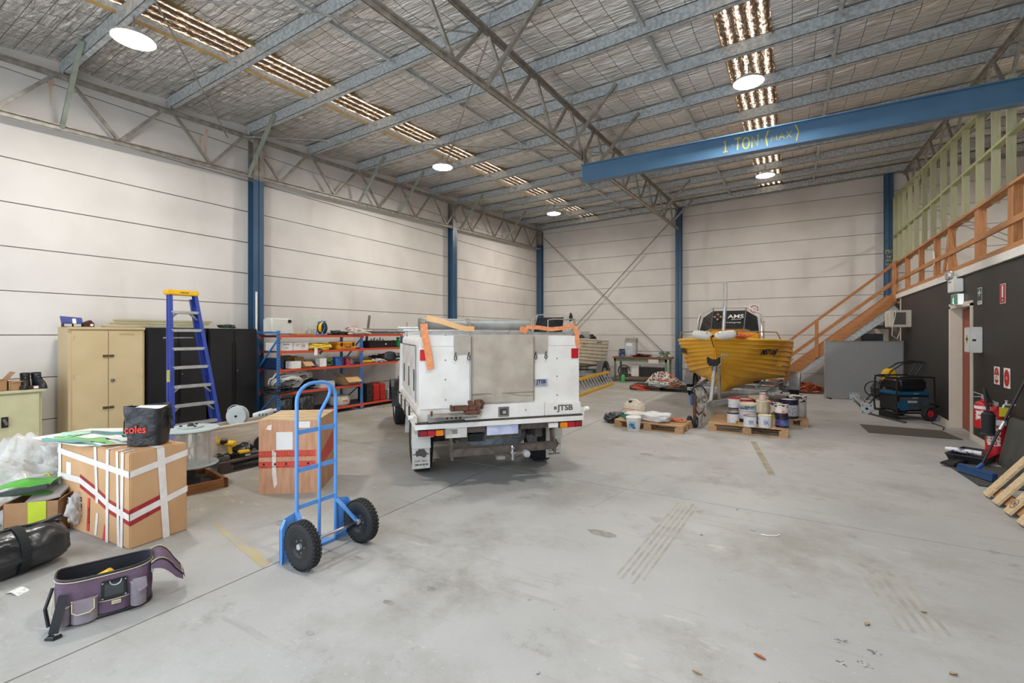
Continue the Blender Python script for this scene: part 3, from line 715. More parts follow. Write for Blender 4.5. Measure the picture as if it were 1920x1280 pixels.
MB().bar((xt - .12, 3.32, 1.58), (xt - .12, 3.72, 1.58), .02, .02).build('rear_bar', M_alu, t)
MB().box(xb + .045 - .1, xb + .047 - .1, 3.20, 3.24, .95, 1.12).build('warning_sticker', mat('pale_yellow_sticker', '#c9c26a'), t)

# --- pallet with tools, white trough
def pallet(label, x, y, rz, L=1.17, Wd=1.1, H=.14, mx=None, my=None, cat='pallet', nb=7, bw=.095, group=None, blocks=True, rx=0, ry=0, z=0):
    # L along x (front edge), Wd along y
    mx = mx or M_palX; my = my or M_palY
    t = thing('wooden_pallet', label, cat, (x, y, z), rz, group, rx, ry)
    for k in range(3):
        yy = (Wd - .1) * k / 2
        MB().box(0, L, yy, yy + .1, 0, .018).build('bottom_board', mx, t)
        for j in range(3): xx = (L - .13) * j / 2; MB().box(xx, xx + .13, yy, yy + .1, .018, H - .038).build('block', my, t)
    for j in range(3):
        xx = (L - .1) * j / 2; MB().box(xx, xx + .1, 0, Wd, H - .038, H - .02).build('stringer_board', my, t)
    first = None
    for k in range(nb):
        yy = (Wd - bw) * k / (nb - 1)
        if first is None: first = MB().box(0, L, 0, bw, H - .02, H).build('top_board', mx, t)
        else: share(first, (0, yy, 0), t)
    return t
M_dkw = wood('grimy_pallet_wood', '#4b4038', '#2f2924', 1); M_dkw2 = wood('grimy_pallet_cross', '#4d433a', '#332c27', 0)
pallet('dark grimy pallet carrying power tools by the wooden crate', -5.68, 2.93, R(90), 1.3, 1.15, .13, M_dkw2, M_dkw)
t = thing('wooden_trough', 'long whitewashed timber trough on the dark pallet, cable reel inside', 'crate', (-6.36, 2.86, .13))
M_ww = wood('whitewashed_timber', '#d5cabc', '#bcaf9e', 1)
MB().box(0, .02, 0, 1.25, 0, .36).build('side_board', M_ww, t); MB().box(.4, .42, 0, 1.25, 0, .36).build('side_board', M_ww, t)
MB().box(.02, .4, 0, .02, 0, .32).build('end_board', M_ww, t); MB().box(.02, .4, 1.23, 1.25, 0, .32).build('end_board', M_ww, t); MB().box(0.02, .4, 0.02, 1.23, 0, .02).build('base_board', M_ww, t)
MB().bar((.41, 0, .37), (.41, 1.25, .37), .05, .02).build('edge_batten', M_ww, t)
t = thing('cable_reel', 'pale grey wire cable reel sitting in the timber trough', 'reel', (-6.2, 3.4, .57), R(35)); t.scale = (.82, .82, .82)
M_pgrey = mat('pale_grey_plastic', '#b9bdbb', '#aaaeac', rough=.45)
MB().lathe([(.02, -.06), (.15, -.06), (.155, -.05), (.15, -.045), (.09, -.04), (.09, .04), (.15, .045), (.155, .05), (.15, .06), (.02, .06)], n=28, axis='y').build('drum', M_pgrey, t, smooth=True)
MB().tube(arcpts((0, -.07, .05), .13, R(20), R(160), 10), .006, 6).build('handle', M_pgrey, t)
coil(MB(), (0, 0, 0), .1, 1, .01, 0)
t = thing('grease_gun', 'pale grey caulking gun lying on the trough edge beside the reel', 'tool', (-6.0, 3.62, .56), R(60), rx=0)
MB().tube([(-.12, 0, 0), (-.1, 0, 0), (.1, 0, .05), (.12, 0, .055)], [.03, .04, .04, .025], 14).build('barrel', M_pgrey, t, smooth=True)
MB().tube([(.12, 0, .055), (.16, 0, .06)], .02, 10).build('nozzle', M_pgrey, t)
for k in range(3): MB().box(-.05 + k * .04, -.04 + k * .04, -.045, -.03, 0, .03).build('slot', M_dark, t)
# power tools
def drill(label, x, y, rz, cat='power tool', s=1.0):
    t = thing('cordless_drill', label, cat, (x, y, .13), rz, 'yellow cordless tools on the dark pallet'); t.scale = (s * 1.15, s * 1.15, s * 1.15)
    MB().box(-.06, .06, -.04, .04, 0, .055).build('battery', M_plasticblack, t, bevel=.008)
    MB().tube([(-.01, 0, .05), (0, 0, .15)], [.02, .024], 10).build('grip', M_yellow, t, smooth=True)
    MB().tube([(-.08, 0, .18), (-.07, 0, .18), (.06, 0, .18), (.07, 0, .18)], [.02, .035, .035, .026], 14).build('motor_housing', M_yellow, t, smooth=True)
    MB().tube([(.07, 0, .18), (.12, 0, .18), (.13, 0, .18)], [.028, .024, .012], 12).build('chuck', M_plasticblack, t, smooth=True)
    return t
drill('yellow cordless drill standing beside the clear lantern', -5.98, 3.0, R(40)); drill('yellow cordless drill tipped back against the trough', -5.86, 3.12, R(200), s=.85)
t = thing('battery_pack', 'black battery packs in a grey tray at the pallet corner', 'battery', (-5.84, 2.98, .13), R(70), 'x')
del t['group']
MB().box(-.11, .11, -.06, .06, 0, .05).build('case', mat('dark_grey_case', '#4c4a47', '#5b5851', rough=.6), t, bevel=.008); MB().box(-.05, .05, -.04, .04, .05, .065).build('lid', M_plasticblack, t, bevel=.004)
t = thing('battery_pack', 'yellow topped battery pack lying at the pallet front edge', 'battery', (-5.79, 3.25, .13), R(80))
MB().box(-.06, .06, -.045, .045, 0, .045).build('case', M_plasticblack, t, bevel=.006); MB().box(-.06, .06, -.045, .045, .046, .075).build('top', M_yellow, t, bevel=.006); MB().box(.0, .058, -.047, -.045, .008, .035).build('label_patch', M_pgrey, t)
t = thing('circular_saw', 'yellow and black circular saw on the pallet beside the crate', 'power tool', (-5.95, 3.55, .13), R(75))
MB().tube([(0, -.06, .1), (0, -.05, .1), (0, .06, .1)], [.05, .06, .05], 16).build('motor', M_yellow, t, smooth=True)
MB().lathe([(0, -.01), (.09, -.01), (.095, .01), (0, .01)], (0, -.08, .1), 20, 'y').build('guard', M_plasticblack, t)
MB().tube([(-.08, .05, .12), (-.09, .05, .2), (0, .05, .24), (.08, .05, .2), (.06, .05, .12)], .022, 8).build('handle', M_yellow, t, smooth=True)
MB().box(-.14, .14, -.1, .09, 0, .012).build('shoe', M_galv, t)
t = thing('tool_pouch', 'black tool pouch and straps heaped on the pallet behind the batteries', 'pouch', (-5.95, 3.32, .13))
MB().blob((0, 0, .06), (.14, .12, .08), .3, 3, flat=.06).build('pouch', M_plasticblack, t, smooth=True, ang=180)
MB().tube([(-.1, .0, .1), (0, .08, .15), (.12, .02, .08), (.16, -.1, .02)], .008, 6).build('strap', mat('ash_cord', '#9c9a90'), t)

# --- glass lantern on a post
t = thing('dust_collector_drum', 'round clear plastic drum with pale lid and base standing on a post', 'drum', (-5.60, 2.57, .062))
M_mint = mat('pale_mint_enamel', '#b3bebb', '#a6b1ae', rough=.5)
M_clear = mat('clear_plastic_shell', '#e8e4df', '#ded9d3', rough=.06, trans=.0, alpha=.2, scale=3)
MB().lathe([(0, .0), (.26, 0), (.268, .01), (.26, .022), (0, .03)], (0, 0, .53), 40).build('lid', M_mint, t, smooth=True)
MB().lathe([(0, 0), (.12, 0), (.12, .015), (0, .015)], (.0, 0, .558), 28).build('lid_plate', M_mint, t)
MB().lathe([(0, .03), (.02, .03), (.03, .015), (.035, 0)], (0, 0, .572), 12).build('lid_knob', M_plasticblack, t)
for a in range(3): MB().cyl((.09 * math.cos(a * 2.1), .09 * math.sin(a * 2.1), .572), (.09 * math.cos(a * 2.1), .09 * math.sin(a * 2.1), .585), .014, 8).build('bolt', M_plasticblack, t)
MB().lathe([(.245, .17), (.247, .53)], n=40).build('clear_shell', M_clear, t, smooth=True)
MB().lathe([(0, 0), (.25, 0), (.262, .012), (.25, .025), (0, .025)], (0, 0, .15), 40).build('base_disc', M_mint, t, smooth=True)
for a in (.4, 2.5, 4.6): MB().cyl((.225 * math.cos(a), .225 * math.sin(a), .17), (.225 * math.cos(a), .225 * math.sin(a), .53), .008, 8).build('tie_rod', M_chrome, t)
mb = MB()
for k in range(5):
    a = k * 1.25; P = []
    for i in range(8):
        P.append([(math.cos(a + i * .2) * (.03 + .15 * j / 5), math.sin(a + i * .2) * (.03 + .15 * j / 5), .19 + .3 * i / 7 + .02 * math.sin(j)) for j in range(6)])
    mb.grid(P)
mb.build('inner_vane', mat('clear_vane', '#c9c4bd', '#b1aca5', rough=.1, alpha=.55), t, smooth=True)
MB().lathe([(.09, -.03), (.09, .02), (.05, .04), (.05, .15)], n=20).build('post', mat('blue_grey_casting', '#59656b', '#4c575d', rough=.5), t, smooth=True)
t = thing('timber_tray', 'square orange timber tray on the floor beneath the clear drum', 'tray', (-5.18, 2.74, 0), R(80))
M_tray = wood('red_brown_timber', '#9c6a3e', '#7b4e2b', 0); 
for b in ((-.75, 0, 0, .04), (-.75, 0, .62, .66), (-.75, -.71, 0, .66), (-.04, 0, 0, .66)): MB().box(b[0], b[1], b[2], b[3], 0, .09).build('rail', M_tray, t)
MB().box(-.7, -.05, .05, .61, .0, .03).build('base', M_dkw, t)

# --- old plywood crate with red fragile tape
t = thing('plywood_crate', 'worn plywood crate with red fragile tape standing behind the blue trolley', 'crate', (-4.65, 2.76, 0), R(37.6))
M_ply = mat('worn_plywood', '#cd9c7c', '#b4835f', rough=.7, scale=3, stretch=(9, 9, 1.4), bump=.15, lo=.3, hi=.7)
M_plytop = mat('dirty_plywood_top', '#d0b790', '#a98a62', rough=.75, scale=3, stretch=(1.5, 9, 9), lo=.3, hi=.7)
CW, CD, CHt = .585, .62, .745
MB().box(0, CW, 0, .012, 0, CHt).build('side_panel', M_ply, t); MB().box(CW - .012, CW, .012, CD, 0, CHt).build('side_panel', M_ply, t); MB().box(0, .012, .012, CD, 0, CHt).build('side_panel', M_ply, t); MB().box(.012, CW - .012, CD - .012, CD, 0, CHt).build('side_panel', M_ply, t)
MB().box(-.003, CW + .003, -.003, CD + .003, CHt, CHt + .012).build('lid_panel', M_plytop, t)
M_frag = mat('red_fragile_tape', '#d8513c', '#cc4734', rough=.5)
for z in (.375, .265):
    MB().box(0, CW - .03, -.0025, -.001, z, z + .066).build('fragile_tape', M_frag, t)
    for k in range(5):
        x = .05 + k * .108
        MB().box(x - .045, x + .045, -.0032, -.0026, z + .008, z + .0095).box(x - .045, x + .045, -.0032, -.0026, z + .056, z + .0575).box(x - .045, x - .0435, -.0032, -.0026, z + .008, z + .057).box(x + .0435, x + .045, -.0032, -.0026, z + .008, z + .057).build('printed_frame', M_ink, t)
        if z < .3: MB().disc((x, -.0034, z + .04), .012, 12, 'y').build('glass_symbol', M_ink, t); text('FRAGILE', .016, M_ink, (x, -.0034, z + .017), parent=t, ext=.0003)
        else:
            MB().box(x - .014, x - .010, -.0034, -.003, z + .028, z + .052).box(x + .010, x + .014, -.0034, -.003, z + .028, z + .052).build('arrow_symbol', M_ink, t); text('THIS WAY UP', .011, M_ink, (x, -.0034, z + .017), parent=t, ext=.0003)
MB().box(.17, .33, -.003, -.001, .45, .63).build('torn_label', M_white, t); MB().box(.38, .50, -.003, -.001, .67, .735).build('torn_label', M_tape, t)
MB().prism([(.13, -.003, .45), (.17, -.003, .42), (.165, -.003, .30), (.18, -.003, .10), (.15, -.003, .06), (.13, -.003, .2)], (0, .002, 0)).build('torn_tape', M_tape, t)
MB().prism([(.07, -.003, .66), (.12, -.003, .65), (.13, -.003, .71), (.09, -.003, .70)], (0, .002, 0)).build('torn_tape', M_tape, t)
MB().prism([(CW + .002, .05, .25), (CW + .002, .55, .32), (CW + .002, .55, .53), (CW + .002, .05, .38)], (.001, 0, 0)).build('fragile_tape', M_frag, t)

# --- big taped cardboard box
t = thing('cardboard_box', 'large brown carton bound with white tape, black bag on top', 'box', (-4.29, 1.55, 0), R(5))
L_, W_, H_ = 1.13, .41, .725
MB().box(-L_, 0, 0, W_, 0, H_).build('carton', M_card, t, bevel=.008)
def vt(x, w, z0, z1, m=M_tape, jog=0, off=.003): # vertical tape on the long face
    MB().add([(x - w / 2, -off, z1), (x + w / 2, -off, z1), (x + w / 2 + jog, -off, z0), (x - w / 2 + jog, -off, z0)], [(0, 1, 2, 3)]).build('tape', m, t)
M_redtape = mat('crumpled_red_tape', '#a8292a', '#8f2123', rough=.4, scale=30, lo=.4, hi=.6)
M_red2 = mat('bright_red_tape', '#cf4034', rough=.4)
P = [(-L_, .40), (-.75, .40), (-.5, .335), (-.28, .26), (0.0, .215)]
MB().grid([[(x, -.0045, z), (x, -.0045, z + .05)] for x, z in P]).build('tape', M_tape, t)
MB().grid([[(x, -.0025, z - .035), (x, -.0025, z + .075)] for x, z in P[1:]]).build('red_tape', M_redtape, t)
MB().grid([[(x, -.0045, z), (x, -.0045, z + .05)] for x, z in ((-L_, .61), (0, .54))]).build('tape', M_tape, t)
for x, w, j, z0 in ((-.5, .04, .03, .28), (-.31, .042, -.01, 0), (-.17, .035, .02, 0), (-.09, .04, -.02, 0)): vt(x, w, z0, H_, jog=j, off=.005)
vt(-.47, .035, .02, .2, jog=-.03); vt(-1.09, .05, .35, H_, off=.005)
MB().add([(-.62, -.0035, .3), (-.585, -.0035, .3), (-.60, -.0035, .03), (-.64, -.0035, .03)], [(0, 1, 2, 3)]).build('red_tape', M_red2, t)
MB().add([(-.33, -.0035, .13), (-.36, -.0035, .13), (-.39, -.0035, .0), (-.33, -.0035, .0)], [(0, 1, 2, 3)]).build('red_tape', M_red2, t)
text('FRAGILE', .035, M_ink, (-.605, -.0042, .16), (R(90), R(90), 0), t, ext=.0003)
text('PEX', .10, M_ink, (-.76, -.0035, .21), (R(90), R(90), 0), t, ext=.0003)
MB().box(-.98, -.9, -.003, -.001, .4, .55).build('paper_label', M_white, t)
# tapes on the end face (x = 0)
for yz in (((-.0, .215), (W_, .32)), ((-.0, .54), (W_, .62))):
    (a, z0), (b, z1) = yz; MB().add([(.004, a, z0), (.004, b, z1), (.004, b, z1 + .05), (.004, a, z0 + .05)], [(0, 1, 2, 3)]).build('tape', M_tape, t)
MB().add([(.0028, .0, .175), (.0028, .22, .24), (.0028, .23, .36), (.0028, .0, .30)], [(0, 1, 2, 3)]).build('red_tape', M_redtape, t)
MB().add([(.005, .18, H_), (.005, .235, H_), (.005, .275, 0), (.005, .225, 0)], [(0, 1, 2, 3)]).build('tape', M_tape, t)
MB().add([(-.5, .20, H_ + .003), (0.005, .18, H_ + .003), (0.005, .235, H_ + .003), (-.5, .25, H_ + .003)], [(0, 1, 2, 3)]).build('tape', M_tape, t)
for x in (-.5, -.31, -.17, -.09): MB().add([(x - .02, 0, H_ + .003), (x + .02, 0, H_ + .003), (x + .01, .08, H_ + .003), (x - .02, .08, H_ + .003)], [(0, 1, 2, 3)]).build('tape', M_tape, t)

# sheet and printed plastic bag on it
solo(MB().prism([(-5.62, 1.34, .73), (-4.86, 1.43, .735), (-4.62, 1.70, .733), (-5.3, 2.0, .733), (-5.7, 1.75, .73)], (0, 0, .008)), 'cardboard_sheet', mat('white_card', '#dcdcd6', '#d0d0ca', rough=.7), 'white card sheet overhanging the left of the taped carton', 'sheet')
t = thing('plastic_bag', 'flat plastic bag printed with teal, white and green waves on the card sheet', 'bag', (-5.05, 1.62, .745), R(8)); t.scale = (1.08, 1.3, 1)
def wave(y0, y1, z, m, nm, x0=-.36, x1=.36):
    P = []
    for i in range(25):
        x = x0 + (x1 - x0) * i / 24; row = []
        for j in range(5):
            y = (y0 + (y1 - y0) * j / 4) * (1 - .06 * (x / .4)) + .03 * math.sin(x * 9 + j * .4)
            row.append((x, y, z + .008 + .012 * noise.noise(Vector((x * 9, y * 9, z)))))
        P.append(row)
    MB().grid(P).build(nm, m, t, smooth=True)
M_teal = mat('teal_film', '#2f8a8a', '#277a7d', rough=.25); M_film = mat('white_film', '#dfe6df', '#cfd9d1', rough=.25); M_lime = mat('green_film', '#7cc36a', '#6ab45d', rough=.25); M_aqua = mat('aqua_film', '#5aa9a8', '#4f9b9c', rough=.25)
wave(-.17, -.11, .0, M_aqua, 'teal_band'); wave(-.11, -.03, .0, M_lime, 'green_band'); wave(-.03, .06, .002, M_film, 'white_band'); wave(.06, .12, .003, M_teal, 'teal_band'); wave(.12, .17, .002, M_film, 'white_band', -.1, .3)
MB().blob((-.30, -.02, .014), (.10, .07, .016), .4, 5, flat=.015).build('folded_end', mat('pale_green_film', '#b9dcc4', '#a8cfb5', rough=.25), t, smooth=True)
# black shopping bag
t = thing('shopping_bag', 'black woven shopping bag with red letters standing on the taped carton', 'bag', (-4.535, 1.765, .735), R(40)); t.scale = (1, 1, 1.1)
def bagshell(L, D, H, taper=.9, seed=0, amp=.012, rim=.0):
    P = []
    for i in range(15):
        z = H * i / 14; k = taper + (1 - taper) * i / 14; row = []
        for j in range(44):
            a = 2 * PI * j / 44; ca, sa = math.cos(a), math.sin(a)
            x = L * k * math.copysign(abs(ca) ** .55, ca); y = D * k * math.copysign(abs(sa) ** .55, sa)
            n_ = amp * noise.noise(Vector((x * 14 + seed, y * 14, z * 12))) * min(1, i / 3)
            row.append((x * (1 + n_ * 4), y * (1 + n_ * 4), z + (rim * math.sin(2 * a) if i == 14 else 0)))
        P.append(row)
    return P
M_woven = mat('black_woven_film', '#2b2a2c', '#1b1a1c', rough=.35, scale=14, bump=.5, bscale=24)
mb = MB().grid(bagshell(.145, .115, .28, .88, 2, .02, .012), True).disc((0, 0, .002), .12, 20)
mb.build('bag_body', M_woven, t, smooth=True, ang=180)
MB().prism([(-.11, -.09, .245), (.11, -.095, .245), (.12, .07, .26), (-.10, .08, .26)], (0, 0, .012)).build('white_contents', M_white, t)
MB().tube([(-.14, .03, .28), (-.155, .0, .24), (-.165, -.02, .16), (-.15, -.05, .08)], .006, 6).build('handle', M_woven, t)
MB().bar((.15, .02, .26), (.16, .03, .10), .03, .006).build('handle', M_woven, t)
text('coles', .078, mat('red_letters', '#e0392c', rough=.5), (-.03, -.1155, .12), (R(90), 0, R(-2)), t, ext=.004, bold=.001)

# --- open carton with packets, wrap
t = flapbox('open carton with lime tape and packets, left of the taped carton', -5.36, 1.36, 0, .36, .34, .28, R(46), M_cardd, ((-1, .14, -40), (1, .06, 40)))
MB().add([(-.02, -.174, .005), (.10, -.174, .005), (.10, -.174, .282), (-.02, -.174, .282)], [(0, 1, 2, 3)]).build('lime_tape', mat('lime_tape', '#b9c72a', '#a9b722', rough=.35), t)
MB().bar((-.10, -.17, .08), (-.02, -.26, .0), .14, .006).build('flap', M_card, t)
t = thing('packet', 'bright green plastic packet with white label on the open carton', 'packet', (-5.46, 1.29, .30), R(46))
P = [[(-.2 + .4 * i / 10, -.13 + .26 * j / 8, .05 + .02 * math.sin(i * .5) + .03 * math.sin(PI * j / 8) + .06 * i / 10) for j in range(9)] for i in range(11)]
MB().grid(P).grid([[(a, b, .02) for a, b, c in r] for r in P]).build('packet_body', mat('green_packet', '#4fa52c', '#3f9322', rough=.3, scale=12), t, smooth=True)
MB().bar((-.14, -.06, .085), (-.03, -.05, .10), .07, .004).build('label_patch', M_white, t)
MB().bar((-.2, -.14, .03), (.2, -.14, .09), .03, .03).build('grey_edge', mat('charcoal_foam', '#3c3e40', rough=.8), t)
solo(MB().prism([(0, 0, 0), (.26, -.02, .06), (.26, .16, .12), (0, .18, .07)], (0, 0, .02)), 'paper_parcel', mat('mauve_paper', '#a79b93', '#998d86', rough=.8), 'pale grey paper parcel wedged in the open carton under the green packet', 'parcel', (-5.34, 1.22, .235), R(46))
t = thing('hi_vis_bag', 'lime yellow plastic bag standing behind the open carton', 'bag', (-5.68, 1.47, 0), R(30))
MB().grid(bagshell(.13, .1, .36, .8, 7, .03, .01), True).build('bag_body', mat('lime_film', '#9aa526', '#848f1d', rough=.3, scale=9), t, smooth=True, ang=180)
MB().tube(arcpts((.07, -.10, .33), .045, R(0), R(180), 8, 'xz', .09), .007, 5).build('handle', mat('lime_handle', '#c6d63a'), t)
M_wrap = mat('crumpled_clear_wrap', '#efece8', '#d6d1cb', rough=.12, scale=10, alpha=.5, bump=.9, bscale=12, lo=.4, hi=.6)
t = thing('plastic_wrap', 'heap of crumpled clear plastic wrap between cupboard and taped carton', 'plastic wrap', (-5.95, 1.38, 0))
MB().blob((0, .0, .28), (.36, .36, .34), .45, 11, 40, 26, 2.4, flat=.28).build('wrap', M_wrap, t, smooth=True, ang=180)
MB().blob((.16, .22, .42), (.24, .2, .2), .5, 14, 34, 22, 2.6).build('wrap', M_wrap, t, smooth=True, ang=180)
t = thing('plastic_wrap', 'small clear plastic bag stuffed beside the open carton', 'plastic wrap', (-5.06, 1.46, .0))
MB().blob((0, 0, .19), (.06, .06, .12), .4, 21, 26, 18, 2.4).build('wrap', M_wrap, t, smooth=True, ang=180)

# --- black duffel
t = thing('duffel_bag', 'shiny black duffel bag lying at the left edge of the floor', 'bag', (-4.53, .83, 0), R(97))
M_vinyl = mat('black_vinyl', '#222223', '#2e2e2f', rough=.28, scale=7, bump=.6, bscale=7)
P = []
for i in range(25):
    x = -.46 + .92 * i / 24; e = max(0, 1 - abs(x / .46) ** 6) ** .4; row = []
    for j in range(32):
        a = 2 * PI * j / 32; q = .012 * noise.noise(Vector((x * 7, math.cos(a) * 3, math.sin(a) * 3 + 5)))
        r = (.165 + q * 2) * e
        z = .15 + r * math.sin(a) * .9; row.append((x + q, r * math.cos(a), max(.002, z)))
    P.append(row)
MB().grid(P, True).build('body', M_vinyl, t, smooth=True, ang=180)
for x in (-.16, .17):
    MB().grid([[(x - .025, .172 * math.cos(a), max(.004, .15 + .162 * math.sin(a))), (x + .025, .172 * math.cos(a), max(.004, .15 + .162 * math.sin(a)))] for a in [R(-60 + 10 * k) for k in range(31)]]).build('web_strap', mat('black_webbing', '#161617', rough=.8), t)
MB().tube([(-.4, .02, .30), (-.1, .01, .305), (.2, 0, .305), (.42, .0, .27)], .008, 6).build('zip', M_plasticblack, t)
MB().bar((.30, -.0, .285), (.42, .0, .31), .03, .02).build('pull_tab', M_vinyl, t)
solo(MB().grid([[(-.07 + .14 * i / 6, -.035, .004 + .012 * math.sin(i * .8)), (-.07 + .14 * i / 6, .035, .004 + .012 * math.sin(i * .8 + .3))] for i in range(7)]), 'paper_tag', mat('printed_tag', '#e2e0da', '#c9c7c1', rough=.7, scale=60, lo=.55, hi=.6), 'white printed paper tag on the floor beside the duffel bag', 'tag', (-4.17, .94, .0), R(20))

# --- plum tool bag
M_plum = mat('plum_canvas', '#6b5567', '#5a4657', rough=.8, scale=8, bump=.2, bscale=60); M_plumg = mat('grey_plum_canvas', '#8f868c', '#7e747b', rough=.85, scale=8, bump=.2, bscale=60)
M_pipe = mat('cream_piping', '#d6cda0', rough=.6); M_navy = mat('dark_navy_lining', '#22222b', '#1c1c24', rough=.7)
t = thing('tool_bag', 'open plum canvas tool bag with grey pockets and cream piping on the floor', 'bag', (-3.50, 1.15, 0), R(70)); t.scale = (.93, .93, .98)
BL, BD, BH = .235, .125, .25
def rbox(L, D, z, n=44, e=.5, bow=0):
    o = []
    for j in range(n):
        a = 2 * PI * j / n; ca, sa = math.cos(a), math.sin(a)
        o.append((L * math.copysign(abs(ca) ** e, ca), D * math.copysign(abs(sa) ** e, sa), z + bow * ca * ca))
    return o
def rim(z): return z
P = [rbox(BL * .90, BD * .9, .004), rbox(BL * .97, BD, .03), rbox(BL, BD * 1.05, .12), rbox(BL, BD * 1.02, .2), rbox(BL * .98, BD * .95, BH, bow=.015)]
MB().grid(P, True).add(rbox(BL * .9, BD * .9, .004), [tuple(range(44))]).build('shell', M_plum, t, smooth=True, ang=60)
P = [rbox(BL * .975, BD * .93, BH, bow=.015), rbox(BL * .95, BD * .93, .15), rbox(BL * .9, BD * .85, .03)]
MB().grid(P, True).add(rbox(BL * .9, BD * .85, .03), [tuple(range(44))]).build('lining', M_navy, t, smooth=True)
MB().tube(rbox(BL * .985, BD * .96, BH + .003, bow=.015), .006, 6, closed=True).build('zip_edge', M_plasticblack, t); MB().tube(rbox(BL * 1.0, BD * 1.0, BH - .008, bow=.015), .0025, 5, closed=True).build('piping', M_pipe, t)
MB().tube(rbox(BL * .95, BD * .97, .012), .012, 6, closed=True).build('base_skirt', M_plasticblack, t)
# front pockets (front = local -y)
def pocket(x0, x1, z0, z1, dep, m, lidm=None, nm='pocket'):
    P = []
    for i in range(9):
        u = i / 8; x = x0 + (x1 - x0) * u; b = dep * math.sin(PI * u) ** .5
        P.append([(x, -BD * 1.04 - b * (.9 - .2 * abs(v - .3)), z0 + (z1 - z0) * v) for v in [k / 6 for k in range(7)]])
    o = MB().grid(P).grid([[q[-1], (q[-1][0], -BD * 1.0, q[-1][2])] for q in P]).grid([[q[0], (q[0][0], -BD * .98, q[0][2])] for q in P]).build(nm, m, t, smooth=True)
    MB().tube([(q[-1][0], q[-1][1] - .001, q[-1][2]) for q in P], .0025, 5).build('piping', M_pipe, o)
    return o
pocket(-.215, -.16, .02, .12, .03, M_plumg); pocket(-.155, -.035, .015, .14, .045, M_plumg); pocket(-.03, .115, .03, .10, .02, M_plum); pocket(.12, .20, .03, .17, .045, M_plumg)
MB().prism([(-.145, -.180, .16), (-.05, -.180, .16), (-.05, -.184, .10), (-.07, -.186, .085), (-.125, -.186, .085), (-.145, -.184, .10)], (0, -.006, 0)).build('pocket_flap', M_plumg, t, bevel=.002)
MB().tube([(-.147, -.19, .15), (-.147, -.192, .10), (-.125, -.194, .083), (-.07, -.194, .083), (-.048, -.192, .10), (-.048, -.19, .15)], .003, 5).build('piping', M_pipe, t)
MB().prism([(.13, -.175, .20), (.20, -.175, .2), (.205, -.18, .14), (.17, -.185, .12), (.135, -.18, .14)], (0, -.006, 0)).build('pocket_flap', M_plumg, t, bevel=.002)
MB().box(-.02, .105, -BD * 1.04 - .018, -BD * 1.04 + .0, .11, .215).build('phone_holder', M_plasticblack, t, bevel=.006)
MB().box(-.005, .09, -BD * 1.04 - .021, -BD * 1.04 - .017, .125, .20).build('holder_window', mat('grey_mesh_window', '#3b3e42', rough=.5), t, bevel=.003)
MB().tube(arcpts((.05, -.152, .212), .028, R(180), R(360), 8), .003, 5).build('ring', M_galv, t)
for x in (-.012, .097):
    for z in (.118, .207): MB().cyl((x, -.150, z), (x, -.154, z), .005, 8).build('rivet', M_chrome, t)
MB().box(.03, .075, -.156, -.152, .075, .095).build('maker_tag', mat('cream_tag', '#d6d0a8'), t); text('STANLEY'[:0] + 'TOOLS', .012, M_ink, (.0525, -.1565, .085), parent=t, ext=.0004)
MB().bar((-.185, -.15, .20), (-.225, -.20, .02), .045, .006, up=(0, 1, 0)).build('shoulder_strap', M_plasticblack, t); MB().tube([(-.225, -.20, .02), (-.25, -.21, .006), (-.22, -.24, .01), (-.19, -.22, .006)], .012, 6).build('strap_end', M_plasticblack, t)
MB().tube([(-.24, -.06, .22), (-.27, -.08, .12), (-.255, -.09, .02)], .01, 6).build('shoulder_strap', M_plasticblack, t)
MB().tube([(-.236, -.1, .18), (-.245, -.12, .1), (-.215, -.15, .05)], .003, 5).build('piping', M_pipe, t)
# opened lid folded over the right end
P = []
for i in range(9):
    u = i / 8; row = []
    for j in range(9):
        v = j / 8
        row.append((BL * .96 + .17 * u, (-.12 + .24 * v) * (1 - .35 * u * u), BH - .005 + .03 * math.sin(PI * min(1, u * 1.3)) - .13 * u * u + .0 * v))
    P.append(row)
MB().grid(P).grid([[(a, b, c - .008) for a, b, c in r] for r in P]).build('lid', M_plum, t, smooth=True)
MB().grid([[P[i][0], (P[i][0][0] + .004, P[i][0][1] - .012, P[i][0][2] - .065 * math.sin(PI * (.15 + .7 * i / 8)))] for i in range(9)]).grid([[P[8][j], (P[8][j][0] + .015, P[8][j][1], P[8][j][2] - .03)] for j in range(9)]).build('lid_side', M_plum, t, smooth=True)
edge = [P[i][0] for i in range(9)] + [P[8][j] for j in range(1, 8)] + [P[i][8] for i in range(8, -1, -1)]
MB().tube(edge, .006, 6).build('zip_edge', M_plasticblack, t); MB().tube([(a, b, c + .007) for a, b, c in edge], .0025, 5).build('piping', M_pipe, t)
MB().box(BL * .96, BL * .96 + .012, -.118, -.106, BH - .06, BH + .01).build('zip_pull', M_chrome, t)
t = thing('cordless_drill', 'yellow and black drill lying inside the open tool bag', 'power tool', (-3.535, 1.15, .15), R(50), ry=R(-20))
MB().tube([(-.06, 0, .02), (-.05, 0, .02), (.05, 0, .03), (.06, 0, .03)], [.02, .03, .03, .015], 12).build('motor_housing', M_yellow, t, smooth=True); MB().tube([(0, 0, .01), (.0, .02, -.09)], .017, 8).build('grip', M_plasticblack, t)
MB().box(-.07, -.03, -.03, .03, .03, .06).build('side_cap', M_plasticblack, t, bevel=.005)

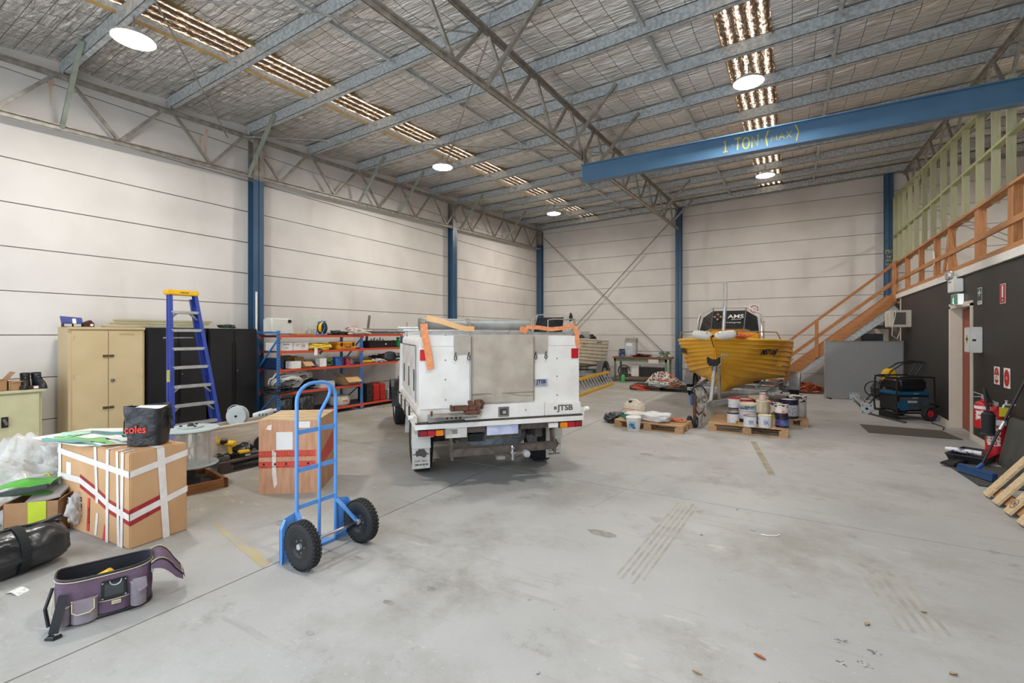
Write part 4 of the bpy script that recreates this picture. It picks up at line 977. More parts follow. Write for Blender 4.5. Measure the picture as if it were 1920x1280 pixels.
# --- blue hand trolley
M_tro = mat('blue_trolley_paint', '#5b94d6', '#5289cc', rough=.3, scale=4)
t = thing('hand_trolley', 'upright blue steel hand trolley with two black pneumatic wheels', 'hand trolley', (-3.11, 2.295, 0))
yl, yr, yc = -.165, .175, .025
zc = 1.13
pts = [(0, yl, .02), (0, yl, zc)] + [(0, yl + .14 - .14 * math.cos(a), zc + .13 * math.sin(a)) for a in [R(15 * k) for k in range(1, 7)]] + [(0, yr - .14 + .14 * math.sin(a), zc + .13 * math.cos(a)) for a in [R(15 * k) for k in range(0, 7)]] + [(0, yr, .02)]
MB().tube(pts, .0135, 12).build('outer_frame_tube', M_tro, t, smooth=True)
pts = [(.0, yc, .02), (.0, yc, 1.0)] + [(0, yc + .012, 1.03), (0, yc + .05, 1.09), (.0, yc + .085, 1.14), (0, yc + .098, 1.18), (0, yc + .09, 1.22), (0, yc + .065, 1.25), (0, yc + .02, 1.262)]
MB().tube(pts, .0125, 12).build('inner_handle_tube', M_tro, t, smooth=True)
for z in (.905, .625, .355): MB().box(-.004, .004, yl, yr, z - .016, z + .016).build('cross_bar', M_tro, t)
MB().box(-.012, .012, yl - .01, yr + .01, .0, .02).build('foot_bar', M_tro, t)
MB().box(-.17, -.0, yl + .01, yr - .01, .0, .005).build('toe_plate', M_tro, t)
for s, y in ((-1, yl), (1, yr)):
    poly = [(0, y, .0), (0, y + s * .135, .0), (0, y + s * .135, .25), (0, y + s * .105, .31), (0, y, .335)]
    MB().prism(poly, (.004, 0, 0)).prism([(0.0, y + s * .135, 0), (0.0, y + s * .135, .25), (.0, y + s * .105, .31)], (.03, 0, 0)).build('wheel_guard', M_tro, t)
    MB().bar((0, y, .33), (.2, y + s * .045, .168), .005, .035, up=(0, 1, 0)).build('axle_bracket', M_tro, t)
    MB().bar((0, y, .03), (.2, y + s * .045, .168), .005, .035, up=(0, 1, 0)).build('axle_bracket', M_tro, t)
MB().cyl((.205, yl - .09, .167), (.205, yr + .09, .167), .010, 12).build('axle', M_chrome, t)
wh = None
for s, y in ((-1, yl - .095), (1, yr + .075)):
    tyre = MB().lathe([(.095, -.028), (.11, -.034), (.135, -.037), (.152, -.033), (.160, -.018), (.162, 0), (.160, .018), (.152, .033), (.135, .037), (.11, .034), (.095, .028)], (.205, y, .167), 48, 'y').build('tyre', M_rubber, t, smooth=True, ang=180)
    mb = MB()
    for k in range(36):
        for r_, off in ((0, -.022), (.5, 0), (0, .022)):
            a = 2 * PI * (k + r_) / 36; M = rot(0, -a, 0, (.205, y, .167))
            mb.box(.158, .167, off - .009, off + .009, -.0095, .0095, M)
    mb.build('tread_block', M_rubber, tyre)['kind'] = 'stuff'
    rimm = MB().lathe([(.02, -.018), (.05, -.012), (.075, -.02), (.09, -.03), (.098, -.03), (.098, .03), (.09, .03), (.075, .02), (.05, .012), (.02, .018)], (.205, y, .167), 32, 'y').build('rim', M_plasticblack, t, smooth=True)
    MB().cyl((.205, y - .035, .167), (.205, y + .035, .167), .02, 14).build('hub', M_galv, rimm)
    for k in range(5):
        a = 2 * PI * k / 5
        for q in (-1, 1): MB().cyl((.205 + .045 * math.cos(a), y + q * .012, .167 + .045 * math.sin(a)), (.205 + .045 * math.cos(a), y + q * .022, .167 + .045 * math.sin(a)), .006, 6).build('wheel_bolt', M_chrome, rimm)
# ================================================================== RACKING ON THE LEFT WALL
M_rb = mat('rack_blue', '#3f79b8', '#386fae', rough=.4, scale=5); M_ro = mat('rack_orange', '#cc4f30', '#c0482b', rough=.45, scale=5)
M_navyshelf = mat('rack_deck_board', '#2c3550', '#353d58', rough=.6)
rk = thing('shelving_rack', 'blue and orange long-span storage rack along the left wall', 'shelving', (0, 0, 0))
xf, xbk, rtop = -8.12, -8.78, 1.70
for y in (5.20, 7.14, 9.05):
    for x in (xf, xbk):
        mb = MB().box(x - .028, x + .0, y - .028, y - .024, 0, rtop).box(x - .028, x + .0, y + .024, y + .028, 0, rtop).box(x - .002, x + .002, y - .028, y + .028, 0, rtop)
        u = mb.build('upright', M_rb, rk)
        if x == xf:
            mb = MB()
            for k in range(30): mb.box(x + .002, x + .003, y - .012, y - .002, .08 + k * .053, .10 + k * .053).box(x + .002, x + .003, y + .004, y + .014, .08 + k * .053, .10 + k * .053)
            mb.build('keyhole', M_dark, u)['kind'] = 'stuff'
        MB().box(x - .045, x + .02, y - .045, y + .045, 0, .006).build('foot_plate', M_rb, u)
    for za, zb in ((.12, .55), (.98, 1.55)): MB().bar((xf - .02, y, zb), (xbk, y, za), .02, .025).build('diagonal', M_rb, rk)
    MB().bar((xf - .02, y, rtop - .03), (xbk, y, rtop - .03), .02, .03).build('diagonal', M_rb, rk)
levels = {0: (1.62, 1.32, .98, .545, .12), 1: (1.64, 1.33, 1.0, .12)}
for b, (y0, y1) in enumerate(((5.23, 7.11), (7.17, 9.02))):
    for z in levels[b]:
        for x in (xf, xbk):
            MB().box(x - .02, x + .004, y0, y1, z - .045, z).box(x - .03, x - .02, y0, y1, z - .045, z - .02).build('shelf_beam', M_ro, rk)
            for yy in (y0, y1): MB().box(x + .004, x + .008, yy - .02, yy + .02, z - .08, z + .015).build('beam_connector', M_ro, rk)
        MB().box(xbk, xf - .02, y0, y1, z - .022, z - .004).build('shelf_board', M_navyshelf, rk)

# things on the rack
SH = [z for z in levels[0]]
def sh(z): return z + .001
X0 = -8.28
def crate(name, label, cat, y0, y1, z, h, m, d=.3, x=-8.32, group=None, bev=.006, rz=0):
    t = thing(name, label, cat, (x, (y0 + y1) / 2, sh(z)), rz, group)
    w = (y1 - y0) / 2; MB().box(-d / 2, d / 2, -w, w, 0, h).build('body', m, t, bevel=bev)
    return t
def prn(t, s, size, x, y, z, m=M_ink, bold=0): text(s, size, m, (x, y, z), (R(90), 0, R(90)), t, ext=.0004, bold=bold)
# top level
t = thing('water_tank', 'translucent white square tank with black cap on the rack top, left end', 'tank', (-8.48, 5.43, 1.62))
MB().box(-.14, .14, -.24, .24, 0, .33).build('tank', mat('milky_plastic', '#d9d8d0', '#cfcec5', rough=.4, alpha=.93), t, bevel=.03, seg=3)
MB().lathe([(0, .02), (.03, .02), (.035, 0)], (.14, .13, .265), 16, 'x').build('cap', M_plasticblack, t, smooth=True)
t = thing('clear_tub', 'tall clear plastic tub on the rack top beside the yellow cord reel', 'tub', (-8.45, 6.12, 1.62))
MB().box(-.12, .12, -.16, .16, 0, .42).build('shell', mat('clear_tub_plastic', '#dfe3d6', '#cfd6c4', rough=.12, alpha=.3), t, bevel=.01)
for k in range(12): MB().cyl((random.uniform(-.08, .08), -.13 + k * .02, .01), (random.uniform(-.08, .08), -.13 + k * .02, .1 + .1 * random.random()), .007, 6).build('fastener', M_pgrey, t)
t = thing('cord_reel', 'blue frame extension reel wound with yellow cord on the rack top', 'reel', (-8.28, 6.25, 1.62), R(25))
MB().lathe([(.03, -.05), (.12, -.05), (.125, -.045), (.12, -.04), (.05, -.04), (.05, .04), (.12, .04), (.125, .045), (.12, .05), (.03, .05)], (0, 0, .145), 28, 'x').build('drum', M_plasticblack, t, smooth=True)
MB().lathe([(.05, -.038), (.105, -.034), (.112, 0), (.105, .034), (.05, .038)], (0, 0, .145), 28, 'x').build('yellow_cord', M_yellow, t, smooth=True)
MB().tube([(.06, -.14, .01), (.06, -.02, .15), (.06, -.06, .27), (.06, .04, .285), (-.06, .04, .285), (-.06, -.06, .27), (-.06, -.02, .15), (-.06, -.14, .01)], .009, 8).build('frame', M_rb, t, smooth=True); MB().tube([(.06, -.14, .01), (.06, .1, .01), (-.06, .1, .01), (-.06, -.14, .01)], .009, 8, closed=True).build('frame', M_rb, t)
solo(MB().box(-.12, .12, -.17, .17, 0, .03), 'timber_offcut', M_pineY, 'flat timber offcut on the rack top beside the white tank', 'board', (-8.3, 5.78, 1.621))
solo(MB().blob((0, 0, .03), (.12, .22, .05), .5, 31, 34, 16, 3, flat=.028), 'cable_heap', mat('dark_green_cable', '#1f3a30'), 'dark green cable heaped on the rack top right of the reel', 'cable', (-8.25, 6.62, 1.621), smooth=True)
M_dust = mat('dusty_cloth', '#c9bfb4', '#b3a89c', rough=.9, scale=9)
solo(MB().blob((0, 0, .05), (.14, .28, .09), .45, 33, 40, 18, 3, flat=.048), 'drop_cloth', M_dust, 'dusty pale cloth draped over the rack top above the middle post', 'cloth', (-8.2, 7.1, 1.63), smooth=True)
solo(MB().blob((0, 0, .03), (.07, .13, .05), .55, 35, 30, 16, 4, flat=.028), 'striped_rag', mat('red_white_check', '#b7475a', '#e6dfdc', rough=.9, scale=45, lo=.48, hi=.52), 'red and white checked rag lying on the dusty cloth', 'rag', (-8.25, 6.98, 1.735), smooth=True)
for i, (x, z, y0, y1, r, lb) in enumerate(((-8.40, 1.70, 7.5, 8.95, .03, 'bright steel tube lying on the rack top, upper of the pair'), (-8.34, 1.655, 7.62, 9.0, .016, 'thin steel tube lying on the rack top, lower of the pair'), (-8.5, 1.76, 7.2, 8.6, .014, 'dull grey tube lying behind the bright tube on the rack top'))):
    solo(MB().cyl((0, y0, 0), (0, y1, 0), r, 12), 'steel_tube', M_chrome if i < 2 else M_galvd, lb, 'tube', (x, 0, z), smooth=True)
solo(MB().bar((0, 0, 0), (0, .12, .75), .05, .03, up=(1, 0, 0)), 'leaning_board', mat('weathered_grey_wood', '#7d7468', '#655d53', rough=.85), 'weathered board leaning on the wall behind the rack top', 'board', (-8.85, 7.9, 1.35))
# level 2
for i, (y0, y1, lb, wr) in enumerate(((4.93 + .32, 5.52, 'white long carton behind the left rack post, second shelf', 'EPSON'), (5.53, 5.86, 'white long carton right of the left rack post, second shelf', '14'))):
    t = crate('white_carton', lb, 'box', y0, y1, 1.32, .155, M_whitemetal, .45, -8.40)
    if i == 0: prn(t, 'PROTON', .03, .226, .0, .12, bold=.001); prn(t, 'one set\ninsulated', .022, .226, .0, .06)
    else: prn(t, '14', .06, .226, .04, .085, bold=.001); MB().tube([(.226, .04 + .045 * math.cos(a), .085 + .045 * math.sin(a)) for a in [R(20 * k) for k in range(18)]], .0018, 4, closed=True).build('ring_mark', M_ink, t); prn(t, 'CAUTION\nfragile', .018, .226, -.08, .1)
t = thing('yellow_bag', 'crumpled yellow plastic bag with white tag, second shelf of the rack', 'bag', (-8.28, 6.13, sh(1.32)))
MB().blob((0, 0, .065), (.16, .27, .07), .22, 41, 40, 18, 3, flat=.063, pw=.6).build('bag_body', mat('yellow_vinyl', '#e0c12f', '#c9a820', rough=.35, scale=8, bump=.5, bscale=10), t, smooth=True)
MB().bar((.17, -.15, .03), (.18, -.17, -.1), .07, .003, up=(1, 0, 0)).build('paper_tag', M_white, t); MB().bar((.15, -.1, .02), (.17, -.02, -.06), .09, .004, up=(1, 0, 0)).build('torn_corner', M_plasticblack, t)
t = crate('equipment_case', 'orange hard equipment case with black latches, second shelf of the rack', 'case', 6.52, 7.0, 1.32, .10, mat('orange_case_plastic', '#e49a1f', '#d98e18', rough=.45), .34, -8.30, bev=.02)
MB().box(-.17, .17, -.24, .24, .102, .155).build('lid', MC['orange_case_plastic'], t, bevel=.02)
for y in (-.15, .15): MB().box(.17, .182, y - .02, y + .02, .06, .14).build('latch', M_plasticblack, t)
MB().tube([(.175, -.07, .08), (.2, -.06, .05), (.2, .06, .05), (.175, .07, .08)], .01, 8).build('handle', M_plasticblack, t)
t = thing('black_tub', 'black plastic tub with tools, second shelf in the right bay', 'tub', (-8.32, 7.78, sh(1.33)))
P = [[(sx * (.13 + .02 * u), sy * (.36 + .03 * u), .005 + .15 * u) for sx, sy in ((1, -1), (1, 1), (-1, 1), (-1, -1))] for u in (0, 1)]
MB().grid(P, True).add([(sx * .13, sy * .36, .005) for sx, sy in ((1, -1), (1, 1), (-1, 1), (-1, -1))], [(0, 1, 2, 3)]).build('tub', M_plasticblack, t)
MB().bar((.155, -.395, .155), (.155, .395, .155), .02, .012).bar((-.155, -.395, .155), (-.155, .395, .155), .02, .012).build('rim', M_plasticblack, t)
MB().lathe([(0, .006), (.015, .004), (.018, 0)], (.148, .12, .08), 10, 'x').build('white_cap', M_white, t)
for k in range(5): MB().cyl((-.05, -.2 + k * .09, .08), (.0, -.18 + k * .09, .2 + .03 * (k % 2)), .015, 8).build('tool_handle', M_galvd, t)
t = thing('spray_bottle', 'green and black spray bottle on the second shelf, right bay', 'bottle', (-8.3, 8.38, sh(1.33)))
MB().lathe([(0, 0), (.05, 0), (.055, .02), (.055, .14), (.03, .18), (.018, .2)], (0, .04, 0), 18).build('bottle', mat('green_bottle', '#1f9a52', '#1a8a48', rough=.3), t, smooth=True)
MB().box(-.03, .05, .0, .07, .19, .24).build('trigger_head', mat('green_head', '#2fae63'), t, bevel=.008); MB().lathe([(0, 0), (.045, 0), (.045, .16), (0, .17)], (-.02, -.08, 0), 16).build('black_can', M_plasticblack, t, smooth=True)
# level 3
crate('storage_tub', 'dark blue ribbed tub behind the left rack post, third shelf', 'tub', 5.24, 5.42, .98, .2, mat('navy_plastic', '#1f2f52', rough=.4), .4, -8.5)
crate('white_carton', 'plain white carton on the third shelf beside the rack post', 'box', 5.46, 5.66, .98, .14, M_whitemetal, .2, -8.22)
flapbox('open brown carton with pale flap on the third shelf', -8.28, 5.82, .981, .22, .2, .12, R(0), M_card, ((1, .13, -40), (-1, .1, 60)))
flapbox('tall brown carton at the back of the third shelf', -8.6, 5.72, .981, .2, .24, .22, 0, M_cardd, ((1, .1, 5), (-1, .05, 10)))
t = crate('white_switch_box', 'white enclosure with round conduit tail on the third shelf', 'enclosure', 6.09, 6.25, .98, .17, M_whitemetal, .16, -8.22)
MB().tube([(.05, -.1, .03), (.09, -.14, .05), (.08, -.16, .12)], .012, 6).build('tail', M_pgrey, t)
t = thing('cable_spool', 'green and black cable spool on the third shelf', 'spool', (-8.25, 6.36, sh(.98)))
coil(MB(), (0, 0, .03), .09, 5, .009, .09, 8, .03).build('cable', mat('olive_cable', '#3d5a38', '#55703a', rough=.5), t); coil(MB(), (0, 0, .11), .07, 2, .006, .05, 9, .05).build('lime_wire', mat('lime_wire', '#a9c23a'), t)
t = thing('cable_spool', 'blue plastic cable spool on the third shelf beside the pink one', 'spool', (-8.25, 6.60, sh(.98)))
MB().lathe([(0, 0), (.11, 0), (.11, .012), (.09, .02), (.09, .16), (.11, .168), (.11, .18), (0, .18)], n=24).build('drum', mat('bright_blue_plastic', '#1f5fa8', '#1a559a', rough=.35), t, smooth=True)
t = thing('cable_spool', 'crimson cable spool with pink wire end on the third shelf', 'spool', (-8.25, 6.85, sh(.98)))
MB().lathe([(0, 0), (.08, 0), (.08, .01), (.07, .02), (.07, .12), (.08, .13), (.08, .14), (0, .14)], n=24).build('drum', mat('crimson_cable', '#a81d45', '#98183d', rough=.4), t, smooth=True); MB().tube([(.07, .0, .13), (.1, -.08, .12), (.12, -.02, .04), (.11, .06, .01)], .004, 5).build('wire_end', mat('pink_wire', '#e06bb0'), t)
solo(MB().lathe([(.15, 0), (.14, .06), (.10, .13), (.04, .17), (0, .175)], n=24), 'lamp_dome', mat('frosted_dome', '#c9c7c3', '#bab8b4', rough=.3, alpha=.85), 'frosted white dome cover standing at the back of the third shelf', 'dome', (-8.5, 7.05 - .0, .985), smooth=True)
t = thing('spirit_level', 'yellow spirit level lying across the third shelf, right bay', 'level', (-8.2, 7.35, sh(1.0) + .01))
MB().box(-.02, .02, -.17, .2, 0, .05).build('body', M_yellow, t, bevel=.004); MB().lathe([(.0, 0), (.03, 0), (.03, .03), (0, .03)], (-.0, .17, .04), 14, 'x').build('vial', M_cream, t)
solo(MB().blob((0, 0, .03), (.13, .2, .04), .5, 51, 30, 14, 4, flat=.028), 'paper_heap', mat('mixed_pale_litter', '#d9d0cb', '#a59a94', rough=.8, scale=18), 'pale heap of packets on the third shelf, right bay', 'packets', (-8.25, 7.72, 1.0), smooth=True)
solo(MB().blob((0, 0, .06), (.18, .3, .09), .6, 53, 34, 18, 4, flat=.055), 'dark_heap', mat('brown_litter', '#3e322b', '#5c4c42', rough=.8, scale=14), 'dark heap of harness at the back of the third shelf, right bay', 'harness', (-8.5, 8.1, 1.0), smooth=True)
solo(MB().blob((0, 0, .1), (.12, .2, .12), .6, 55, 34, 18, 4, flat=.09), 'foil_heap', mat('silver_litter', '#b5b0ac', '#86807b', rough=.4, scale=14), 'silvery crumpled heap on the third shelf beside the ute mirror', 'packets', (-8.3, 8.7, 1.0), smooth=True)
# level 4
t = thing('hose_coil', 'thick white hose coiled over the fourth shelf of the rack', 'hose', (-8.32, 5.58, .60))
M_hose = mat('off_white_hose', '#dedad3', '#cbc6be', rough=.5)

rr = random.Random(61)
for k in range(13):
    q = k / 12; cy, cz, cx, r_ = (-.10 + .05 * rr.uniform(-1, 1), .16, .10 - .24 * q, .20 + .05 * rr.uniform(-1, 1)) if k < 8 else (.20 + .04 * rr.uniform(-1, 1), .17, .02 - .1 * q, .19 + .03 * rr.uniform(-1, 1))
    tl = R(rr.uniform(20, 38)); MB().tube([(cx + r_ * .55 * math.sin(a) * math.cos(tl) - .0, cy + r_ * 1.25 * math.cos(a), max(.015, cz - .06 + r_ * math.sin(a) * math.sin(tl) + .03 * rr.uniform(-1, 1) * math.sin(a * 2) + .016 * k * .5)) for a in [2 * PI * j / 24 for j in range(24)]], .016, 7, closed=True).build('hose_loop', M_hose, t, smooth=True)

solo(coil(MB(), (0, 0, 0), .2, 8, .014, .1, 65, .06, sq=(1, 1.1)), 'cable_coil', M_plasticblack, 'black cable coil hanging over the fourth shelf end, left', 'cable', (-8.2, 5.24, .57), smooth=True)
t = crate('flat_carton', 'flat white and grey carton stack on the fourth shelf', 'box', 6.12, 6.46, .545, .10, mat('grey_white_card', '#c9c3c0', '#b5afac'), .3, -8.3); MB().box(-.14, .14, -.15, .16, .103, .13).build('lid', M_pgrey, t, bevel=.004)
solo(MB().blob((0, 0, .08), (.2, .18, .1), .4, 67, 30, 16, 3, flat=.078), 'black_bag', M_plasticblack, 'black bag at the back of the fourth shelf behind the carton', 'bag', (-8.55, 6.15, .547), smooth=True)
flapbox('large open carton with pale front flap on the fourth shelf', -8.33, 6.93, .546, .26, .36, .17, 0, M_card, ((1, .17, -38), (-2, .14, 40), (2, .1, -50)))
# bottom level
t = thing('cable_drum', 'black wrapped cable drum on the bottom shelf beside the rack post', 'cable drum', (-8.36, 5.46, .121)); M_cabd = mat('wrapped_black_cable', '#2a2a2b', '#6b6a68', rough=.3, scale=30, lo=.5, hi=.62, stretch=(1, 1, .4))
MB().lathe([(0, 0), (.13, 0), (.14, .02), (.14, .26), (.13, .28), (.05, .28), (.04, .2), (0, .2)], n=26).build('coil_body', M_cabd, t, smooth=True)
t = thing('cable_drum', 'wide black wrapped cable drum on the bottom shelf', 'cable drum', (-8.37, 5.88, .121)); MB().lathe([(0, 0), (.19, 0), (.20, .02), (.20, .27), (.19, .29), (.07, .29), (.06, .2), (0, .2)], n=28).build('coil_body', M_cabd, t, smooth=True); MB().box(.0, .195, -.01, .01, .29, .295).build('strap', M_pgrey, t)
t = thing('cable_drum', 'cream wrapped cable coil with red print on the bottom shelf', 'cable drum', (-8.38, 6.75, .121)); MB().lathe([(.08, 0), (.19, .0), (.22, .04), (.22, .15), (.19, .2), (.08, .2), (.08, 0)], n=30).build('coil_body', mat('cream_wrap', '#d5cbb9', '#c3b8a5', rough=.3, scale=20), t, smooth=True); text('CABLE', .05, M_redpaint, (.222, -.02, .1), (R(90), 0, R(90)), t)
for k in range(2):
    t = crate('tool_case', ('red ribbed plastic tool case, left of the two on the bottom shelf', 'red ribbed plastic tool case, right of the two on the bottom shelf')[k], 'case', 7.5 + k * .19, 7.68 + k * .19, .12, .38, mat('red_case_plastic', '#b92a26', '#a8231f', rough=.4), .3, -8.3, bev=.015)
    for q in range(6): MB().box(.15, .162, -.08, .08, .04 + q * .055, .065 + q * .055).build('rib', MC['red_case_plastic'], t, bevel=.003)
    MB().tube([(0, -.05, .38), (0, -.04, .41), (0, .04, .41), (0, .05, .38)], .01, 6).build('handle', MC['red_case_plastic'], t)
t = crate('tool_case', 'black plastic tool case left of the red ones on the bottom shelf', 'case', 7.3, 7.48, .12, .40, M_plasticblack, .3, -8.3, bev=.015); MB().lathe([(.05, 0), (.07, .006), (.085, 0)], (.151, 0, .2), 24, 'x').build('round_emblem', M_rubber, t)
t = crate('metal_box', 'small grey metal box at the right end of the bottom shelf', 'box', 7.96, 8.25, .12, .2, M_pgrey, .3, -8.3); MB().box(-.152, .152, -.147, .147, .2, .22).build('lid', M_pgrey, t)
solo(MB().tube([(-7.95, 7.3, .01), (-7.9, 7.45, .012), (-8.0, 7.55, .01), (-7.9, 7.62, .02), (-7.85, 7.5, .012)], .012, 6), 'hose_offcut', M_galvd, 'grey hose offcut on the floor in front of the rack', 'hose')
# ================================================================== THE UTE
UR = R(48.9)
ut = thing('utility_truck', 'white utility truck with tall white canopy and brown tarp, seen from behind', 'vehicle', (-2.64, 4.24, 0), UR)
M_tray = mat('dirty_white_tray', '#d8d3cc', '#bfb6ab', rough=.55, scale=7, lo=.4, hi=.7)
M_side = mat('dusty_canopy_side', '#cfcac4', '#b5aea6', rough=.5, scale=4)
M_tarp = mat('brown_mesh_tarp', '#b5a99b', '#a39789', rough=.85, scale=5, bump=.25, bscale=30)
M_clear = mat('clear_tarp_flap', '#b8aea3', '#a89e92', rough=.35, scale=6)
M_iron = mat('grimy_brown_steel', '#655a52', '#4d443f', rough=.8, metal=.2, scale=16, bump=.3)
M_under = mat('road_grime', '#4b4540', '#37322f', rough=.85, scale=9)
M_amber = mat('amber_lens', '#ee8a1c', '#e57f12', rough=.25); M_dred = mat('dark_red_lens', '#9a1f2c', '#871a26', rough=.2)
# canopy
def canopy_profile(y, inset=0):
    pts = []
    x0, x1, z0, z1, r = -.885, .915, .86, 1.615, .07
    for (cx, cz, a0) in ((x1 - r, z1 - r, 0), (x0 + r, z1 - r, 90)):
        for k in range(7):
            a = R(a0 + 15 * k); pts.append((cx + r * math.cos(a), y, cz + r * math.sin(a)))
    pts += [(x0, y, z0), (x1, y, z0)]
    return pts
MB().prism(canopy_profile(.06), (0, 1.95, 0)).build('canopy', M_whitemetal, ut, smooth=True, ang=30)
for x0, x1, nm in ((-.875, -.36, 'canopy_rear_panel'), (.37, .905, 'canopy_rear_panel')):
    pz = 1.60 if x0 < 0 else 1.60
    o = MB().box(x0, x1, .048, .06, .86, 1.50).build(nm, M_whitemetal, ut, bevel=.003)
    for z in (.95, 1.16, 1.36): MB().cyl(((x0 + x1) / 2 + (-.0), .047, z), ((x0 + x1) / 2, .044, z), .009, 8).build('rivet', M_galvd, o)
MB().box(-.86, .9, .05, .056, 1.495, 1.505).build('drip_rail', M_side, ut)
# left side door of the canopy with frame, latches
sd = MB().box(-.90, -.885, .25, 1.85, .92, 1.50).build('canopy_side_door', M_side, ut, bevel=.004)
for y in (.35, .9, 1.5): MB().box(-.91, -.90, y, y + .03, 1.02, 1.25).build('latch', M_under, sd)
MB().box(-.903, -.9, .245, .255, .9, 1.51).box(-.903, -.9, .245, 1.855, 1.503, 1.512).build('seal', M_under, sd)
# centre tarp with hem, flaps and toggles
P = []
for i in range(25):
    x = -.345 + .70 * i / 24
    P.append([(x, .035 - .022 * noise.noise(Vector((x * 3.5, z * 3.5, 2))) - .012 * math.sin(8 * (x + z)) * (1 - abs(x) / .4), z) for z in [1.625 - .72 * j / 24 for j in range(25)]])
MB().grid(P).grid([[(a, b + .006, c) for a, b, c in r] for r in P]).build('tarp', M_tarp, ut, smooth=True, ang=180)
MB().box(-.345, .355, .018, .024, .995, 1.003).build('tarp_hem', mat('tarp_hem', '#857a6c'), ut)
for x in (-.345, .352): MB().box(x - .004, x + .004, .02, .03, .90, 1.6).build('tarp_hem', MC['tarp_hem'], ut)
for x0, x1 in ((-.53, -.35), (.36, .52)):
    MB().box(x0, x1, .036, .046, 1.42, 1.618).build('tarp_flap', M_clear, ut)
    for x in (x0 + .02, x1 - .02):
        MB().tube([(x, .03, 1.44), (x - .012, .025, 1.41), (x - .02, .025, 1.37), (x - .005, .025, 1.355), (x + .008, .025, 1.37), (x + .002, .025, 1.41)], .005, 6).build('toggle', M_ink, ut)
# decals
MB().box(.37, .52, .040, .0465, 1.055, 1.135).build('maker_plate', mat('silver_plate', '#a9adb6', '#9ca0a9', rough=.4), ut)
text('JTSB', .058, mat('navy_print', '#26305a'), (.445, .0395, 1.105), parent=ut, bold=.002); text('TRAYS  CANOPIES', .012, MC['navy_print'], (.445, .0395, 1.07), parent=ut, ext=.0005)
# tailgate / lower rear panels
MB().box(-.42, .47, .005, .055, .735, .885).build('tailgate', M_whitemetal, ut, bevel=.004)
MB().box(.475, .91, .01, .055, .735, .865).build('lower_panel', M_whitemetal, ut, bevel=.003)
text('■TSB'.replace('■', 'J'), .085, mat('grey_brown_print', '#6b625a'), (.72, .008, .81), parent=ut, bold=.003, sx=1.15)
MB().box(.585, .615, .007, .009, .795, .83).build('print_block', MC['grey_brown_print'], ut)
for x in (-.25, .25): MB().cyl((x, .004, .81), (x, .001, .81), .012, 10).build('bolt', M_galv, ut)
lt = MB().box(-.06, .06, -.002, .006, .75, .855).build('paddle_latch', M_chrome, ut, bevel=.008); MB().box(-.04, .04, -.008, -.001, .77, .835).build('latch_recess', M_under, lt, bevel=.006); MB().box(-.015, .02, -.016, -.006, .785, .815).build('latch_paddle', M_galv, lt)
# deck
MB().box(-.90, .93, .06, 2.02, .70, .86).build('tray_deck', M_tray, ut)
MB().box(-.935, .935, -.02, .04, .665, .715).build('rear_rail', M_whitemetal, ut, bevel=.004); MB().box(-.93, .93, -.0, .03, .715, .735).build('rear_rail', M_under, ut)
for s in (-1, 1): MB().box(s * .93 - .02, s * .93 + .02, 0, 2.0, .70, .80).build('side_rail', M_tray, ut); MB().cyl((s * .95, .0, .79), (s * 1.0, .0, .79), .025, 10).build('rail_end', M_whitemetal, ut)
for y in (.3, .8, 1.3, 1.8): MB().box(-.965, -.95, y, y + .06, .70, .86).build('side_latch', M_under, ut)
# bracket and vice
MB().prism([(-.80, -.02, .735), (-.80, -.02, .80), (-.28, -.02, .80), (-.30, -.02, .76)], (0, .06, 0)).build('vice_bracket', M_galvd, ut); MB().box(-.80, -.28, -.14, .04, .80, .812).build('vice_plate', M_galvd, ut); MB().box(-.79, -.77, -.10, -.08, .812, .86).build('bolt', M_rust, ut)
for k in range(4): MB().box(-.62 + k * .045, -.60 + k * .045, -.024, -.02, .76, .79).build('slot', M_ink, ut)
vc = MB().box(-.44, -.30, -.12, .0, .812, .85).box(-.40, -.32, -.11, -.01, .85, .90).box(-.56, -.40, -.09, -.03, .845, .90).build('vice_body', M_rust, ut, bevel=.01)
[MB().box(*b_).build('vice_jaw', M_rust, vc, bevel=.006) for b_ in ((-.585, -.56, -.11, -.01, .845, .905), (-.33, -.25, -.11, -.02, .86, .95), (-.40, -.36, -.11, -.02, .90, .945))]; MB().cyl((-.30, -.13, .83), (-.30, -.13, .96), .009, 8).build('vice_handle', M_rust, vc); MB().cyl((-.30, -.14, .91), (-.24, -.05, .91), .02, 10).build('vice_screw', M_rust, vc)
# lamps
def cluster(x0, cols, w, nm='tail_light'):
    o = MB().box(x0 - .01, x0 + w * len(cols) + .01, -.0, .05, .592, .655).build(nm, M_under, ut)
    for i, m in enumerate(cols): MB().box(x0 + w * i, x0 + w * (i + 1) - .003, -.028, .0, .596, .652).build('lens', m, o, bevel=.006)
cluster(-.89, (M_dred, M_red, M_amber), .082)
cluster(.65, (M_amber, M_red, M_dred), .088)
MB().box(-.635, -.5, .0, .04, .60, .65).build('lamp_bracket', M_galvd, ut); MB().box(.52, .63, .0, .04, .60, .65).build('lamp_bracket', M_whitemetal, ut)
for x, m in ((-.878, M_red), (.81, M_red)): MB().box(x, x + .085, .036, .046, 1.36, 1.47).build('reflector', m, ut)
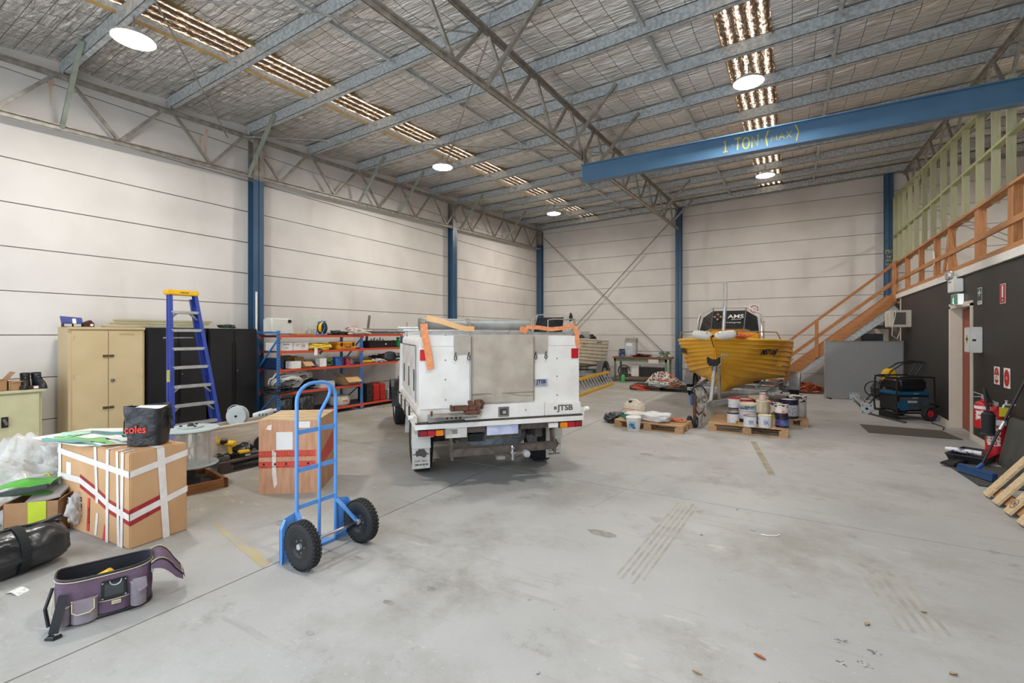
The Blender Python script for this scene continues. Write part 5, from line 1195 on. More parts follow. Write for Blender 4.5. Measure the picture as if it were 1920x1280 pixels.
# plate, spare wheel, chassis, tow bar
MB().box(-.20, .20, .02, .035, .515, .665).build('plate_bracket', M_iron, ut); 
MB().box(-.185, .165, -.0, .012, .56, .66).build('number_plate', mat('blurred_plate', '#c3c8dd', '#a9b1cf', rough=.4, scale=9, lo=.42, hi=.6), ut, bevel=.004)
for x in (-.42, .42): MB().box(x - .04, x + .04, .05, 4.4, .50, .64).build('chassis_rail', M_under, ut)
MB().box(-.6, .6, .02, .08, .60, .655).build('cross_member', M_iron, ut); MB().box(-.62, -.40, .0, .06, .56, .66).build('rail_tab', M_tray, ut)
MB().lathe([(.19, -.08), (.27, -.11), (.33, -.105), (.365, -.06), (.37, 0), (.365, .06), (.33, .105), (.27, .11), (.19, .08)], (.02, .46, .505), 36).build('spare_tyre', mat('blue_grey_tyre', '#7d878e', '#5d656b', rough=.7, scale=18), ut, smooth=True)
MB().lathe([(0, -.02), (.15, -.02), (.19, .07), (.19, -.07), (.15, -.03)], (.02, .46, .52), 24).build('spare_rim', M_galvd, ut); MB().box(-.36, -.21, .08, .12, .49, .57).build('step_plate', M_ink, ut)
MB().bar((-.56, .02, .405), (.60, .02, .405), .08, .075).build('tow_bar', M_iron, ut)
for x in (-.56, .58): MB().prism([(x - .01, -.03, .33), (x - .01, .07, .36), (x - .01, .12, .62), (x - .01, .03, .62), (x - .01, -.02, .45)], (.02, 0, 0)).build('tow_bar_arm', M_iron, ut)
MB().box(.0, .08, -.10, .0, .34, .365).build('tow_tongue', M_iron, ut); MB().lathe([(0, .11), (.018, .106), (.025, .085), (.018, .065), (.014, .05), (.032, .045), (.032, .02), (.016, .018), (.014, -.05), (0, -.06)], (.07, -.09, .355), 18).build('tow_ball', M_chrome, ut, smooth=True)
MB().lathe([(0, -.02), (.035, -.015), (.04, .03), (0, .03)], (.24, -.06, .35), 18, 'y').build('trailer_socket', M_galv, ut, smooth=True); MB().box(-.09, .0, -.05, .0, .31, .345).build('shackle', M_galvd, ut)
for k in range(6): MB().tube([(-.55 + .05 * k, .3, .62), (-.52 + .04 * k, .25, .5 + .02 * (k % 3)), (-.45 + .05 * k, .4, .42 + .03 * k)], .012, 6).build('hose_line', M_rust if k % 2 else M_under, ut)
MB().cyl((-.65, .95, .37), (.65, .95, .37), .05, 12).build('rear_axle', M_under, ut); MB().lathe([(0, -.12), (.12, -.1), (.15, 0), (.12, .1), (0, .12)], (0, .95, .37), 18, 'x').build('differential', M_under, ut, smooth=True)
for s in (-1, 1): MB().grid([[(s * .5 - .03, .35 + 1.2 * k / 12, .34 + .22 * (2 * k / 12 - 1) ** 2), (s * .5 + .03, .35 + 1.2 * k / 12, .34 + .22 * (2 * k / 12 - 1) ** 2)] for k in range(13)]).build('leaf_spring', M_rust, ut)
# mud flaps
for s, x0 in ((-1, -.905), (1, .705)):
    f = MB().box(x0, x0 + .20, .54, .548, .12, .52).build('mud_flap', M_tray, ut, bevel=.003)
    c = x0 + .1
    poly = [(-.065, .0), (-.06, .03), (-.035, .045), (-.02, .06), (.005, .05), (.01, .065), (.025, .045), (.03, .068), (.045, .035), (.065, .01), (.055, -.03), (.03, -.045), (.01, -.03), (-.02, -.02), (-.05, -.03)]
    MB().prism([(c + a, .5375, .285 + b) for a, b in poly], (0, .002, 0)).build('map_emblem', mat('grey_print', '#5a5550'), ut)
    MB().box(c - .09, c + .09, .5378, .5396, .277, .288).build('print_bar', MC['grey_print'], ut)
    text('TUFF  TRAY', .026, M_ink, (c, .5378, .205), parent=ut, ext=.0004); text('1300 65 83 90', .026, M_ink, (c, .5378, .165), parent=ut, ext=.0004, bold=.001)
    MB().box(x0, x0 + .2, .30, .56, .52, .56).build('mud_guard', M_tray, ut)
    MB().grid([[(x0, .95 + .46 * math.cos(a), .36 + .36 * math.sin(a)), (x0 + .2, .95 + .46 * math.cos(a), .36 + .36 * math.sin(a))] for a in [R(15 * k) for k in range(0, 13)]]).build('wheel_arch', M_tray, ut)
# wheels
def wheel(root, x, y, r=.36, w=.22, nm='wheel'):
    h = w / 2
    ty = MB().lathe([(r * .6, -h * .85), (r * .8, -h), (r * .93, -h * .9), (r, -h * .6), (r, h * .6), (r * .93, h * .9), (r * .8, h), (r * .6, h * .85)], (x, y, r), 40, 'x').build('tyre', M_rubber, root, smooth=True, ang=180)
    mb = MB()
    for k in range(40):
        a = 2 * PI * k / 40; M = rot(-a, 0, 0, (x, y, r)); mb.box(-h * .75, -h * .1, -.016, .016, r - .006, r + .006, M).box(h * .1, h * .75, -.016, .016, r - .006, r + .006, M)
    mb.build('tread_block', M_rubber, ty)['kind'] = 'stuff'
    rm = MB().lathe([(0, -h * .3), (r * .3, -h * .35), (r * .5, -h * .2), (r * .57, -h * .8), (r * .62, -h * .86), (r * .62, h * .86), (r * .57, h * .8), (r * .5, h * .2), (0, h * .2)], (x, y, r), 30, 'x').build('rim', M_galv, root, smooth=True)
    return ty
for x in (-.76, .76): wheel(ut, x, .95); wheel(ut, x, 4.05)
# cab and nose
cp = [(2.10, .62), (2.10, 1.22), (2.22, 1.66), (3.15, 1.68), (3.72, 1.20), (4.75, 1.10), (4.92, .95), (4.92, .55), (4.5, .5), (4.42, .74), (4.2, .84), (3.9, .84), (3.68, .74), (3.6, .45), (2.2, .45)]
def sec(x, k): return [(x, 2.1 + (y - 2.1) * 1, z if z < 1.25 else 1.22 + (z - 1.22) * k) for y, z in cp]
MB().prism([(-.78, y, z) for y, z in cp], (1.56, 0, 0)).build('cab_body', mat('white_cab_paint', '#dedbd5', '#cfcac2', rough=.3), ut, bevel=.03)
MB().box(-.68, .68, 2.09, 2.105, 1.25, 1.6).build('rear_window', M_glass, ut); 
for s in (-1, 1):
    MB().prism([(s * .785, 2.35, 1.22), (s * .785, 3.1, 1.22), (s * .785, 3.55, 1.24), (s * .785, 3.1, 1.6), (s * .785, 2.35, 1.6)], (s * .004, 0, 0)).build('side_window', M_glass, ut)
    MB().box(s * .78, s * .79, 2.25, 3.55, .55, 1.2).build('door', M_side, ut, bevel=.004)
    m_ = MB().blob((s * .98, 3.3, 1.27), (.10, .05, .08), .05, 2, pw=.7).build('mirror', M_plasticblack, ut, smooth=True); MB().box(s * .98 - .06, s * .98 + .06, 3.240, 3.25, 1.22, 1.32).build('mirror_glass', M_glass, m_)
    MB().bar((s * .80, 3.35, 1.25), (s * .95, 3.3, 1.27), .03, .03).build('mirror_arm', M_plasticblack, ut)
    MB().grid([[(s * .74, 4.05 + .44 * math.cos(a), .38 + .44 * math.sin(a)), (s * .93, 4.05 + .44 * math.cos(a), .38 + .44 * math.sin(a))] for a in [R(12 * k) for k in range(0, 16)]]).build('wheel_flare', M_plasticblack, ut)
MB().box(-.78, .78, 2.35, 3.5, 1.2, 1.205).build('dash_line', M_ink, ut)
# white ladder-rack uprights on the side front of the canopy
for y in (2.02, 2.12): MB().bar((-.9, y, .82), (-.88, y + .03, 1.5), .05, .03).build('headboard_post', M_whitemetal, ut)
# roof rack
def rack():
    r = ut
    for x, h in ((-.86, .13), (-.34, .10), (.35, .06), (.88, .15)):
        MB().box(x - .006, x + .006, .10, .14, 1.60, 1.66 + h).build('rack_post', M_galvd, r); MB().box(x - .006, x + .006, 1.6, 1.64, 1.60, 1.66 + h).build('rack_post', M_galvd, r)
    for y in (.12, 1.62): MB().bar((-.88, y, 1.64), (.9, y, 1.64), .03, .03).build('rack_bar', M_alu, r)
rack()
MB().tube([(.55, .1, 1.65), (.55, .1, 1.79), (.62, .1, 1.80), (.85, .1, 1.80), (.88, .1, 1.78), (.88, .1, 1.63)], .008, 6).build('rack_loop', M_galvd, ut)
t = thing('steel_pipe', 'big grey pipe strapped across the ute canopy top', 'pipe', (-2.64, 4.24, 0), UR)
MB().lathe([(.05, -.86), (.06, -.86), (.06, .36), (.05, .36)], (0, .22, 1.735), 20, 'x').build('pipe', mat('weathered_zinc', '#a9aaa7', '#93948f', rough=.5, metal=.3), t, smooth=True)
for x in (-.85, -.35, .34): MB().lathe([(.061, -.02), (.067, -.018), (.067, .018), (.061, .02)], (x, .22, 1.735), 20, 'x').build('collar', M_galvd, t)
t = thing('steel_pipe', 'two thin tubes lying behind the big pipe on the ute canopy', 'pipe', (-2.64, 4.24, 0), UR)
MB().cyl((-1.0, .55, 1.67), (.1, .6, 1.67), .016, 10).cyl((-1.05, .68, 1.70), (.0, .72, 1.70), .02, 10).build('tube', M_alu, t, smooth=True)
t = thing('wheel_chock', 'small grey clamp and hook resting on the canopy top right of the pipe', 'clamp', (-2.64, 4.24, 0), UR)
MB().tube([(.13, .2, 1.63), (.13, .2, 1.70), (.16, .2, 1.71)], .006, 6).tube([(.16, .2, 1.63), (.24, .2, 1.66), (.26, .2, 1.72)], .012, 6).build('hook', M_galvd, t); MB().box(.24, .30, .16, .24, 1.62, 1.72).build('clamp_body', M_orange, t, bevel=.006)
def strap(label, pts, w, m=M_orange, up=(0, 1, 0), x=None):
    t = thing('ratchet_strap', label, 'strap', (-2.64, 4.24, 0), UR)
    mb = MB(); pv = [Vector(p) for p in pts]; L_ = []
    for i, p in enumerate(pv):
        d = (pv[min(i + 1, len(pv) - 1)] - pv[max(i - 1, 0)]).normalized(); s_ = d.cross(Vector(up)).normalized() * (w / 2); L_.append([p - s_, p + s_])
    mb.grid(L_).grid([[q + Vector(up) * .004 for q in r] for r in L_]); mb.build('webbing', m, t, smooth=True); return t
strap('orange strap hanging down the left rear of the ute canopy over the red reflector', [(-.84, .03, 1.735), (-.83, .015, 1.6), (-.80, .02, 1.45), (-.775, .02, 1.27)], .07)
strap('orange to yellow strap sloping across the big pipe on the ute', [(-.80, .12, 1.80), (-.65, .10, 1.765), (-.52, .09, 1.72), (-.40, .09, 1.69), (-.30, .09, 1.685)], .055, mat('faded_yellow_webbing', '#e3b884', '#dba874', rough=.8))
strap('orange strap drooping between hooks on the right of the ute canopy top', [(.26, .08, 1.64), (.30, .08, 1.71), (.42, .08, 1.705), (.58, .08, 1.685), (.72, .08, 1.70), (.86, .08, 1.74)], .045)
strap('orange strap hanging off the right rear corner of the ute canopy', [(.86, .06, 1.72), (.88, .03, 1.62), (.875, .03, 1.55), (.90, .03, 1.48)], .05)

# ================================================================== BOATS
def boat(label, loc, rz, m_hull, m_in, L=4.75, B=1.14, reg=None, bow_z=1.545, name='aluminium_boat', m_line=None):
    t = thing(name, label, 'boat', loc, rz)
    N_, K = 30, 7                         # stations, strakes
    def st(s):
        y = L * s
        b = B * min(1.0, (1 - (1 - min(1, s / .55)) ** 2.3)) * (1 - .04 * s) + .02
        gz = bow_z - .13 * s + .0 * s
        bc = max(0.004, (B * .86) * (1 - (1 - min(1, max(0, s - .03) / .60)) ** 1.9))
        cz = 1.06 - .50 * min(1, s / .9) ** .75
        kz = .42 + .62 * max(0, 1 - s / .22) ** 2.2
        return y, b, gz, bc, cz, kz
    for sgn in (-1, 1):
        P = []
        for i in range(N_ + 1):
            y, b, gz, bc, cz, kz = st(i / N_); row = []
            stem = .10 + .25 * 0
            for k in range(K):
                for e in (0, 1):
                    v = (k + e) / K; fl_ = .030 * (1 - e) * min(1, i / 4)
                    x = bc + (b - bc) * (v ** .8); z = cz + (gz - cz) * v
                    yy = y + .38 * (1 - v) * max(0, 1 - i / N_ * 1.6) ** 2
                    row.append((sgn * (x + fl_), yy, z))
            P.append(row)
        MB().grid(P).build('hull_side', m_hull, t, smooth=True, ang=16)
        for k in range(K):
            MB().tube([P[i][2 * k] for i in range(0, N_ + 1)], .016 if k == 0 else .010, 5).build('chine' if k == 0 else 'strake', m_hull, t, smooth=True)
        Q = []
        for i in range(N_ + 1):
            y, b, gz, bc, cz, kz = st(i / N_); row = []
            for k in range(10):
                v = k / 9; rib = .022 * (1 if k % 3 == 1 else 0)
                x = bc * v; z = kz + (cz - kz) * (v ** 1.25) - rib
                yy = y + .38 * max(0, 1 - i / N_ * 1.6) ** 2 + .42 * (1 - v) * max(0, 1 - i / 5)
                row.append((sgn * x, yy, min(z, cz)))
            Q.append(row)
        MB().grid(Q).build('hull_bottom', m_hull, t, smooth=True, ang=10)
        MB().tube([(sgn * (st(i / N_)[1] + .0), st(i / N_)[0], st(i / N_)[2]) for i in range(N_ + 1)], .028, 8).build('gunwale', m_hull, t, smooth=True)
        MB().grid([[(sgn * (st(i / N_)[1]), st(i / N_)[0], st(i / N_)[2] + .02), (sgn * max(0, st(i / N_)[1] - .14), st(i / N_)[0] + .03, st(i / N_)[2] + .02)] for i in range(N_ + 1)]).build('side_deck', m_in, t)
    MB().tube([(0, -.02, bow_z + .02), (0, .03, 1.35), (0, .22, 1.12), (0, .42, 1.0), (0, .62, .84), (0, .95, .62), (0, 1.4, .46)], .012, 6).build('stem_bar', m_hull, t, smooth=True)
    D = []
    for i in range(9):
        y, b, gz, bc, cz, kz = st(i / N_); D.append([(-b, y, gz + .015), (0, y, gz + .04), (b, y, gz + .015)])
    MB().grid(D).build('fore_deck', m_in, t)
    y, b, gz, bc, cz, kz = st(1)
    MB().prism([(-b, L, gz), (b, L, gz), (bc, L, cz), (0, L, kz), (-bc, L, cz)], (0, .03, 0)).build('transom', m_hull, t)
    MB().prism([(-b + .1, y2 := 2.0, .95), (b - .1, y2, .95), (b - .1, L, .95), (-b + .1, L, .95)], (0, 0, .03)).build('floor_board', m_in, t)
    return t, st
M_by = mat('boat_yellow', '#f2b93c', '#e8aa28', rough=.45, scale=2.2); M_byd = mat('boat_yellow_deck', '#e6ad2e', '#d99c1c', rough=.5)
M_bc = mat('boat_cream', '#ded6c4', '#cfc6b2', rough=.5, scale=3)
BLc, BRz = (-1.31, 9.66, 0), R(-2.6)
bt, st_ = boat('yellow aluminium workboat on its trailer, bow pointing into the room', BLc, BRz, M_by, M_byd)
# console with smoked screen
cs = MB().prism([(-.60, 1.75, 1.35), (.60, 1.75, 1.35), (.60, 1.75, 1.67), (.30, 1.68, 1.76), (-.30, 1.68, 1.76), (-.60, 1.75, 1.67)], (0, .5, 0)).build('console', M_byd, bt, bevel=.02)
sp = [(-.62, 1.78, 1.66), (-.33, 1.66, 1.76), (.33, 1.66, 1.76), (.62, 1.78, 1.66), (.56, 1.98, 2.02), (.34, 1.93, 2.17), (-.34, 1.93, 2.17), (-.56, 1.98, 2.02)]
for idx in ((0, 1, 6, 7), (1, 2, 5, 6), (2, 3, 4, 5)):
    MB().prism([sp[i] for i in idx], (0, .012, 0)).build('windscreen', M_glass, bt)
fr = [(-.70, 1.9, 1.40), (-.68, 1.92, 1.85), (-.63, 1.95, 2.08), (-.36, 1.98, 2.24), (.36, 1.98, 2.24), (.63, 1.95, 2.08), (.68, 1.92, 1.85), (.70, 1.9, 1.40)]
MB().tube(fr, .018, 8).build('grab_rail', M_alu, bt, smooth=True)
for s in (-1, 1):
    MB().tube([(s * .34, 1.98, 2.24), (s * .33, 1.62, 1.70)], .012, 6).build('grab_rail', M_chrome, bt); MB().tube([(s * .62, 2.0, 2.08), (s * .66, 1.85, 1.6)], .012, 6).build('grab_rail', M_chrome, bt)
text('AMS', .13, M_white, (.16, 1.765, 2.03), (R(63), 0, 0), bt, bold=.0015, sx=1.3); text('GROUP', .035, M_white, (.17, 1.735, 1.965), (R(63), 0, 0), bt, sx=1.7); text('www.ams.group', .05, M_white, (.08, 1.705, 1.90), (R(63), 0, 0), bt, sx=1.15)
lg = [(-.22 + .0, 0)]
M_lgo = mat('copper_emblem', '#b98c6f')
mb = MB()
for k in range(4):
    a = R(90 * k); c = Vector((-.21, 1.765, 2.03)); ux = Vector((1, 0, 0)); uz = Vector((0, .45, .89))
    tri = [c + ux * (math.cos(a + q) * r_) + uz * (math.sin(a + q) * r_) for q, r_ in ((0, .10), (R(35), .055), (R(-35), .055))]
    mb.prism(tri, (0, -.003, .001))
mb.build('emblem', M_lgo, bt); MB().lathe([(0, 0), (.045, 0), (.045, .004), (0, .004)], (0, 0, 0), 20).build('emblem_centre', M_ink, bt); CH[bt.name][-1].location = (-.21, 1.76, 2.03); CH[bt.name][-1].rotation_euler = (R(63), 0, 0)
MB().prism([(.64, 1.97, 1.86), (.71, 1.97, 1.90), (.64, 1.97, 1.95)], (0, .004, 0)).build('red_arrow', M_redpaint, bt)
# mast, rails, fenders
MB().tube([(.04, .92, 1.56), (.07, .93, 2.20)], .035, 10).build('mast_post', M_alu, bt, smooth=True); MB().tube([(.035, .93, 2.2), (.045, .93, 2.70)], .012, 8).tube([(.105, .93, 2.2), (.105, .93, 2.70)], .012, 8).tube([(.045, .93, 2.70), (.105, .93, 2.70)], .014, 8).build('mast_fork', M_alu, bt)
for s in (-1, 1):
    b0 = lambda q: st_(q)[1]
    pts = [(s * .10, .02, 1.66)] + [(s * (b0(q) - .03), st_(q)[0], 1.70 - .06 * q) for q in (.05, .10, .16, .24, .32)] + [(s * (b0(.36) - .02), st_(.36)[0], 1.52)]
    MB().tube(pts, .012, 8).build('bow_rail', M_chrome, bt, smooth=True)
MB().blob((.05, .95, 1.6), (.1, .12, .07), .5, 71).build('anchor_gear', M_rust, bt, smooth=True)
for s, x in ((-1, -.21), (1, .21)):
    t = thing('boat_fender', ('white boat fender lying on the bow, left one', 'white boat fender lying on the bow, right one')[(s + 1) // 2], 'fender', (BLc[0] + x, BLc[1] + .13, 1.62), R(s * 14), 'white fenders on the yellow bow', ry=R(-s * 8))
    MB().lathe([(0, -.2), (.03, -.195), (.07, -.16), (.083, -.1), (.083, .1), (.07, .16), (.03, .195), (0, .2)], n=22, axis='x').build('fender_body', M_white, t, smooth=True); MB().lathe([(.03, 0), (.03, .02), (0, .022)], (-s * .2, 0, 0), 10, 'x').build('eye', M_ink, t); MB().lathe([(.03, 0), (.03, .02), (0, .022)], (s * .19, 0, 0), 10, 'x').build('eye', M_ink, t)
MB().tube([(-.03, -.03, 1.60), (0, -.04, 1.5), (.03, -.03, 1.38)], .008, 5).build('lanyard', M_ink, bt)
MB().blob((.42, .45, 1.60), (.16, .12, .05), .5, 75).build('orange_strap_heap', mat('orange_life_strap', '#e8794a', '#d7632f', rough=.8), bt, smooth=True)
text('MS7126J', .17, M_ink, (.845, 1.30, 1.27), (R(112), 0, R(67)), bt, bold=.006, shear=.3); text('MS7126J', .17, M_ink, (-.845, 1.30, 1.27), (R(112), 0, R(-67)), bt, bold=.006, shear=.3)
for s in (-1, 1):
    for k in range(5): MB().box(s * 1.10 - .02, s * 1.10 + .02, L_e := 4.70, 4.78, .6 + k * .18, .64 + k * .18).build('transom_clip', M_galv, bt)
    MB().box(s * 1.08 - .03, s * 1.08 + .03, 4.6, 4.78, 1.42, 1.52).build('corner_cleat', M_galvd, bt)

def trailer(label, loc, rz, wheel_y=3.7, jockey=True, m=M_galv):
    t = thing('boat_trailer', label, 'trailer', loc, rz)
    for s in (-1, 1):
        MB().bar((s * .95, 4.5, .36), (s * .75, 1.9, .36), .05, .10).build('side_rail', m, t); MB().bar((s * .75, 1.9, .36), (s * .03, -.55, .36), .05, .10).build('draw_bar', m, t)
        wheel(t, s * 1.19, wheel_y, .31, .18)
        MB().grid([[(s * 1.09, wheel_y + .40 * math.cos(a), .33 + .40 * math.sin(a)), (s * 1.31, wheel_y + .40 * math.cos(a), .33 + .40 * math.sin(a))] for a in [R(12 * k) for k in range(0, 16)]]).build('mudguard', mat('grey_mudguard', '#8f9091', '#7f7f7f', rough=.5), t)
        MB().box(s * 1.2 - .09, s * 1.2 + .09, 4.35, 4.42, .36, .46).build('tail_lamp', M_red, t)
        for y in (2.4, 3.2, 4.2): MB().bar((s * .5, y, .38), (s * .5, y, .55), .04, .04).build('skid_post', m, t)
        MB().bar((s * .5, 2.2, .56), (s * .5, 4.4, .56), .08, .04).build('skid', M_under, t)
    for y in (1.9, 3.0, 4.4): MB().bar((-.9, y, .36), (.9, y, .36), .05, .07).build('cross_member', m, t)
    MB().cyl((-1.1, wheel_y, .31), (1.1, wheel_y, .31), .03, 10).build('axle', m, t)
    return t
tr = trailer('galvanised trailer under the yellow boat with winch post and jockey wheels', BLc, BRz)
# winch post, bow block, handle
MB().bar((.03, -.30, .40), (.04, .02, 1.06), .09, .05, up=(1, 0, 0)).build('winch_post', M_alu, tr); MB().bar((.10, .15, .40), (.09, .10, 1.02), .07, .05, up=(1, 0, 0)).build('winch_stay', M_galvd, tr)
MB().prism([(-.09, -.06, 1.10), (-.09, -.06, 1.20), (-.02, -.06, 1.155), (.06, -.06, 1.155), (.13, -.06, 1.20), (.13, -.06, 1.10), (.07, -.06, 1.03), (-.05, -.06, 1.03)], (0, .12, 0)).build('bow_block', M_rubber, tr)
MB().lathe([(.06, -.04), (.065, -.03), (.03, -.02), (.03, .02), (.065, .03), (.06, .04)], (.04, -.06, .98), 16, 'x').build('winch_drum', M_galvd, tr); MB().tube([(.09, -.08, 1.0), (.17, -.09, 1.08), (.17, -.09, 1.24)], .010, 6).cyl((.17, -.09, 1.24), (.29, -.09, 1.24), .018, 8).build('winch_handle', M_bracegrn, tr)
# coupling, brake gear, jockey wheels
MB().box(-.07, .07, -.95, -.4, .33, .43).build('coupling_beam', M_galv, tr); MB().lathe([(0, .05), (.05, .04), (.06, 0), (.05, -.04)], (0, -1.0, .38), 16).build('coupling_head', M_galvd, tr, smooth=True)
MB().tube([(-.12, -.95, .12), (-.12, -.95, .60)], .028, 10).build('jockey_tube', M_rust, tr); MB().tube([(-.12, -.95, .60), (-.12, -.98, .66), (-.19, -.98, .68)], .01, 6).build('jockey_handle', M_ink, tr)
for y, x in ((0, -.20), (0, -.10)): MB().lathe([(.05, -.025), (.085, -.032), (.1, -.02), (.1, .02), (.085, .032), (.05, .025)], (x, -.98, .1), 24, 'x').build('jockey_tyre', M_rubber, tr, smooth=True); MB().lathe([(0, -.022), (.05, -.022), (.052, .022), (0, .022)], (x, -.98, .1), 16, 'x').build('jockey_rim', M_alu, tr)
MB().tube(arcpts((-.06, -.9, .55), .13, R(20), R(200), 10, 'xz', .18), .014, 6).build('brake_cable', M_ink, tr); MB().tube([(.07, -.9, .55), (.03, -.92, .35), (-.02, -.93, .1), (-.0, -.93, .04)], .012, 6).build('safety_chain', M_galvd, tr)
MB().blob((-.04, -.88, .50), (.09, .08, .14), .5, 81, fr=2.5).build('brake_actuator', M_galvd, tr, smooth=True); MB().box(-.20, -.165, -.92, -.84, .38, .58).build('blue_cover', mat('bright_blue_plastic', '#1f5fa8'), tr, bevel=.006); MB().tube([(-.12, -.9, .3), (-.06, -.9, .22), (.0, -.9, .28), (.05, -.9, .2)], .02, 8).build('bracket', M_rust, tr)
# white boat in the far corner
wb_, st2 = boat('cream aluminium boat in the far left corner behind the ute', (-6.85, 11.7, 0), 0, M_bc, M_bc, 4.75, 1.14)
MB().prism([(-.55, 2.0, 1.35), (.55, 2.0, 1.35), (.55, 2.0, 1.7), (-.55, 2.0, 1.7)], (0, .5, 0)).build('console', M_bc, wb_, bevel=.02)
MB().prism([(-.52, 2.0, 1.72), (.52, 2.0, 1.72), (.48, 2.2, 2.2), (-.48, 2.2, 2.2)], (0, .012, 0)).build('windscreen', M_glass, wb_)
MB().tube([(-.72, 2.2, 1.42), (-.70, 2.2, 2.10), (-.5, 2.25, 2.30), (.5, 2.25, 2.30), (.70, 2.2, 2.10), (.72, 2.2, 1.42)], .018, 8).build('grab_rail', M_alu, wb_, smooth=True)
for s in (-1, 1): MB().tube([(s * .5, 2.25, 2.30), (s * .5, 2.0, 1.6)], .014, 6).tube([(s * .62, 2.23, 2.2), (s * .66, 2.1, 1.45)], .014, 6).build('grab_rail', M_alu, wb_)
MB().blob((.74, 2.2, 2.2), (.06, .06, .12), .3, 83).build('search_light', M_plasticblack, wb_, smooth=True)
for y, r_ in ((2.9, .18), (4.0, .2)): MB().blob((.75, y, 1.5), (.14, r_ * 1.3, .13), .3, int(y * 9), flat=.05).build('seat_cushion', M_plasticblack, wb_, smooth=True)
MB().box(.6, .9, 3.35, 3.40, 1.42, 1.75).build('seat_frame', M_alu, wb_); text('EL', .14, M_ink, (1.13, 2.35, 1.36), (R(90), 0, R(90)), wb_); text('AQUAMASTER'[:0] + 'SURVEYOR', .08, mat('grey_print', '#5a5550'), (1.14, 3.7, 1.36), (R(90), 0, R(90)), wb_, sx=1.3)
trailer('galvanised trailer under the cream boat, grey mudguard showing', (-6.85, 11.7, 0), 0, 3.9)
# ================================================================== FAR AND RIGHT SIDE
# yellow extension ladder on its side
t = thing('extension_ladder', 'yellow fibreglass extension ladder lying on its edge beyond the ute', 'ladder', (-4.78, 11.0, 0), R(4))
MB().box(-.02, .02, 0, 4.0, .0, .075).build('lower_rail', M_yellow, t, bevel=.004); MB().bar((-.18, 0, .40), (-.18, 4.0, .40), .04, .075).build('upper_rail', M_yellow, t)
rg = None
for k in range(15):
    y = .08 + k * .27
    if rg is None: rg = MB().bar((-.0, 0, .06), (-.18, 0, .38), .03, .045, up=(0, 1, 0)).build('rung', M_alu, t); rg.location = (0, y, 0)
    else: share(rg, (0, y, 0), t)
# workbench
t = thing('workbench', 'steel framed workbench with timber top against the back wall', 'workbench', (-5.47, 16.1, 0))
M_gb = mat('sage_bench_steel', '#6f8268', '#627459', rough=.5); M_bt = wood('dark_bench_timber', '#8a6145', '#5f4230', 0)
MB().box(0, 1.95, 0, .75, .80, .86).build('bench_top', M_bt, t, bevel=.005)
for x in (.04, 1.80):
    for y in (.03, .68): MB().box(x, x + .06, y, y + .05, 0, .80).build('leg', M_gb, t)
MB().box(.04, 1.86, .03, .06, .70, .80).box(.04, 1.86, .66, .70, .15, .21).build('rail', M_gb, t)
MB().box(.1, 1.8, .05, .7, .14, .18).build('lower_shelf', M_bt, t); MB().box(1.26, 1.60, -.02, .0, .66, .79).build('drawer', M_cream, t, bevel=.004)
def onb(name, label, cat, mb, m, x, y, z=.861, rz=0, **k): return solo(mb, name, m, label, cat, (-5.47 + x, 16.1 + y, z), rz, **k)
t = thing('letter_box', 'stainless steel parcel bin with sloped hood on the workbench', 'bin', (-4.93, 16.5, .86))
MB().box(-.20, .20, -.15, .15, 0, .50).build('body', M_galv, t, bevel=.005); MB().prism([(-.2, -.15, .50), (-.2, .15, .50), (-.2, .15, .66), (-.2, .02, .66)], (.4, 0, 0)).build('hood', M_galvd, t, bevel=.005); MB().box(-.16, .1, -.156, -.15, .08, .46).build('door', M_alu, t); MB().box(-.12, .08, -.16, -.155, .38, .47).build('paper_label', M_white, t)
t = thing('paint_can', 'dark blue printed canister at the left end of the workbench', 'canister', (-5.20, 16.3, .86)); MB().box(-.1, .1, -.07, .07, 0, .24).build('body', mat('navy_canister', '#26345c', '#8790ad', rough=.4, scale=12, lo=.5, hi=.62), t, bevel=.02); MB().box(-.09, .09, -.06, .06, .24, .27).build('lid', M_plasticblack, t)
onb('tool_tray', 'red and dark tools spread in a tray along the workbench', 'tools', MB().blob((0, 0, .03), (.35, .2, .06), .6, 91, 34, 14, 5, flat=.028), mat('red_dark_tools', '#8e2f26', '#2a2422', rough=.6, scale=12, lo=.45, hi=.55), .95, .3, smooth=True)
onb('steel_rule', 'black bar lying along the back of the workbench', 'bar', MB().box(-.55, .55, -.03, .03, 0, .06), M_plasticblack, 1.15, .6)
onb('vise', 'dark bench vice at the right end of the workbench', 'vice', MB().box(-.1, .1, -.08, .08, 0, .1).box(-.14, -.05, -.1, .1, .1, .2).box(.05, .14, -.1, .1, .1, .2).cyl((-.2, 0, .13), (.2, 0, .13), .02, 10), M_gb, 1.7, .4, bevel=.008)
onb('plastic_litter', 'white litter and fittings on the right half of the workbench', 'fittings', MB().blob((0, 0, .02), (.22, .15, .04), .6, 93, 30, 12, 5, flat=.018), M_pgrey, 1.45, .22, smooth=True)
t = thing('pump', 'small pump with green bottle standing under the workbench', 'pump', (-5.02, 15.9, 0)); MB().lathe([(0, 0), (.07, 0), (.07, .2), (.03, .26), (0, .26)], (0, -.03, .0), 16).build('bottle', mat('bright_green_bottle', '#3fa85a'), t, smooth=True); MB().tube(arcpts((0, .06, .38), .2, R(0), R(300), 16), .02, 8).build('hose', M_plasticblack, t, smooth=True); MB().box(-.1, .1, .1, .2, .2, .5).build('body', M_under, t, bevel=.01)
onb('white_carton', 'white carton under the middle of the workbench', 'box', MB().box(-.13, .13, -.15, .15, 0, .38), M_whitemetal, .75, .3, z=.181, bevel=.006)
onb('black_crate', 'long black crate under the right half of the workbench', 'crate', MB().box(-.4, .4, -.2, .2, 0, .32), M_plasticblack, 1.32, .35, z=.181, bevel=.01)
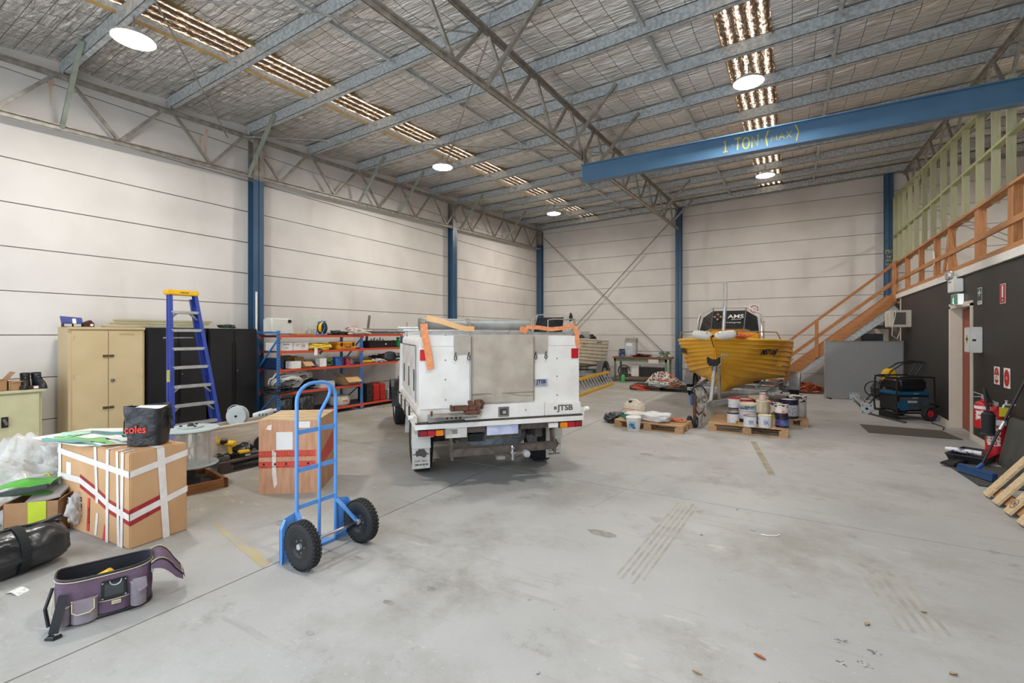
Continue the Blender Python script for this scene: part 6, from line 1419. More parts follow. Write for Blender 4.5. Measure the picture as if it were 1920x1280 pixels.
# cable heap on a low pallet by the column
pallet('low dark pallet under the tangled cables near the back wall column', -4.15, 13.75, R(3), 1.6, 1.0, .12, M_dkw2, M_dkw, nb=6)
rnd = random.Random(4)
def tangle(name, label, c, rx_, ry_, h, n_, r, m, cat='cable', seed=0, loops=3, z0=0):
    rr = random.Random(seed); t = thing(name, label, cat, (c[0], c[1], z0))
    for k in range(n_):
        cx, cy = rr.uniform(-.35, .35) * rx_, rr.uniform(-.35, .35) * ry_; a0 = rr.uniform(0, 6); pts = []
        R0 = rr.uniform(.5, 1)
        for i in range(18 * loops):
            a = a0 + 2 * PI * i / 18; q = R0 * (1 + .18 * math.sin(a * 2.3 + k) + .1 * math.sin(a * .7)); e = ((cx + rx_ * .6 * q * math.cos(a)) / rx_) ** 2 + ((cy + ry_ * .6 * q * math.sin(a)) / ry_) ** 2
            pts.append((cx + rx_ * .6 * q * math.cos(a), cy + ry_ * .6 * q * math.sin(a), r + max(0, h * (1 - e)) * rr.uniform(.3, 1)))
        MB().tube(pts, r, 5).build('cable_loop', m[k % len(m)], t, smooth=True)
    return t
M_oc = mat('orange_cable', '#c9512e', '#b94526', rough=.5)
tangle('cable_heap', 'orange extension cable tangled on the floor left of the pallet', (-3.95, 13.9), .5, .45, .14, 6, .010, [M_oc], seed=2, z0=.0)
tangle('cable_heap', 'mixed white, brown and orange cables heaped on the low pallet', (-3.3, 14.2), .6, .45, .42, 14, .016, [M_hose, mat('brown_cable', '#8a6a4e'), M_oc, M_hose, mat('grey_cable', '#a29e99')], seed=5, z0=.12)
solo(MB().blob((0, 0, .06), (.35, .25, .1), .3, 95, 30, 14, 3, flat=.058), 'white_sack', M_pgrey, 'flat pale sack under the mixed cable heap', 'sack', (-3.3, 13.95, .121), smooth=True)
tangle('cable_heap', 'copper coloured cable heaped under the stair behind the grey partition', (.35, 15.6), .5, .35, .3, 9, .014, [mat('copper_cable', '#a8502f', '#7c3a22', rough=.4, metal=.3)], seed=9)
t = thing('tool_box', 'small dark box with blue base on the floor under the stair', 'box', (-.25, 15.5, 0)); MB().box(-.16, .16, -.12, .12, 0, .09).build('base', mat('slate_blue_plastic', '#5a6f86'), t, bevel=.01); MB().box(-.14, .1, -.1, .1, .09, .24).build('body', M_plasticblack, t, bevel=.02); MB().box(-.13, .12, -.1, .1, .24, .3).build('top', M_navyshelf, t, bevel=.01)
# red tail light near the column, white pipes stack behind the boat
for k in range(5):
    solo(MB().box(-.5, .5, -.03, .03, 0, .045), 'white_batten', M_white, ('white batten lowest in the stack behind the yellow boat', 'white batten second from the floor behind the yellow boat', 'white batten in the middle of the stack behind the yellow boat', 'white batten second from the top behind the yellow boat', 'white batten topmost in the stack behind the yellow boat')[k], 'batten', (-.75 + .02 * k, 14.9, .05 + k * .115), R(2), group='white battens behind the yellow boat')
solo(MB().box(-.46, -.42, -.04, .04, 0, .56).box(.42, .46, -.04, .04, 0, .56), 'batten_stand', M_under, 'pair of dark posts holding the stack of white battens', 'stand', (-.70, 14.98, 0), R(2))
# no smoking sign
t = thing('no_smoking_sign', 'square no smoking sign on the back wall above the boat screen', 'sign', (-1.08, YB - .004, 2.42))
MB().box(-.15, .15, -.004, .0, -.22, .22).build('sign_board', M_white, t); MB().lathe([(.10, -.003), (.125, -.003), (.125, 0), (.10, 0)], (0, -.005, .06), 32, 'y').build('red_ring', M_redpaint, t)
MB().bar((-.075, -.008, .135), (.075, -.008, -.015), .003, .022, up=(0, 1, 0)).build('red_bar', M_redpaint, t); MB().bar((-.06, -.006, .05), (.05, -.006, .05), .003, .014).bar((.055, -.006, .05), (.068, -.006, .05), .003, .014).build('cigarette', M_ink, t); text('NO', .06, M_ink, (-.02, -.006, -.115), parent=t, ext=.001); text('SMOKING', .045, M_ink, (0, -.006, -.17), parent=t, ext=.001)

# pallet with sacks
pallet('short pallet carrying mortar sacks beside the white tub', -2.70, 8.04, R(-3), 1.17, .62, .13, nb=4, bw=.13)
def lay(name, label, cat, x, y, z, rz, mb_m, scale=None): pass
def sack(label, x, y, z, L, Wd, H, rz, m, seed, band=None):
    t = thing('mortar_sack', label, 'sack', (x, y, z), rz)
    MB().blob((0, 0, H * .48), (L / 2, Wd / 2, H * .5), .16, seed, 44, 20, 2, flat=H * .47, pw=.55).build('sack_body', m, t, smooth=True, ang=180)
    if band: MB().grid([[(L * .12 + .0, -Wd * .5 * q - .0, H * .2), (L * .42, -Wd * .5 * q, H * .2), ] for q in (.98, 1.0)]).build('band', band, t)
    return t
sack('white plastic sack on the short pallet, right one with blue print', -2.02, 8.26, .131, .48, .38, .15, R(-8), mat('white_sack_film', '#e4e4e2', '#d5d6d6', rough=.4, scale=9, bump=.4), 3)
t = sack('white and teal printed sack on the short pallet, left one', -2.36, 8.24, .131, .38, .36, .13, R(-12), mat('white_teal_sack', '#e0dcd6', '#c9c3bc', rough=.5, scale=7, bump=.4), 6)
P = [[(-.2 + .36 * i / 10, -.192 - .004 * math.sin(i), .03 + .07 * j) for j in (0, 1)] for i in range(11)]
MB().grid(P).build('teal_print', mat('teal_print', '#1f8f83', '#187a70', rough=.4), t)
t = thing('jerry_can', 'white plastic jerry can with black cap and red line on the short pallet', 'jerry can', (-2.49, 8.52, .131), R(-12)); MB().box(-.17, .17, -.12, .12, 0, .27).build('can', mat('cream_poly', '#e6dccb', '#dacfbd', rough=.4), t, bevel=.04, seg=4); MB().tube([(-.1, 0, .27), (-.08, 0, .30), (.06, 0, .30), (.1, 0, .27)], .018, 8).build('handle', MC['cream_poly'], t, smooth=True); MB().cyl((-.04, -.06, .26), (-.04, -.06, .29), .035, 14).build('cap', M_plasticblack, t); MB().box(-.165, .165, -.1225, -.12, .14, .146).build('red_line', M_red, t)
t = thing('white_tub', 'white plastic pail with blue label standing before the short pallet', 'pail', (-2.31, 7.88, 0)); MB().lathe([(0, 0), (.095, 0), (.10, .01), (.122, .20), (.128, .205), (.13, .235), (.12, .24), (0, .24)], n=32).build('pail', M_white, t, smooth=True)
P = [[(.1135 * math.cos(a) * (1 + .09 * v), .1135 * math.sin(a) * (1 + .09 * v), .05 + .12 * v) for v in (0, 1)] for a in [R(-118 + 6 * k) for k in range(11)]]
MB().grid(P).build('label_patch', mat('pale_blue_label', '#9cc3dd', '#3f6a94', rough=.4, scale=14, lo=.5, hi=.56), t)
solo(MB().blob((0, 0, .08), (.2, .16, .1), .45, 103, 34, 18, 3, flat=.078), 'rubbish_bag', mat('black_bag_film', '#43464a', '#303336', rough=.3, bump=.5), 'crumpled dark plastic bag on the floor left of the jerry can', 'bag', (-2.82, 8.45, .0), smooth=True)
t = tangle('orange_strap_heap', 'orange strap tangled on the right end of the short pallet', (-1.72, 8.38), .2, .14, .06, 3, .009, [mat('coral_strap', '#d9875e', '#c9764d')], cat='strap', seed=12, z0=.131)
# pallet with paint tins
pallet('pallet of paint tins in front of the boat trailer', -1.22, 8.50, R(1.5), 1.17, 1.02, .14)
pallet('pallet behind the paint tins carrying two navy and white pails', -.35, 9.72, R(4), .60, .5, .13, nb=4)
rn = random.Random(8)
def tin(label, x, y, z, r, h, body, rim=None, lid=None, bands=(), group=None, cat='paint tin', patch=None, nm='paint_tin', handle=False):
    t = thing(nm, label, cat, (x, y, z + .001), rn.uniform(0, 6) * 0, group)
    MB().lathe([(0, 0), (r, 0), (r, h * .93), (0, h * .93)], n=26).build('tin_body', body, t, smooth=True, ang=50)
    MB().lathe([(0, h * .95), (r * .8, h * .95), (r * .82, h), (r * 1.03, h), (r * 1.03, h * .91), (r, h * .90)], n=26).build('rim', rim or M_galvd, t, smooth=True)
    if lid: MB().lathe([(0, h * .985), (r * .9, h * .975), (r * .9, h * .95)], n=24).build('lid', lid, t)
    for z0, z1, m in bands: MB().lathe([(r * 1.006, h * z0), (r * 1.006, h * z1)], n=26).build('printed_band', m, t, smooth=True)
    if patch:
        a0, a1, z0, z1, m = patch; MB().grid([[(r * 1.01 * math.cos(a), r * 1.01 * math.sin(a), h * z) for z in (z0, z1)] for a in [R(a0 + (a1 - a0) * k / 8) for k in range(9)]]).build('label_patch', m, t)
    if handle: MB().tube([(r * 1.04 * math.cos(a), r * 1.04 * math.sin(a) * .6 - r * .9, h * .7 + h * .0 - abs(math.sin(a)) * h * .1) for a in [R(180 + 12 * k) for k in range(16)]], .003, 5).build('wire_handle', M_galvd, t)
    return t
M_tw = mat('tin_white_label', '#dfdfe2', '#cfd0d6', rough=.4, scale=20, lo=.5, hi=.62); M_tnavy = mat('tin_navy', '#22243c', '#1c1e33', rough=.35); M_twb = mat('tin_black_white', '#2a292b', '#d9d7d3', rough=.5, scale=14, lo=.47, hi=.53)
M_tcream = mat('dripped_cream', '#d3c6ac', '#b9a98b', rough=.6, scale=6, stretch=(3, 3, .5)); M_tpurple = mat('tin_purple', '#5a3f86', '#4a78a8', rough=.35, scale=9, lo=.45, hi=.6); M_tred = mat('tin_red_rim', '#b32f3a', '#a52732', rough=.5); M_crm = mat('dried_cream_paint', '#dcd2ba', '#cbbf9f', rough=.7); M_tpink = mat('tin_pink_white', '#e7d9d2', '#d98b6e', rough=.4, scale=12, lo=.52, hi=.62); M_tblue = mat('blue_smeared', '#9fb3c2', '#586571', rough=.5, scale=16, lo=.45, hi=.6); M_wp = mat('printed_ink_patch', '#8f93a5', '#d8d9de', rough=.5, scale=60, lo=.45, hi=.55)
PZ = .14
tin('white labelled paint tin, front row, left of the pair in the middle', -.59, 8.52, PZ, .095, .18, M_tw, patch=(-100, -50, .2, .6, M_wp))
tin('white labelled paint tin, front row, right of the pair in the middle', -.38, 8.57, PZ, .096, .195, M_tw, patch=(-100, -50, .2, .7, M_wp), rim=M_crm)
tin('purple and blue paint tin at the front right corner of the pallet', -.14, 8.72, PZ, .098, .175, M_tpurple, bands=((0, .18, M_tnavy), (.72, .9, M_tnavy)), rim=M_tnavy)
tin('pink and white tin with black smears stacked on the purple tin', -.15, 8.73, PZ + .177, .096, .185, M_tpink, bands=((.0, .28, M_tnavy), (.75, .92, M_twb)), rim=M_twb, lid=M_crm)
tin('white tin with yellow corner at the left front of the pallet', -.86, 8.74, PZ, .094, .19, M_tw, patch=(-60, -25, 0, .22, mat('mustard_patch', '#b5a23a')), bands=((.8, .9, M_tnavy),))
tin('plain tin under the red rimmed tin at the left back of the pallet', -.88, 9.08, PZ, .095, .19, M_tw, bands=((.8, .9, M_tnavy),))
tin('white tin with red crusted rim stacked at the left back of the pallet', -.88, 9.08, PZ + .192, .095, .19, M_tw, rim=M_tred, lid=M_tred, bands=((0, .1, M_tnavy),))
tin('big white pail with blue smeared collar in the middle of the pallet', -.645, 8.97, PZ, .152, .315, mat('pail_white', '#dedee4', '#cfcfd8', rough=.4), bands=((.68, .92, M_tblue), (.0, .18, M_tnavy), (.58, .61, M_redpaint)), rim=M_crm, lid=M_crm, cat='pail', nm='paint_pail')
tin('dark tin under the cream dripped tin behind the front pair', -.42, 8.86, PZ, .095, .19, M_twb)
tin('cream dripped tin stacked behind the front pair', -.42, 8.86, PZ + .192, .10, .20, M_tcream, rim=M_crm, lid=M_crm)
tin('small red and white tin on top of the cream dripped tin', -.42, 8.86, PZ + .393, .055, .125, mat('pink_small_tin', '#dcc9bd', '#c9a79b', rough=.4, scale=18), rim=M_galv, bands=((.8, .86, M_redpaint),))
tin('mustard labelled tin squeezed between the front tins on the right', -.27, 8.93, PZ, .09, .19, mat('mustard_label', '#b09a35', '#cfc6a8', rough=.5, scale=9, lo=.45, hi=.55), rim=M_twb)
tin('stained pink and white tin behind the purple tin stack', -.24, 9.12, PZ, .095, .33, M_tpink, rim=M_twb)
tin('pail with cream crusted lid behind the big white pail, left', -.74, 9.36, PZ, .15, .34, M_tw, rim=M_tred, lid=M_crm, cat='pail', nm='paint_pail')
tin('pail with red crusted lid behind the big white pail, right', -.42, 9.28, PZ, .14, .33, M_tw, rim=M_tred, lid=M_crm, cat='pail', nm='paint_pail')
tin('dark open pail on the floor behind the paint tin pallet', -.55, 9.98, 0, .17, .46, M_plasticblack, rim=M_crm, lid=M_crm, cat='pail', nm='paint_pail')
tin('white pail with navy base and collar at the right of the paint tins', -.06, 9.86, .13, .155, .33, mat('pail_pale_grey', '#cdced6', '#c0c1cb', rough=.4), rim=M_tnavy, bands=((0, .12, M_tnavy), (.72, .93, M_tnavy)), lid=M_white, cat='pail', nm='paint_pail', patch=(-95, -50, .2, .65, M_wp))
tin('rearmost white pail with dark collar at the right of the paint tins', .06, 10.02 + .14, .131, .165, .37, mat('pail_dirty_white', '#d3d3ca', '#b9bab0', rough=.5, scale=9), rim=M_twb, lid=M_crm, bands=((.72, .93, M_twb),), cat='pail', nm='paint_pail')

# grey office partition
t = thing('office_partition', 'grey fabric office partition standing below the stair', 'partition', (.74, 14.40, 0), R(12))
PW = 1.60; MB().box(0, PW, 0, .05, .03, 1.46).build('fabric_panel', mat('grey_felt', '#a3a4a5', '#969798', rough=.95, scale=40, bump=.1), t)
for x in (-.03, PW): MB().box(x, x + .03, -.005, .055, 0, 1.48).build('aluminium_edge', M_alu, t)
MB().box(0, PW, -.003, .053, 1.455, 1.475).build('top_trim', M_galvd, t); 
for x in (0.05, PW - .1): MB().box(x, x + .05, -.1, .15, 0, .03).build('foot', M_plasticblack, t)
MB().box(.98, 1.08, -.002, .0, .33, .345).build('scratch', M_ink, t)
# framed hatch window under the stair
w1 = sroot('window_1'); MB().box(1.60, 2.36, 16.97, 17.0, 1.22, 1.30).box(1.60, 2.36, 16.97, 17.0, 1.66, 1.80).box(1.60, 1.72, 16.97, 17.0, 1.30, 1.66).box(2.24, 2.36, 16.97, 17.0, 1.3, 1.66).build('window_frame', M_cream, w1); MB().box(1.72, 2.24, 16.98, 16.99, 1.3, 1.66).build('pane', M_glass, w1)
struct(MB().box(1.4, 2.9, 17.0, 17.05, 0, 1.9), 'wall_stair_lining', M_joint)
# air conditioner
t = thing('air_conditioner', 'cream window air conditioner poking out of the black wall', 'air conditioner', (2.0, 14.25, 1.81))
MB().box(0, .42, 0, .62, 0, .40).build('casing', M_cream, t, bevel=.008)
g = MB().box(-.012, .0, .02, .60, .02, .38).build('grille_frame', M_cream, t)
for k in range(9): MB().box(-.022, -.012, .03, .32, .05 + k * .035, .07 + k * .035).build('louvre', M_cream, g)
MB().box(.08, .30, -.008, .0, .06, .35).build('side_mesh', mat('dark_mesh', '#5d574f'), t); MB().tube([(.12, -.02, .40), (.10, -.03, .25), (.05, -.03, .0), (.04, -.02, -.2), (.14, 0, -.28), (.2, .05, -.1)], .010, 6).build('power_cord', M_cream, t)
MB().box(.36, .40, .1, .5, .0, .02).build('bracket', M_galv, t)
# emergency light and exit sign
t = thing('emergency_light', 'white twin-head emergency light on the fascia above the door', 'light', (2.262, 10.48, 2.28)); MB().box(.0, .136, -.15, .14, .05, .27).build('case', M_white, t, bevel=.01)
for y in (.12, .02): MB().lathe([(0, .05), (.05, .05), (.075, 0), (.065, -.03), (0, -.03)], (.0, y, .34), 20, 'x').build('lamp_head', M_alu, t, smooth=True)
MB().bar((.05, -.1, .28), (.05, .16, .33), .03, .05).build('bracket', M_white, t); text('EMERGENCY', .03, M_ink, (-.002, 0, .22), (R(90), 0, R(-90)), t, ext=.0005)
t = thing('exit_sign', 'lit green and white running man exit sign above the door', 'sign', (2.315, 10.48, 2.11)); MB().box(.0, .083, -.18, .19, .0, .19).build('case', M_white, t, bevel=.006)
MB().box(-.004, .0, -.17, .18, .015, .175).build('green_face', mat('exit_green', '#2f6e52', '#2a6249', rough=.4, emit=.6), t); MB().box(.01, .075, -.184, -.18, .015, .175).build('white_face', mat('exit_white', '#eef2f2', '#e6eaea', emit=.7), t)
mb = MB().disc((-.006, .02, .135), .014, 12, 'x')
for a, b in (((.12, .12), (.13, .075)), ((.13, .075), (.10, .045)), ((.10, .045), (.09, .02)), ((.13, .075), (.155, .05)), ((.155, .05), (.175, .04)), ((.12, .115), (.09, .10)), ((.12, .115), (.155, .105))): mb.bar((-.006, a[0] - .1, a[1]), (-.006, b[0] - .1, b[1]), .002, .013, up=(1, 0, 0))
mb.build('running_man', MC['exit_white'], t)
# first aid cabinet
t = thing('first_aid_cabinet', 'white first aid cabinet with green cross hung beside the red door', 'cabinet', (2.265, 9.57, 1.36)); MB().box(.0, .132, -.13, .13, 0, .38).build('case', M_whitemetal, t, bevel=.006); MB().box(-.008, .0, -.125, .125, .005, .375).build('door', M_whitemetal, t, bevel=.004)
MB().box(.02, .06, -.136, -.13, .17, .20).build('latch', M_plasticblack, t); M_lime2 = mat('first_aid_green', '#76b043')
MB().box(-.0095, -.0081, -.02, .02, .14, .26).box(-.0095, -.0081, -.06, .06, .18, .22).build('green_cross', M_lime2, t)
# signs on the black wall
def wsign(label, y, z, w, h, kind):
    t = thing('wall_sign', label, 'sign', (XW - .003, y, z)); MB().box(-.003, 0, -w / 2, w / 2, -h / 2, h / 2).build('sign_board', M_white if kind != 'x' else M_redpaint, t)
    F = lambda a, b, c, d, m, nm: MB().box(-.0045, -.003, a, b, c, d).build(nm, m, t)
    rr = (R(90), 0, R(-90))
    if kind == 'aid':
        F(-w / 2 + .008, w / 2 - .008, -h * .28, h / 2 - .008, M_greenpaint, 'green_field'); MB().box(-.006, -.0045, -.012, .012, -.0, .10).box(-.006, -.0045, -w * .33, w * .33, .038, .062).build('white_cross', M_white, t); text('FIRST AID', .022, M_greenpaint, (-.006, 0, -h * .38), rr, t, ext=.0005)
    if kind == 'ext':
        F(-w / 2 + .008, w / 2 - .008, -h / 2 + .008, h / 2 - .008, M_redpaint, 'red_field'); MB().box(-.006, -.0045, -.022, .022, -.05, .09).prism([(-.006, -.022, .09), (-.006, .022, .09), (-.006, .008, .11), (-.006, -.008, .11)], (.0015, 0, 0)).build('extinguisher_symbol', M_white, t); text('FIRE', .026, M_white, (-.006, 0, -h * .34), rr, t, ext=.0005)
    if kind == 'round':
        MB().disc((-.0045, 0, 0), w * .43, 28, 'x', h * .43).build('red_disc', M_redpaint, t); text('FIRE\nHOSE', .02, M_white, (-.0055, 0, 0), rr, t, ext=.0003)
    if kind == 'half':
        MB().disc((-.0045, 0, .0), w * .42, 28, 'x', h * .45).build('red_disc', M_redpaint, t); F(-w * .40, w * .40, -h * .24, h * .02, M_white, 'text_panel'); MB().box(-.006, -.0045, -w * .4, w * .4, -h * .24, h * .02).build('text_field', M_cream, t); text('POWDER\nTYPE ABE', .018, M_redpaint, (-.0065, 0, -h * .11), rr, t, ext=.0003); text('FIRE\nEXT.', .02, M_white, (-.0065, 0, h * .2), rr, t, ext=.0003)
    return t
wsign('green first aid sign with white cross on the black wall', 9.56, 2.20, .19, .25, 'aid'); wsign('red fire extinguisher location sign high on the black wall', 8.67, 2.17, .19, .26, 'ext')
wsign('red and cream extinguisher notice low on the black wall, left one', 8.88, 1.07, .20, .24, 'half'); wsign('red oval notice low on the black wall, right one', 8.53, 1.06, .21, .26, 'round')
# fire extinguishers
def exting(label, x, y, z, r, h, hz=None):
    t = thing('fire_extinguisher', label, 'fire extinguisher', (x, y, z)); M_er = mat('extinguisher_red', '#c21f2a', '#b21a25', rough=.25)
    MB().lathe([(0, 0), (r, 0), (r, h * .78), (r * .85, h * .88), (r * .35, h * .93), (r * .3, h)], n=28).build('cylinder', M_er, t, smooth=True, ang=50)
    MB().lathe([(r * 1.01, h * .66), (r * 1.01, h * .76)], n=28).build('white_band', M_white, t)
    MB().grid([[(r * 1.01 * math.cos(a), r * 1.01 * math.sin(a), h * z_) for z_ in (.28, .6)] for a in [R(200 + 8 * k) for k in range(11)]]).build('label_patch', mat('extinguisher_label', '#e4ded6', '#b3232c', rough=.4, scale=30, lo=.5, hi=.56), t)
    MB().box(-.02, .02, -.03, .03, h, h + .05).build('valve', M_galv, t, bevel=.005); MB().bar((0, .02, h + .05), (-.1, .05, h + .09), .02, .012).bar((0, .02, h + .03), (-.09, .05, h + .02), .02, .01).build('lever', M_galvd, t)
    return t
e1 = exting('red fire extinguisher with white band hung on the black wall', 2.27, 8.90, .34, .095, .40); MB().box(.09, .13, -.03, .03, .3, .36).build('wall_bracket', M_galvd, e1)
e2 = exting('tall red extinguisher standing on the floor with black horn', 2.27, 8.45, 0, .10, .70)
MB().tube([(-.04, .0, .73), (-.09, .02, .86), (-.11, .0, .92), (-.11, -.06, .80), (-.1, -.10, .66)], .018, 8).build('hose', M_rubber, e2, smooth=True); MB().lathe([(.03, .30), (.045, .30), (.06, .02), (.085, 0)][::-1], (-.10, -.11, .34), 20).build('horn', M_rubber, e2, smooth=True); MB().lathe([(0, .0), (.062, 0), (.068, .27), (.03, .31)], (-.10, -.11, .33), 20).build('horn_cup', M_rubber, e2, smooth=True)
MB().box(-.0, .09, -.115, -.11, .58, .70).build('yellow_tag', mat('yellow_tag', '#d9c22d'), e2)
t = thing('wall_tap', 'small brass tap on the black wall right of the extinguishers', 'tap', (2.38, 8.28, .74)); MB().cyl((.02, 0, 0), (-.08, 0, 0), .014, 8).cyl((-.06, 0, 0), (-.06, 0, .04), .012, 8).cyl((-.08, 0, .0), (-.09, 0, -.04), .013, 8).build('tap_body', M_galv, t); MB().bar((-.06, -.03, .05), (-.06, .03, .05), .012, .012).build('handle', M_galv, t)
t = thing('wall_socket', 'white power socket low on the black wall left of the door', 'socket', (XW - .006, 12.15, .30)); MB().box(0, .006, -.06, .06, -.05, .05).build('plate', M_white, t, bevel=.002); MB().box(-.003, 0, -.02, .02, -.01, .02).build('switch', M_cream, t)
# panel leaning on the wall, mats, trays, broom
t = thing('leaning_cover', 'dark grey moulded panel leaning on the black wall behind the broom', 'panel', (2.21, 7.03, .0), 0); t.scale = (.42, 1, .83); M_dgp = mat('dark_grey_board', '#4a4a46', '#424240', rough=.6)
MB().prism([(.0, 0, 0), (.0, 1.15, 0), (.26, 1.15, .70), (.26, 1.05, .74), (.26, .08, .74), (.26, 0, .70)], (.035, 0, .0)).build('board', M_dgp, t, bevel=.006)
solo(MB().box(-.34, .34, -1.05, .0, 0, .012), 'rubber_sheet', M_dgp, 'flat dark rubber sheet on the floor under the trays and broom', 'mat', (1.98, 7.95, .001), R(4), bevel=.004)
solo(MB().prism([(1.05, 10.49, .0), (1.09, 9.71, .0), (2.26, 9.77, .0), (2.16, 10.5, .0)], (0, 0, .012)), 'door_mat', mat('brown_grey_mat', '#5f5b52', '#54504a', rough=.95, scale=30, bump=.3), 'brown grey rubber mat on the floor before the red door', 'mat')
t = thing('paint_tray', 'black plastic tray holding a white sealant tube on the floor by the wall', 'tray', (2.02, 8.28, .0), R(-28)); P = [[(sx * (.16 + .03 * u), sy * (.30 + .03 * u), .004 + .09 * u) for sx, sy in ((1, -1), (1, 1), (-1, 1), (-1, -1))] for u in (0, 1)]
MB().grid(P, True).add([(sx * .16, sy * .30, .004) for sx, sy in ((1, -1), (1, 1), (-1, 1), (-1, -1))], [(0, 1, 2, 3)]).build('tray', M_plasticblack, t); MB().tube([(x, y, .094) for x, y in ((.19, -.33), (.19, .33), (-.19, .33), (-.19, -.33))], .008, 6, closed=True).build('rim', M_plasticblack, t)
t = thing('sealant_tube', 'white sealant tube lying in the black tray', 'tube', (1.98, 8.29, .10), R(62)); MB().tube([(0, .2, 0), (0, -.12, 0)], .030, 14).build('tube_body', mat('printed_tube', '#dcdce0', '#6d6a86', rough=.4, scale=16, lo=.5, hi=.56), t, smooth=True); MB().tube([(0, .2, 0), (0, .24, 0)], .022, 12).build('cap', M_white, t)
t = thing('black_pelican_case'.replace('pelican_', ''), 'flat black folded case on the floor in front of the tray', 'case', (1.80, 7.98, .02), R(-30)); MB().box(-.07, .07, -.34, .34, 0, .03).build('case_body', M_plasticblack, t, bevel=.01); MB().tube([(-.05, .3, .03), (-.06, .35, .05), (.05, .35, .05), (.05, .3, .03)], .012, 6).build('handle', M_plasticblack, t)
t = thing('broom', 'blue headed push broom leaning towards the black wall', 'broom', (1.80, 7.28, .022), R(28)); M_bb = mat('blue_broom_plastic', '#234f87', '#1f4677', rough=.4)
MB().box(-.03, .03, -.22, .22, .06, .085).build('broom_head', M_bb, t, bevel=.008); MB().prism([(-.025, -.21, .06), (.025, -.21, .06), (.045, -.22, .0), (-.045, -.22, .0)], (0, .43, 0)).build('bristles', mat('blue_bristle', '#2a4a73', '#22405f', rough=.95, scale=60, bump=.5), t)
MB().tube([(0, 0, .08), (.06, -.01, .14)], .022, 10).build('socket', M_bb, t); MB().tube([(.04, -.01, .12), (.52, -.10, 1.30)], .0125, 10).build('handle', M_plasticblack, t, smooth=True); MB().tube([(.21, -.04, .535), (.25, -.05, .63)], .016, 10).build('grip_ring', M_alu, t)
# pallet leaning at the right edge
M_pw = wood('pale_pallet_timber', '#d9c3a0', '#b89c76', 1); M_pw0 = wood('pale_pallet_timber_end', '#d6bf9b', '#b59872', 0)
t = thing('wooden_pallet', 'pale wooden pallet leaning on edge at the right border, stamped', 'pallet', (1.66, 5.45, .0), 0)
def lean(p0, p1, w, h, nm, m=M_pw0): return MB().bar(p0, p1, w, h, up=(0, 1, 0)).build(nm, m, t)
ang = R(55); dx, dz = math.cos(ang), math.sin(ang)
for y in (1.0, .74, .46, .17, -.10, -.36):
    lean((0, y, .02), (1.0 * dx, y, 1.0 * dz), .022, .125, 'top_board')
for s in (.08, .5, .92):
    MB().bar((s * dx + .035, -.4, s * dz + .0), (s * dx + .035, 1.04, s * dz + .0), .09, .022, up=(dz, 0, -dx)).build('stringer_board', M_pw if s > .1 else mat('chip_block', '#b98a5f', '#a2744b', rough=.9, scale=30), t)
    for y in (.98, .32, -.34): MB().bar((s * dx + .085, y - .06, s * dz - .035), (s * dx + .085, y + .06, s * dz - .035), .10, .08, up=(dz, 0, -dx)).build('block', mat('chip_block', '#b98a5f', '#a2744b', rough=.9, scale=30), t)
for y in (.98, .32, -.34): MB().bar((.12, y, -.0 + .02), (.12 + dx, y, .02 + dz), .022, .1, up=(0, 1, 0)).build('bottom_board', M_pw0, t)
nrm = Vector((-dz, 0, dx)); mm = Matrix(((0, dx, -dz), (-1, 0, 0), (0, dz, dx))).to_euler()
for (s_, y) in ((.10, .46),):
    o_ = text('N', .055, mat('scorched_stamp', '#4a3222'), (s_ * dx + nrm.x * .014, y, s_ * dz + nrm.z * .014 + .02), mm, t, ext=.0005, name='branded_stamp')
    c_ = Vector((s_ * dx + nrm.x * .014, y, s_ * dz + nrm.z * .014 + .02)); MB().tube([c_ + Vector((0, -1, 0)) * (.045 * math.cos(a)) + Vector((dx, 0, dz)) * (.045 * math.sin(a)) for a in [R(18 * k) for k in range(20)]], .002, 4, closed=True).build('branded_ring', MC['scorched_stamp'], t)
# generator, washer, lying post
M_gb2 = mat('generator_blue', '#1f5f80', '#1a5472', rough=.35)
t = thing('generator', 'blue and black wheeled generator against the black wall', 'generator', (1.86, 11.78, 0), R(31))
MB().box(-.30, .34, -.22, .22, .16, .46).build('engine_block', mat('black_engine', '#26282b', '#1c1d20', rough=.4, scale=12), t, bevel=.02)
MB().box(-.29, .33, -.24, .24, .47, .54).build('blue_shroud', M_gb2, t, bevel=.02); MB().box(-.24, .28, -.23, .23, .555, .78).build('fuel_tank', M_plasticblack, t, bevel=.04, seg=3)
MB().box(-.27, .30, -.245, -.235, .20, .44).build('control_panel', mat('slate_panel', '#3c434a', '#4d555d', rough=.4, scale=14), t, bevel=.004); MB().box(-.12, .06, -.25, -.246, .33, .37).build('label_patch', M_pgrey, t); text('POWER', .035, M_pgrey, (.02, -.2485, .42), parent=t); text('SILENT', .03, mat('pale_blue_print', '#9ec4d6'), (.05, -.243, .505), parent=t)
MB().lathe([(0, -.1), (.1, -.1), (.1, .05), (0, .05)], (-.2, -.15, .28), 20, 'y').build('recoil_cover', M_gb2, t, smooth=True)
for y in (-.27, .27):
    MB().tube([(-.34, y, .14), (-.36, y, .30), (-.34, y, .78), (-.28, y, .82), (.30, y, .82), (.36, y, .78), (.38, y, .14)], .016, 8).build('frame_tube', M_plasticblack, t, smooth=True); MB().bar((-.34, y, .14), (.38, y, .14), .03, .03).build('frame_tube', M_plasticblack, t)
for x in (-.34, .37): [MB().bar((x, -.27, z_), (x, .27, z_), .028, .028).build('frame_bar', M_plasticblack, t) for z_ in (.14, .81)]
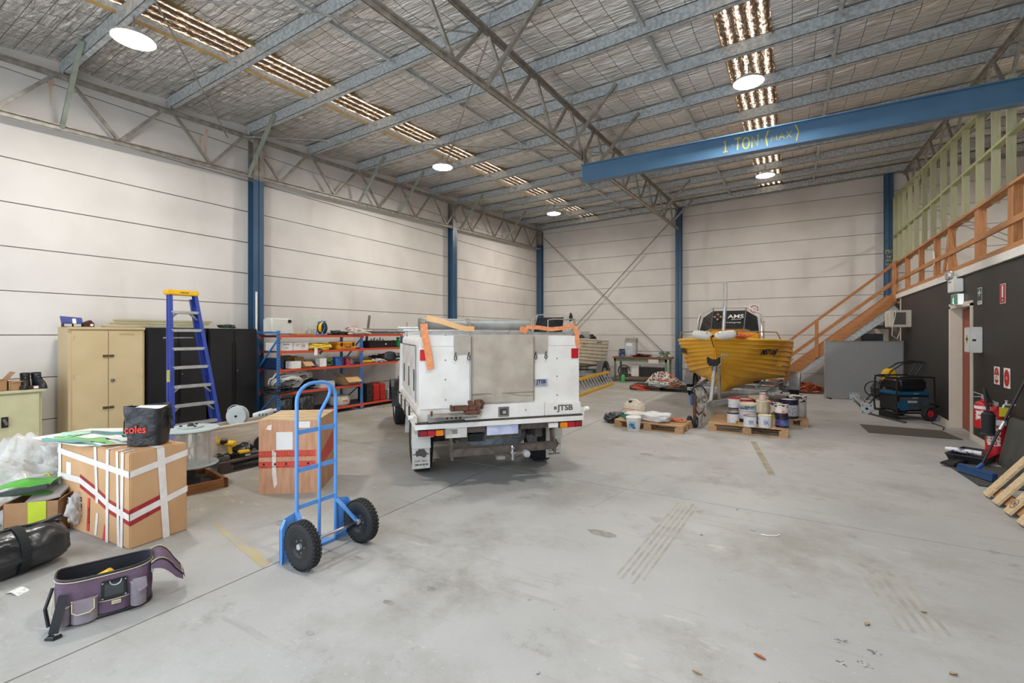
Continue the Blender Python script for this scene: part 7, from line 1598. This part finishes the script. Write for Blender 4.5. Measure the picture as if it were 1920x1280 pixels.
for y in (-.33, .33):
    ty = MB().lathe([(.07, -.04), (.12, -.05), (.14, -.03), (.142, 0), (.14, .03), (.12, .05), (.07, .04)], (.22, y, .142), 30, 'y').build('tyre', M_rubber, t, smooth=True); MB().lathe([(0, -.03), (.04, -.045), (.075, -.03), (.08, .03), (0, .03)], (.22, y, .142), 24, 'y').build('red_rim', M_red, t, smooth=True)
MB().box(-.32, -.26, -.2, .2, 0, .14).build('foot', M_rubber, t); [MB().tube([(.36, y_, .3), (.5, y_, .25), (.62, y_, .2)], .016, 6).build('pull_handle', M_plasticblack, t) for y_ in (-.2, .2)]
t = thing('pressure_washer', 'black and yellow engine pressure washer behind the generator', 'pressure washer', (1.72, 13.0, 0), R(10))
MB().blob((-.05, -.1, .42), (.2, .16, .2), .35, 111, 34, 20, 3).build('engine', mat('engine_black', '#232324', '#4a3f38', rough=.45, scale=14, lo=.5, hi=.6), t, smooth=True); MB().lathe([(0, -.08), (.13, -.08), (.13, .06), (0, .06)], (.0, -.24, .36), 20, 'y').build('recoil', M_plasticblack, t, smooth=True)
MB().blob((.08, -.05, .76), (.13, .1, .12), .15, 113, 24, 14, pw=.7).build('yellow_cowl', M_yellow, t, smooth=True); MB().box(-.05, .28, -.08, .06, .62, .66).build('yellow_strip', M_yellow, t)
for y in (-.14, .16): MB().tube([(-.3, y, .12), (-.05, y, .5), (.08, y, .84), (.28, y, 1.0), (.56, y, 1.06), (.66, y, 1.04), (.62, y, .96), (.42, y, .6), (.3, y, .2)], .016, 8).build('frame_tube', M_plasticblack, t, smooth=True)
MB().bar((.6, -.14, 1.03), (.6, .16, 1.03), .03, .03).build('handle_bar', M_plasticblack, t); MB().tube([(-.3, -.14, .12), (-.36, 0, .2), (-.3, .16, .12)], .016, 8).build('front_bar', M_galvd, t)
MB().tube(arcpts((-.22, -.12, .45), .16, R(60), R(270), 12), .012, 6).tube(arcpts((.02, -.2, .26), .14, R(100), R(350), 12), .012, 6).build('hose', M_rubber, t, smooth=True)
for y in (-.24, .26): MB().lathe([(0, -.03), (.13, -.035), (.15, 0), (.13, .035), (0, .03)], (.25, y, .15), 24, 'y').build('wheel', M_rubber, t, smooth=True)
t = thing('steel_post', 'grey steel post with square end plates lying on the floor', 'post', (1.32, 12.05, 0), R(90)); MB().cyl((.03, 0, .10), (2.2, .02, .10), .03, 14).build('tube', M_galv, t, smooth=True)
for x in (.0, 2.2):
    o = MB().box(x, x + .01, -.1, .1, .0, .2).build('end_plate', M_galv, t)
    for y in (-.07, .07):
        for z in (.03, .17): MB().disc((x - .001, y, z), .013, 10, 'x').build('bolt_hole', M_ink, o)
    if x == 0: MB().disc((x - .001, 0, .1), .028, 16, 'x').build('bore', M_ink, o)
solo(MB().bar((0, 0, .015), (.42, -.85, .015), .06, .025), 'rubber_strip', M_dgp, 'dark rubber strip lying between steel post and generator', 'strip', (1.36, 11.95, 0))
solo(MB().tube([(2.33, 12.4, .01), (2.2, 11.3, .01), (2.28, 10.9, .01), (2.2, 10.6, .01)], .008, 6), 'power_cable', M_plasticblack, 'thin black cable on the floor along the black wall', 'cable')
# dry leaves and litter
M_leaf = mat('dry_leaf', '#b5672c', '#9c5522', rough=.8, scale=40)
def leaf(label, x, y, L, W, rz, m=M_leaf):
    P = []
    for i in range(9):
        u = i / 8; w = W * math.sin(PI * min(1, u * 1.02)) ** .8; P.append([((u - .5) * L, -w, .004 + .006 * math.sin(u * 3)), ((u - .5) * L, 0, .002), ((u - .5) * L, w, .006)])
    t = solo(MB().grid(P).grid([[(a, b, c - .0015) for a, b, c in r] for r in P]), 'dry_leaf', m, label, 'leaf', (x, y, .0015), rz, smooth=True); return t
leaf('orange brown curled leaf on the bare floor in the foreground', -.14, 2.66, .06, .012, R(-20))
M_leaf2 = mat('pale_dry_leaf', '#b29a78', '#a38a67', rough=.8, scale=40)
leaf('small tan leaf on the floor, nearest the bottom centre of the picture', -.39, 2.38, .05, .009, R(-10), M_leaf2)
leaf('small tan leaf on the floor at the bottom right of the picture', .66, 3.0, .04, .012, R(30), M_leaf2)
leaf('small tan leaf in the middle right of the open floor', .36, 3.27, .045, .012, R(60), M_leaf2)
leaf('tiny tan leaf right of the others on the open floor', .66, 3.58, .03, .01, R(10), M_leaf2)
solo(MB().tube([(-.07, 0, .005), (-.02, -.015, .006), (.04, -.01, .006), (.07, .01, .01)], .005, 5), 'paper_scrap', M_white, 'curled white scrap on the open floor beyond the leaves', 'scrap', (-.15, 4.32, 0), R(20))
M_scuff = mat('grey_splatter', '#6f6f70', '#b5b4b1', rough=.9, scale=60, lo=.45, hi=.55)
for x, y, r_, s in ((.23, 3.02, .045, 1), (.36, 3.0, .035, 2), (.21, 2.82, .035, 3), (.31, 2.87, .04, 4), (-1.05, 1.99, .02, 5), (-1.2, 2.5, .012, 6)):
    rr = random.Random(s); P = [(x + r_ * rr.uniform(.35, 1) * math.cos(a), y + r_ * rr.uniform(.35, 1) * math.sin(a), .0013) for a in [2 * PI * k / 18 for k in range(18)]]
    struct(MB().add(P, [tuple(range(18))]), 'paint_splatter', M_scuff, fl)
M_stain = mat('oil_stain', '#85827b', '#9a978f', rough=.6, scale=20, lo=.4, hi=.6)
for x, y, a, b, s in ((-1.33, 3.66, .14, .07, 7), (-2.1, 2.05, .05, .025, 8), (-1.98, 2.3, .05, .03, 9), (-2.25, 1.62, .035, .02, 10), (-.02, 3.5, .02, .012, 11), (-.28, 4.35, .03, .02, 12), (-2.7, 2.35, .06, .02, 13), (-1.7, 6.4, .12, .06, 14), (-3.75, 2.45, .12, .06, 15)):
    rr = random.Random(s); P = [(x + a * rr.uniform(.7, 1) * math.cos(t_), y + b * rr.uniform(.7, 1) * math.sin(t_), .0011) for t_ in [2 * PI * k / 22 for k in range(22)]]
    struct(MB().add(P, [tuple(range(22))]), 'stain', M_stain, fl)
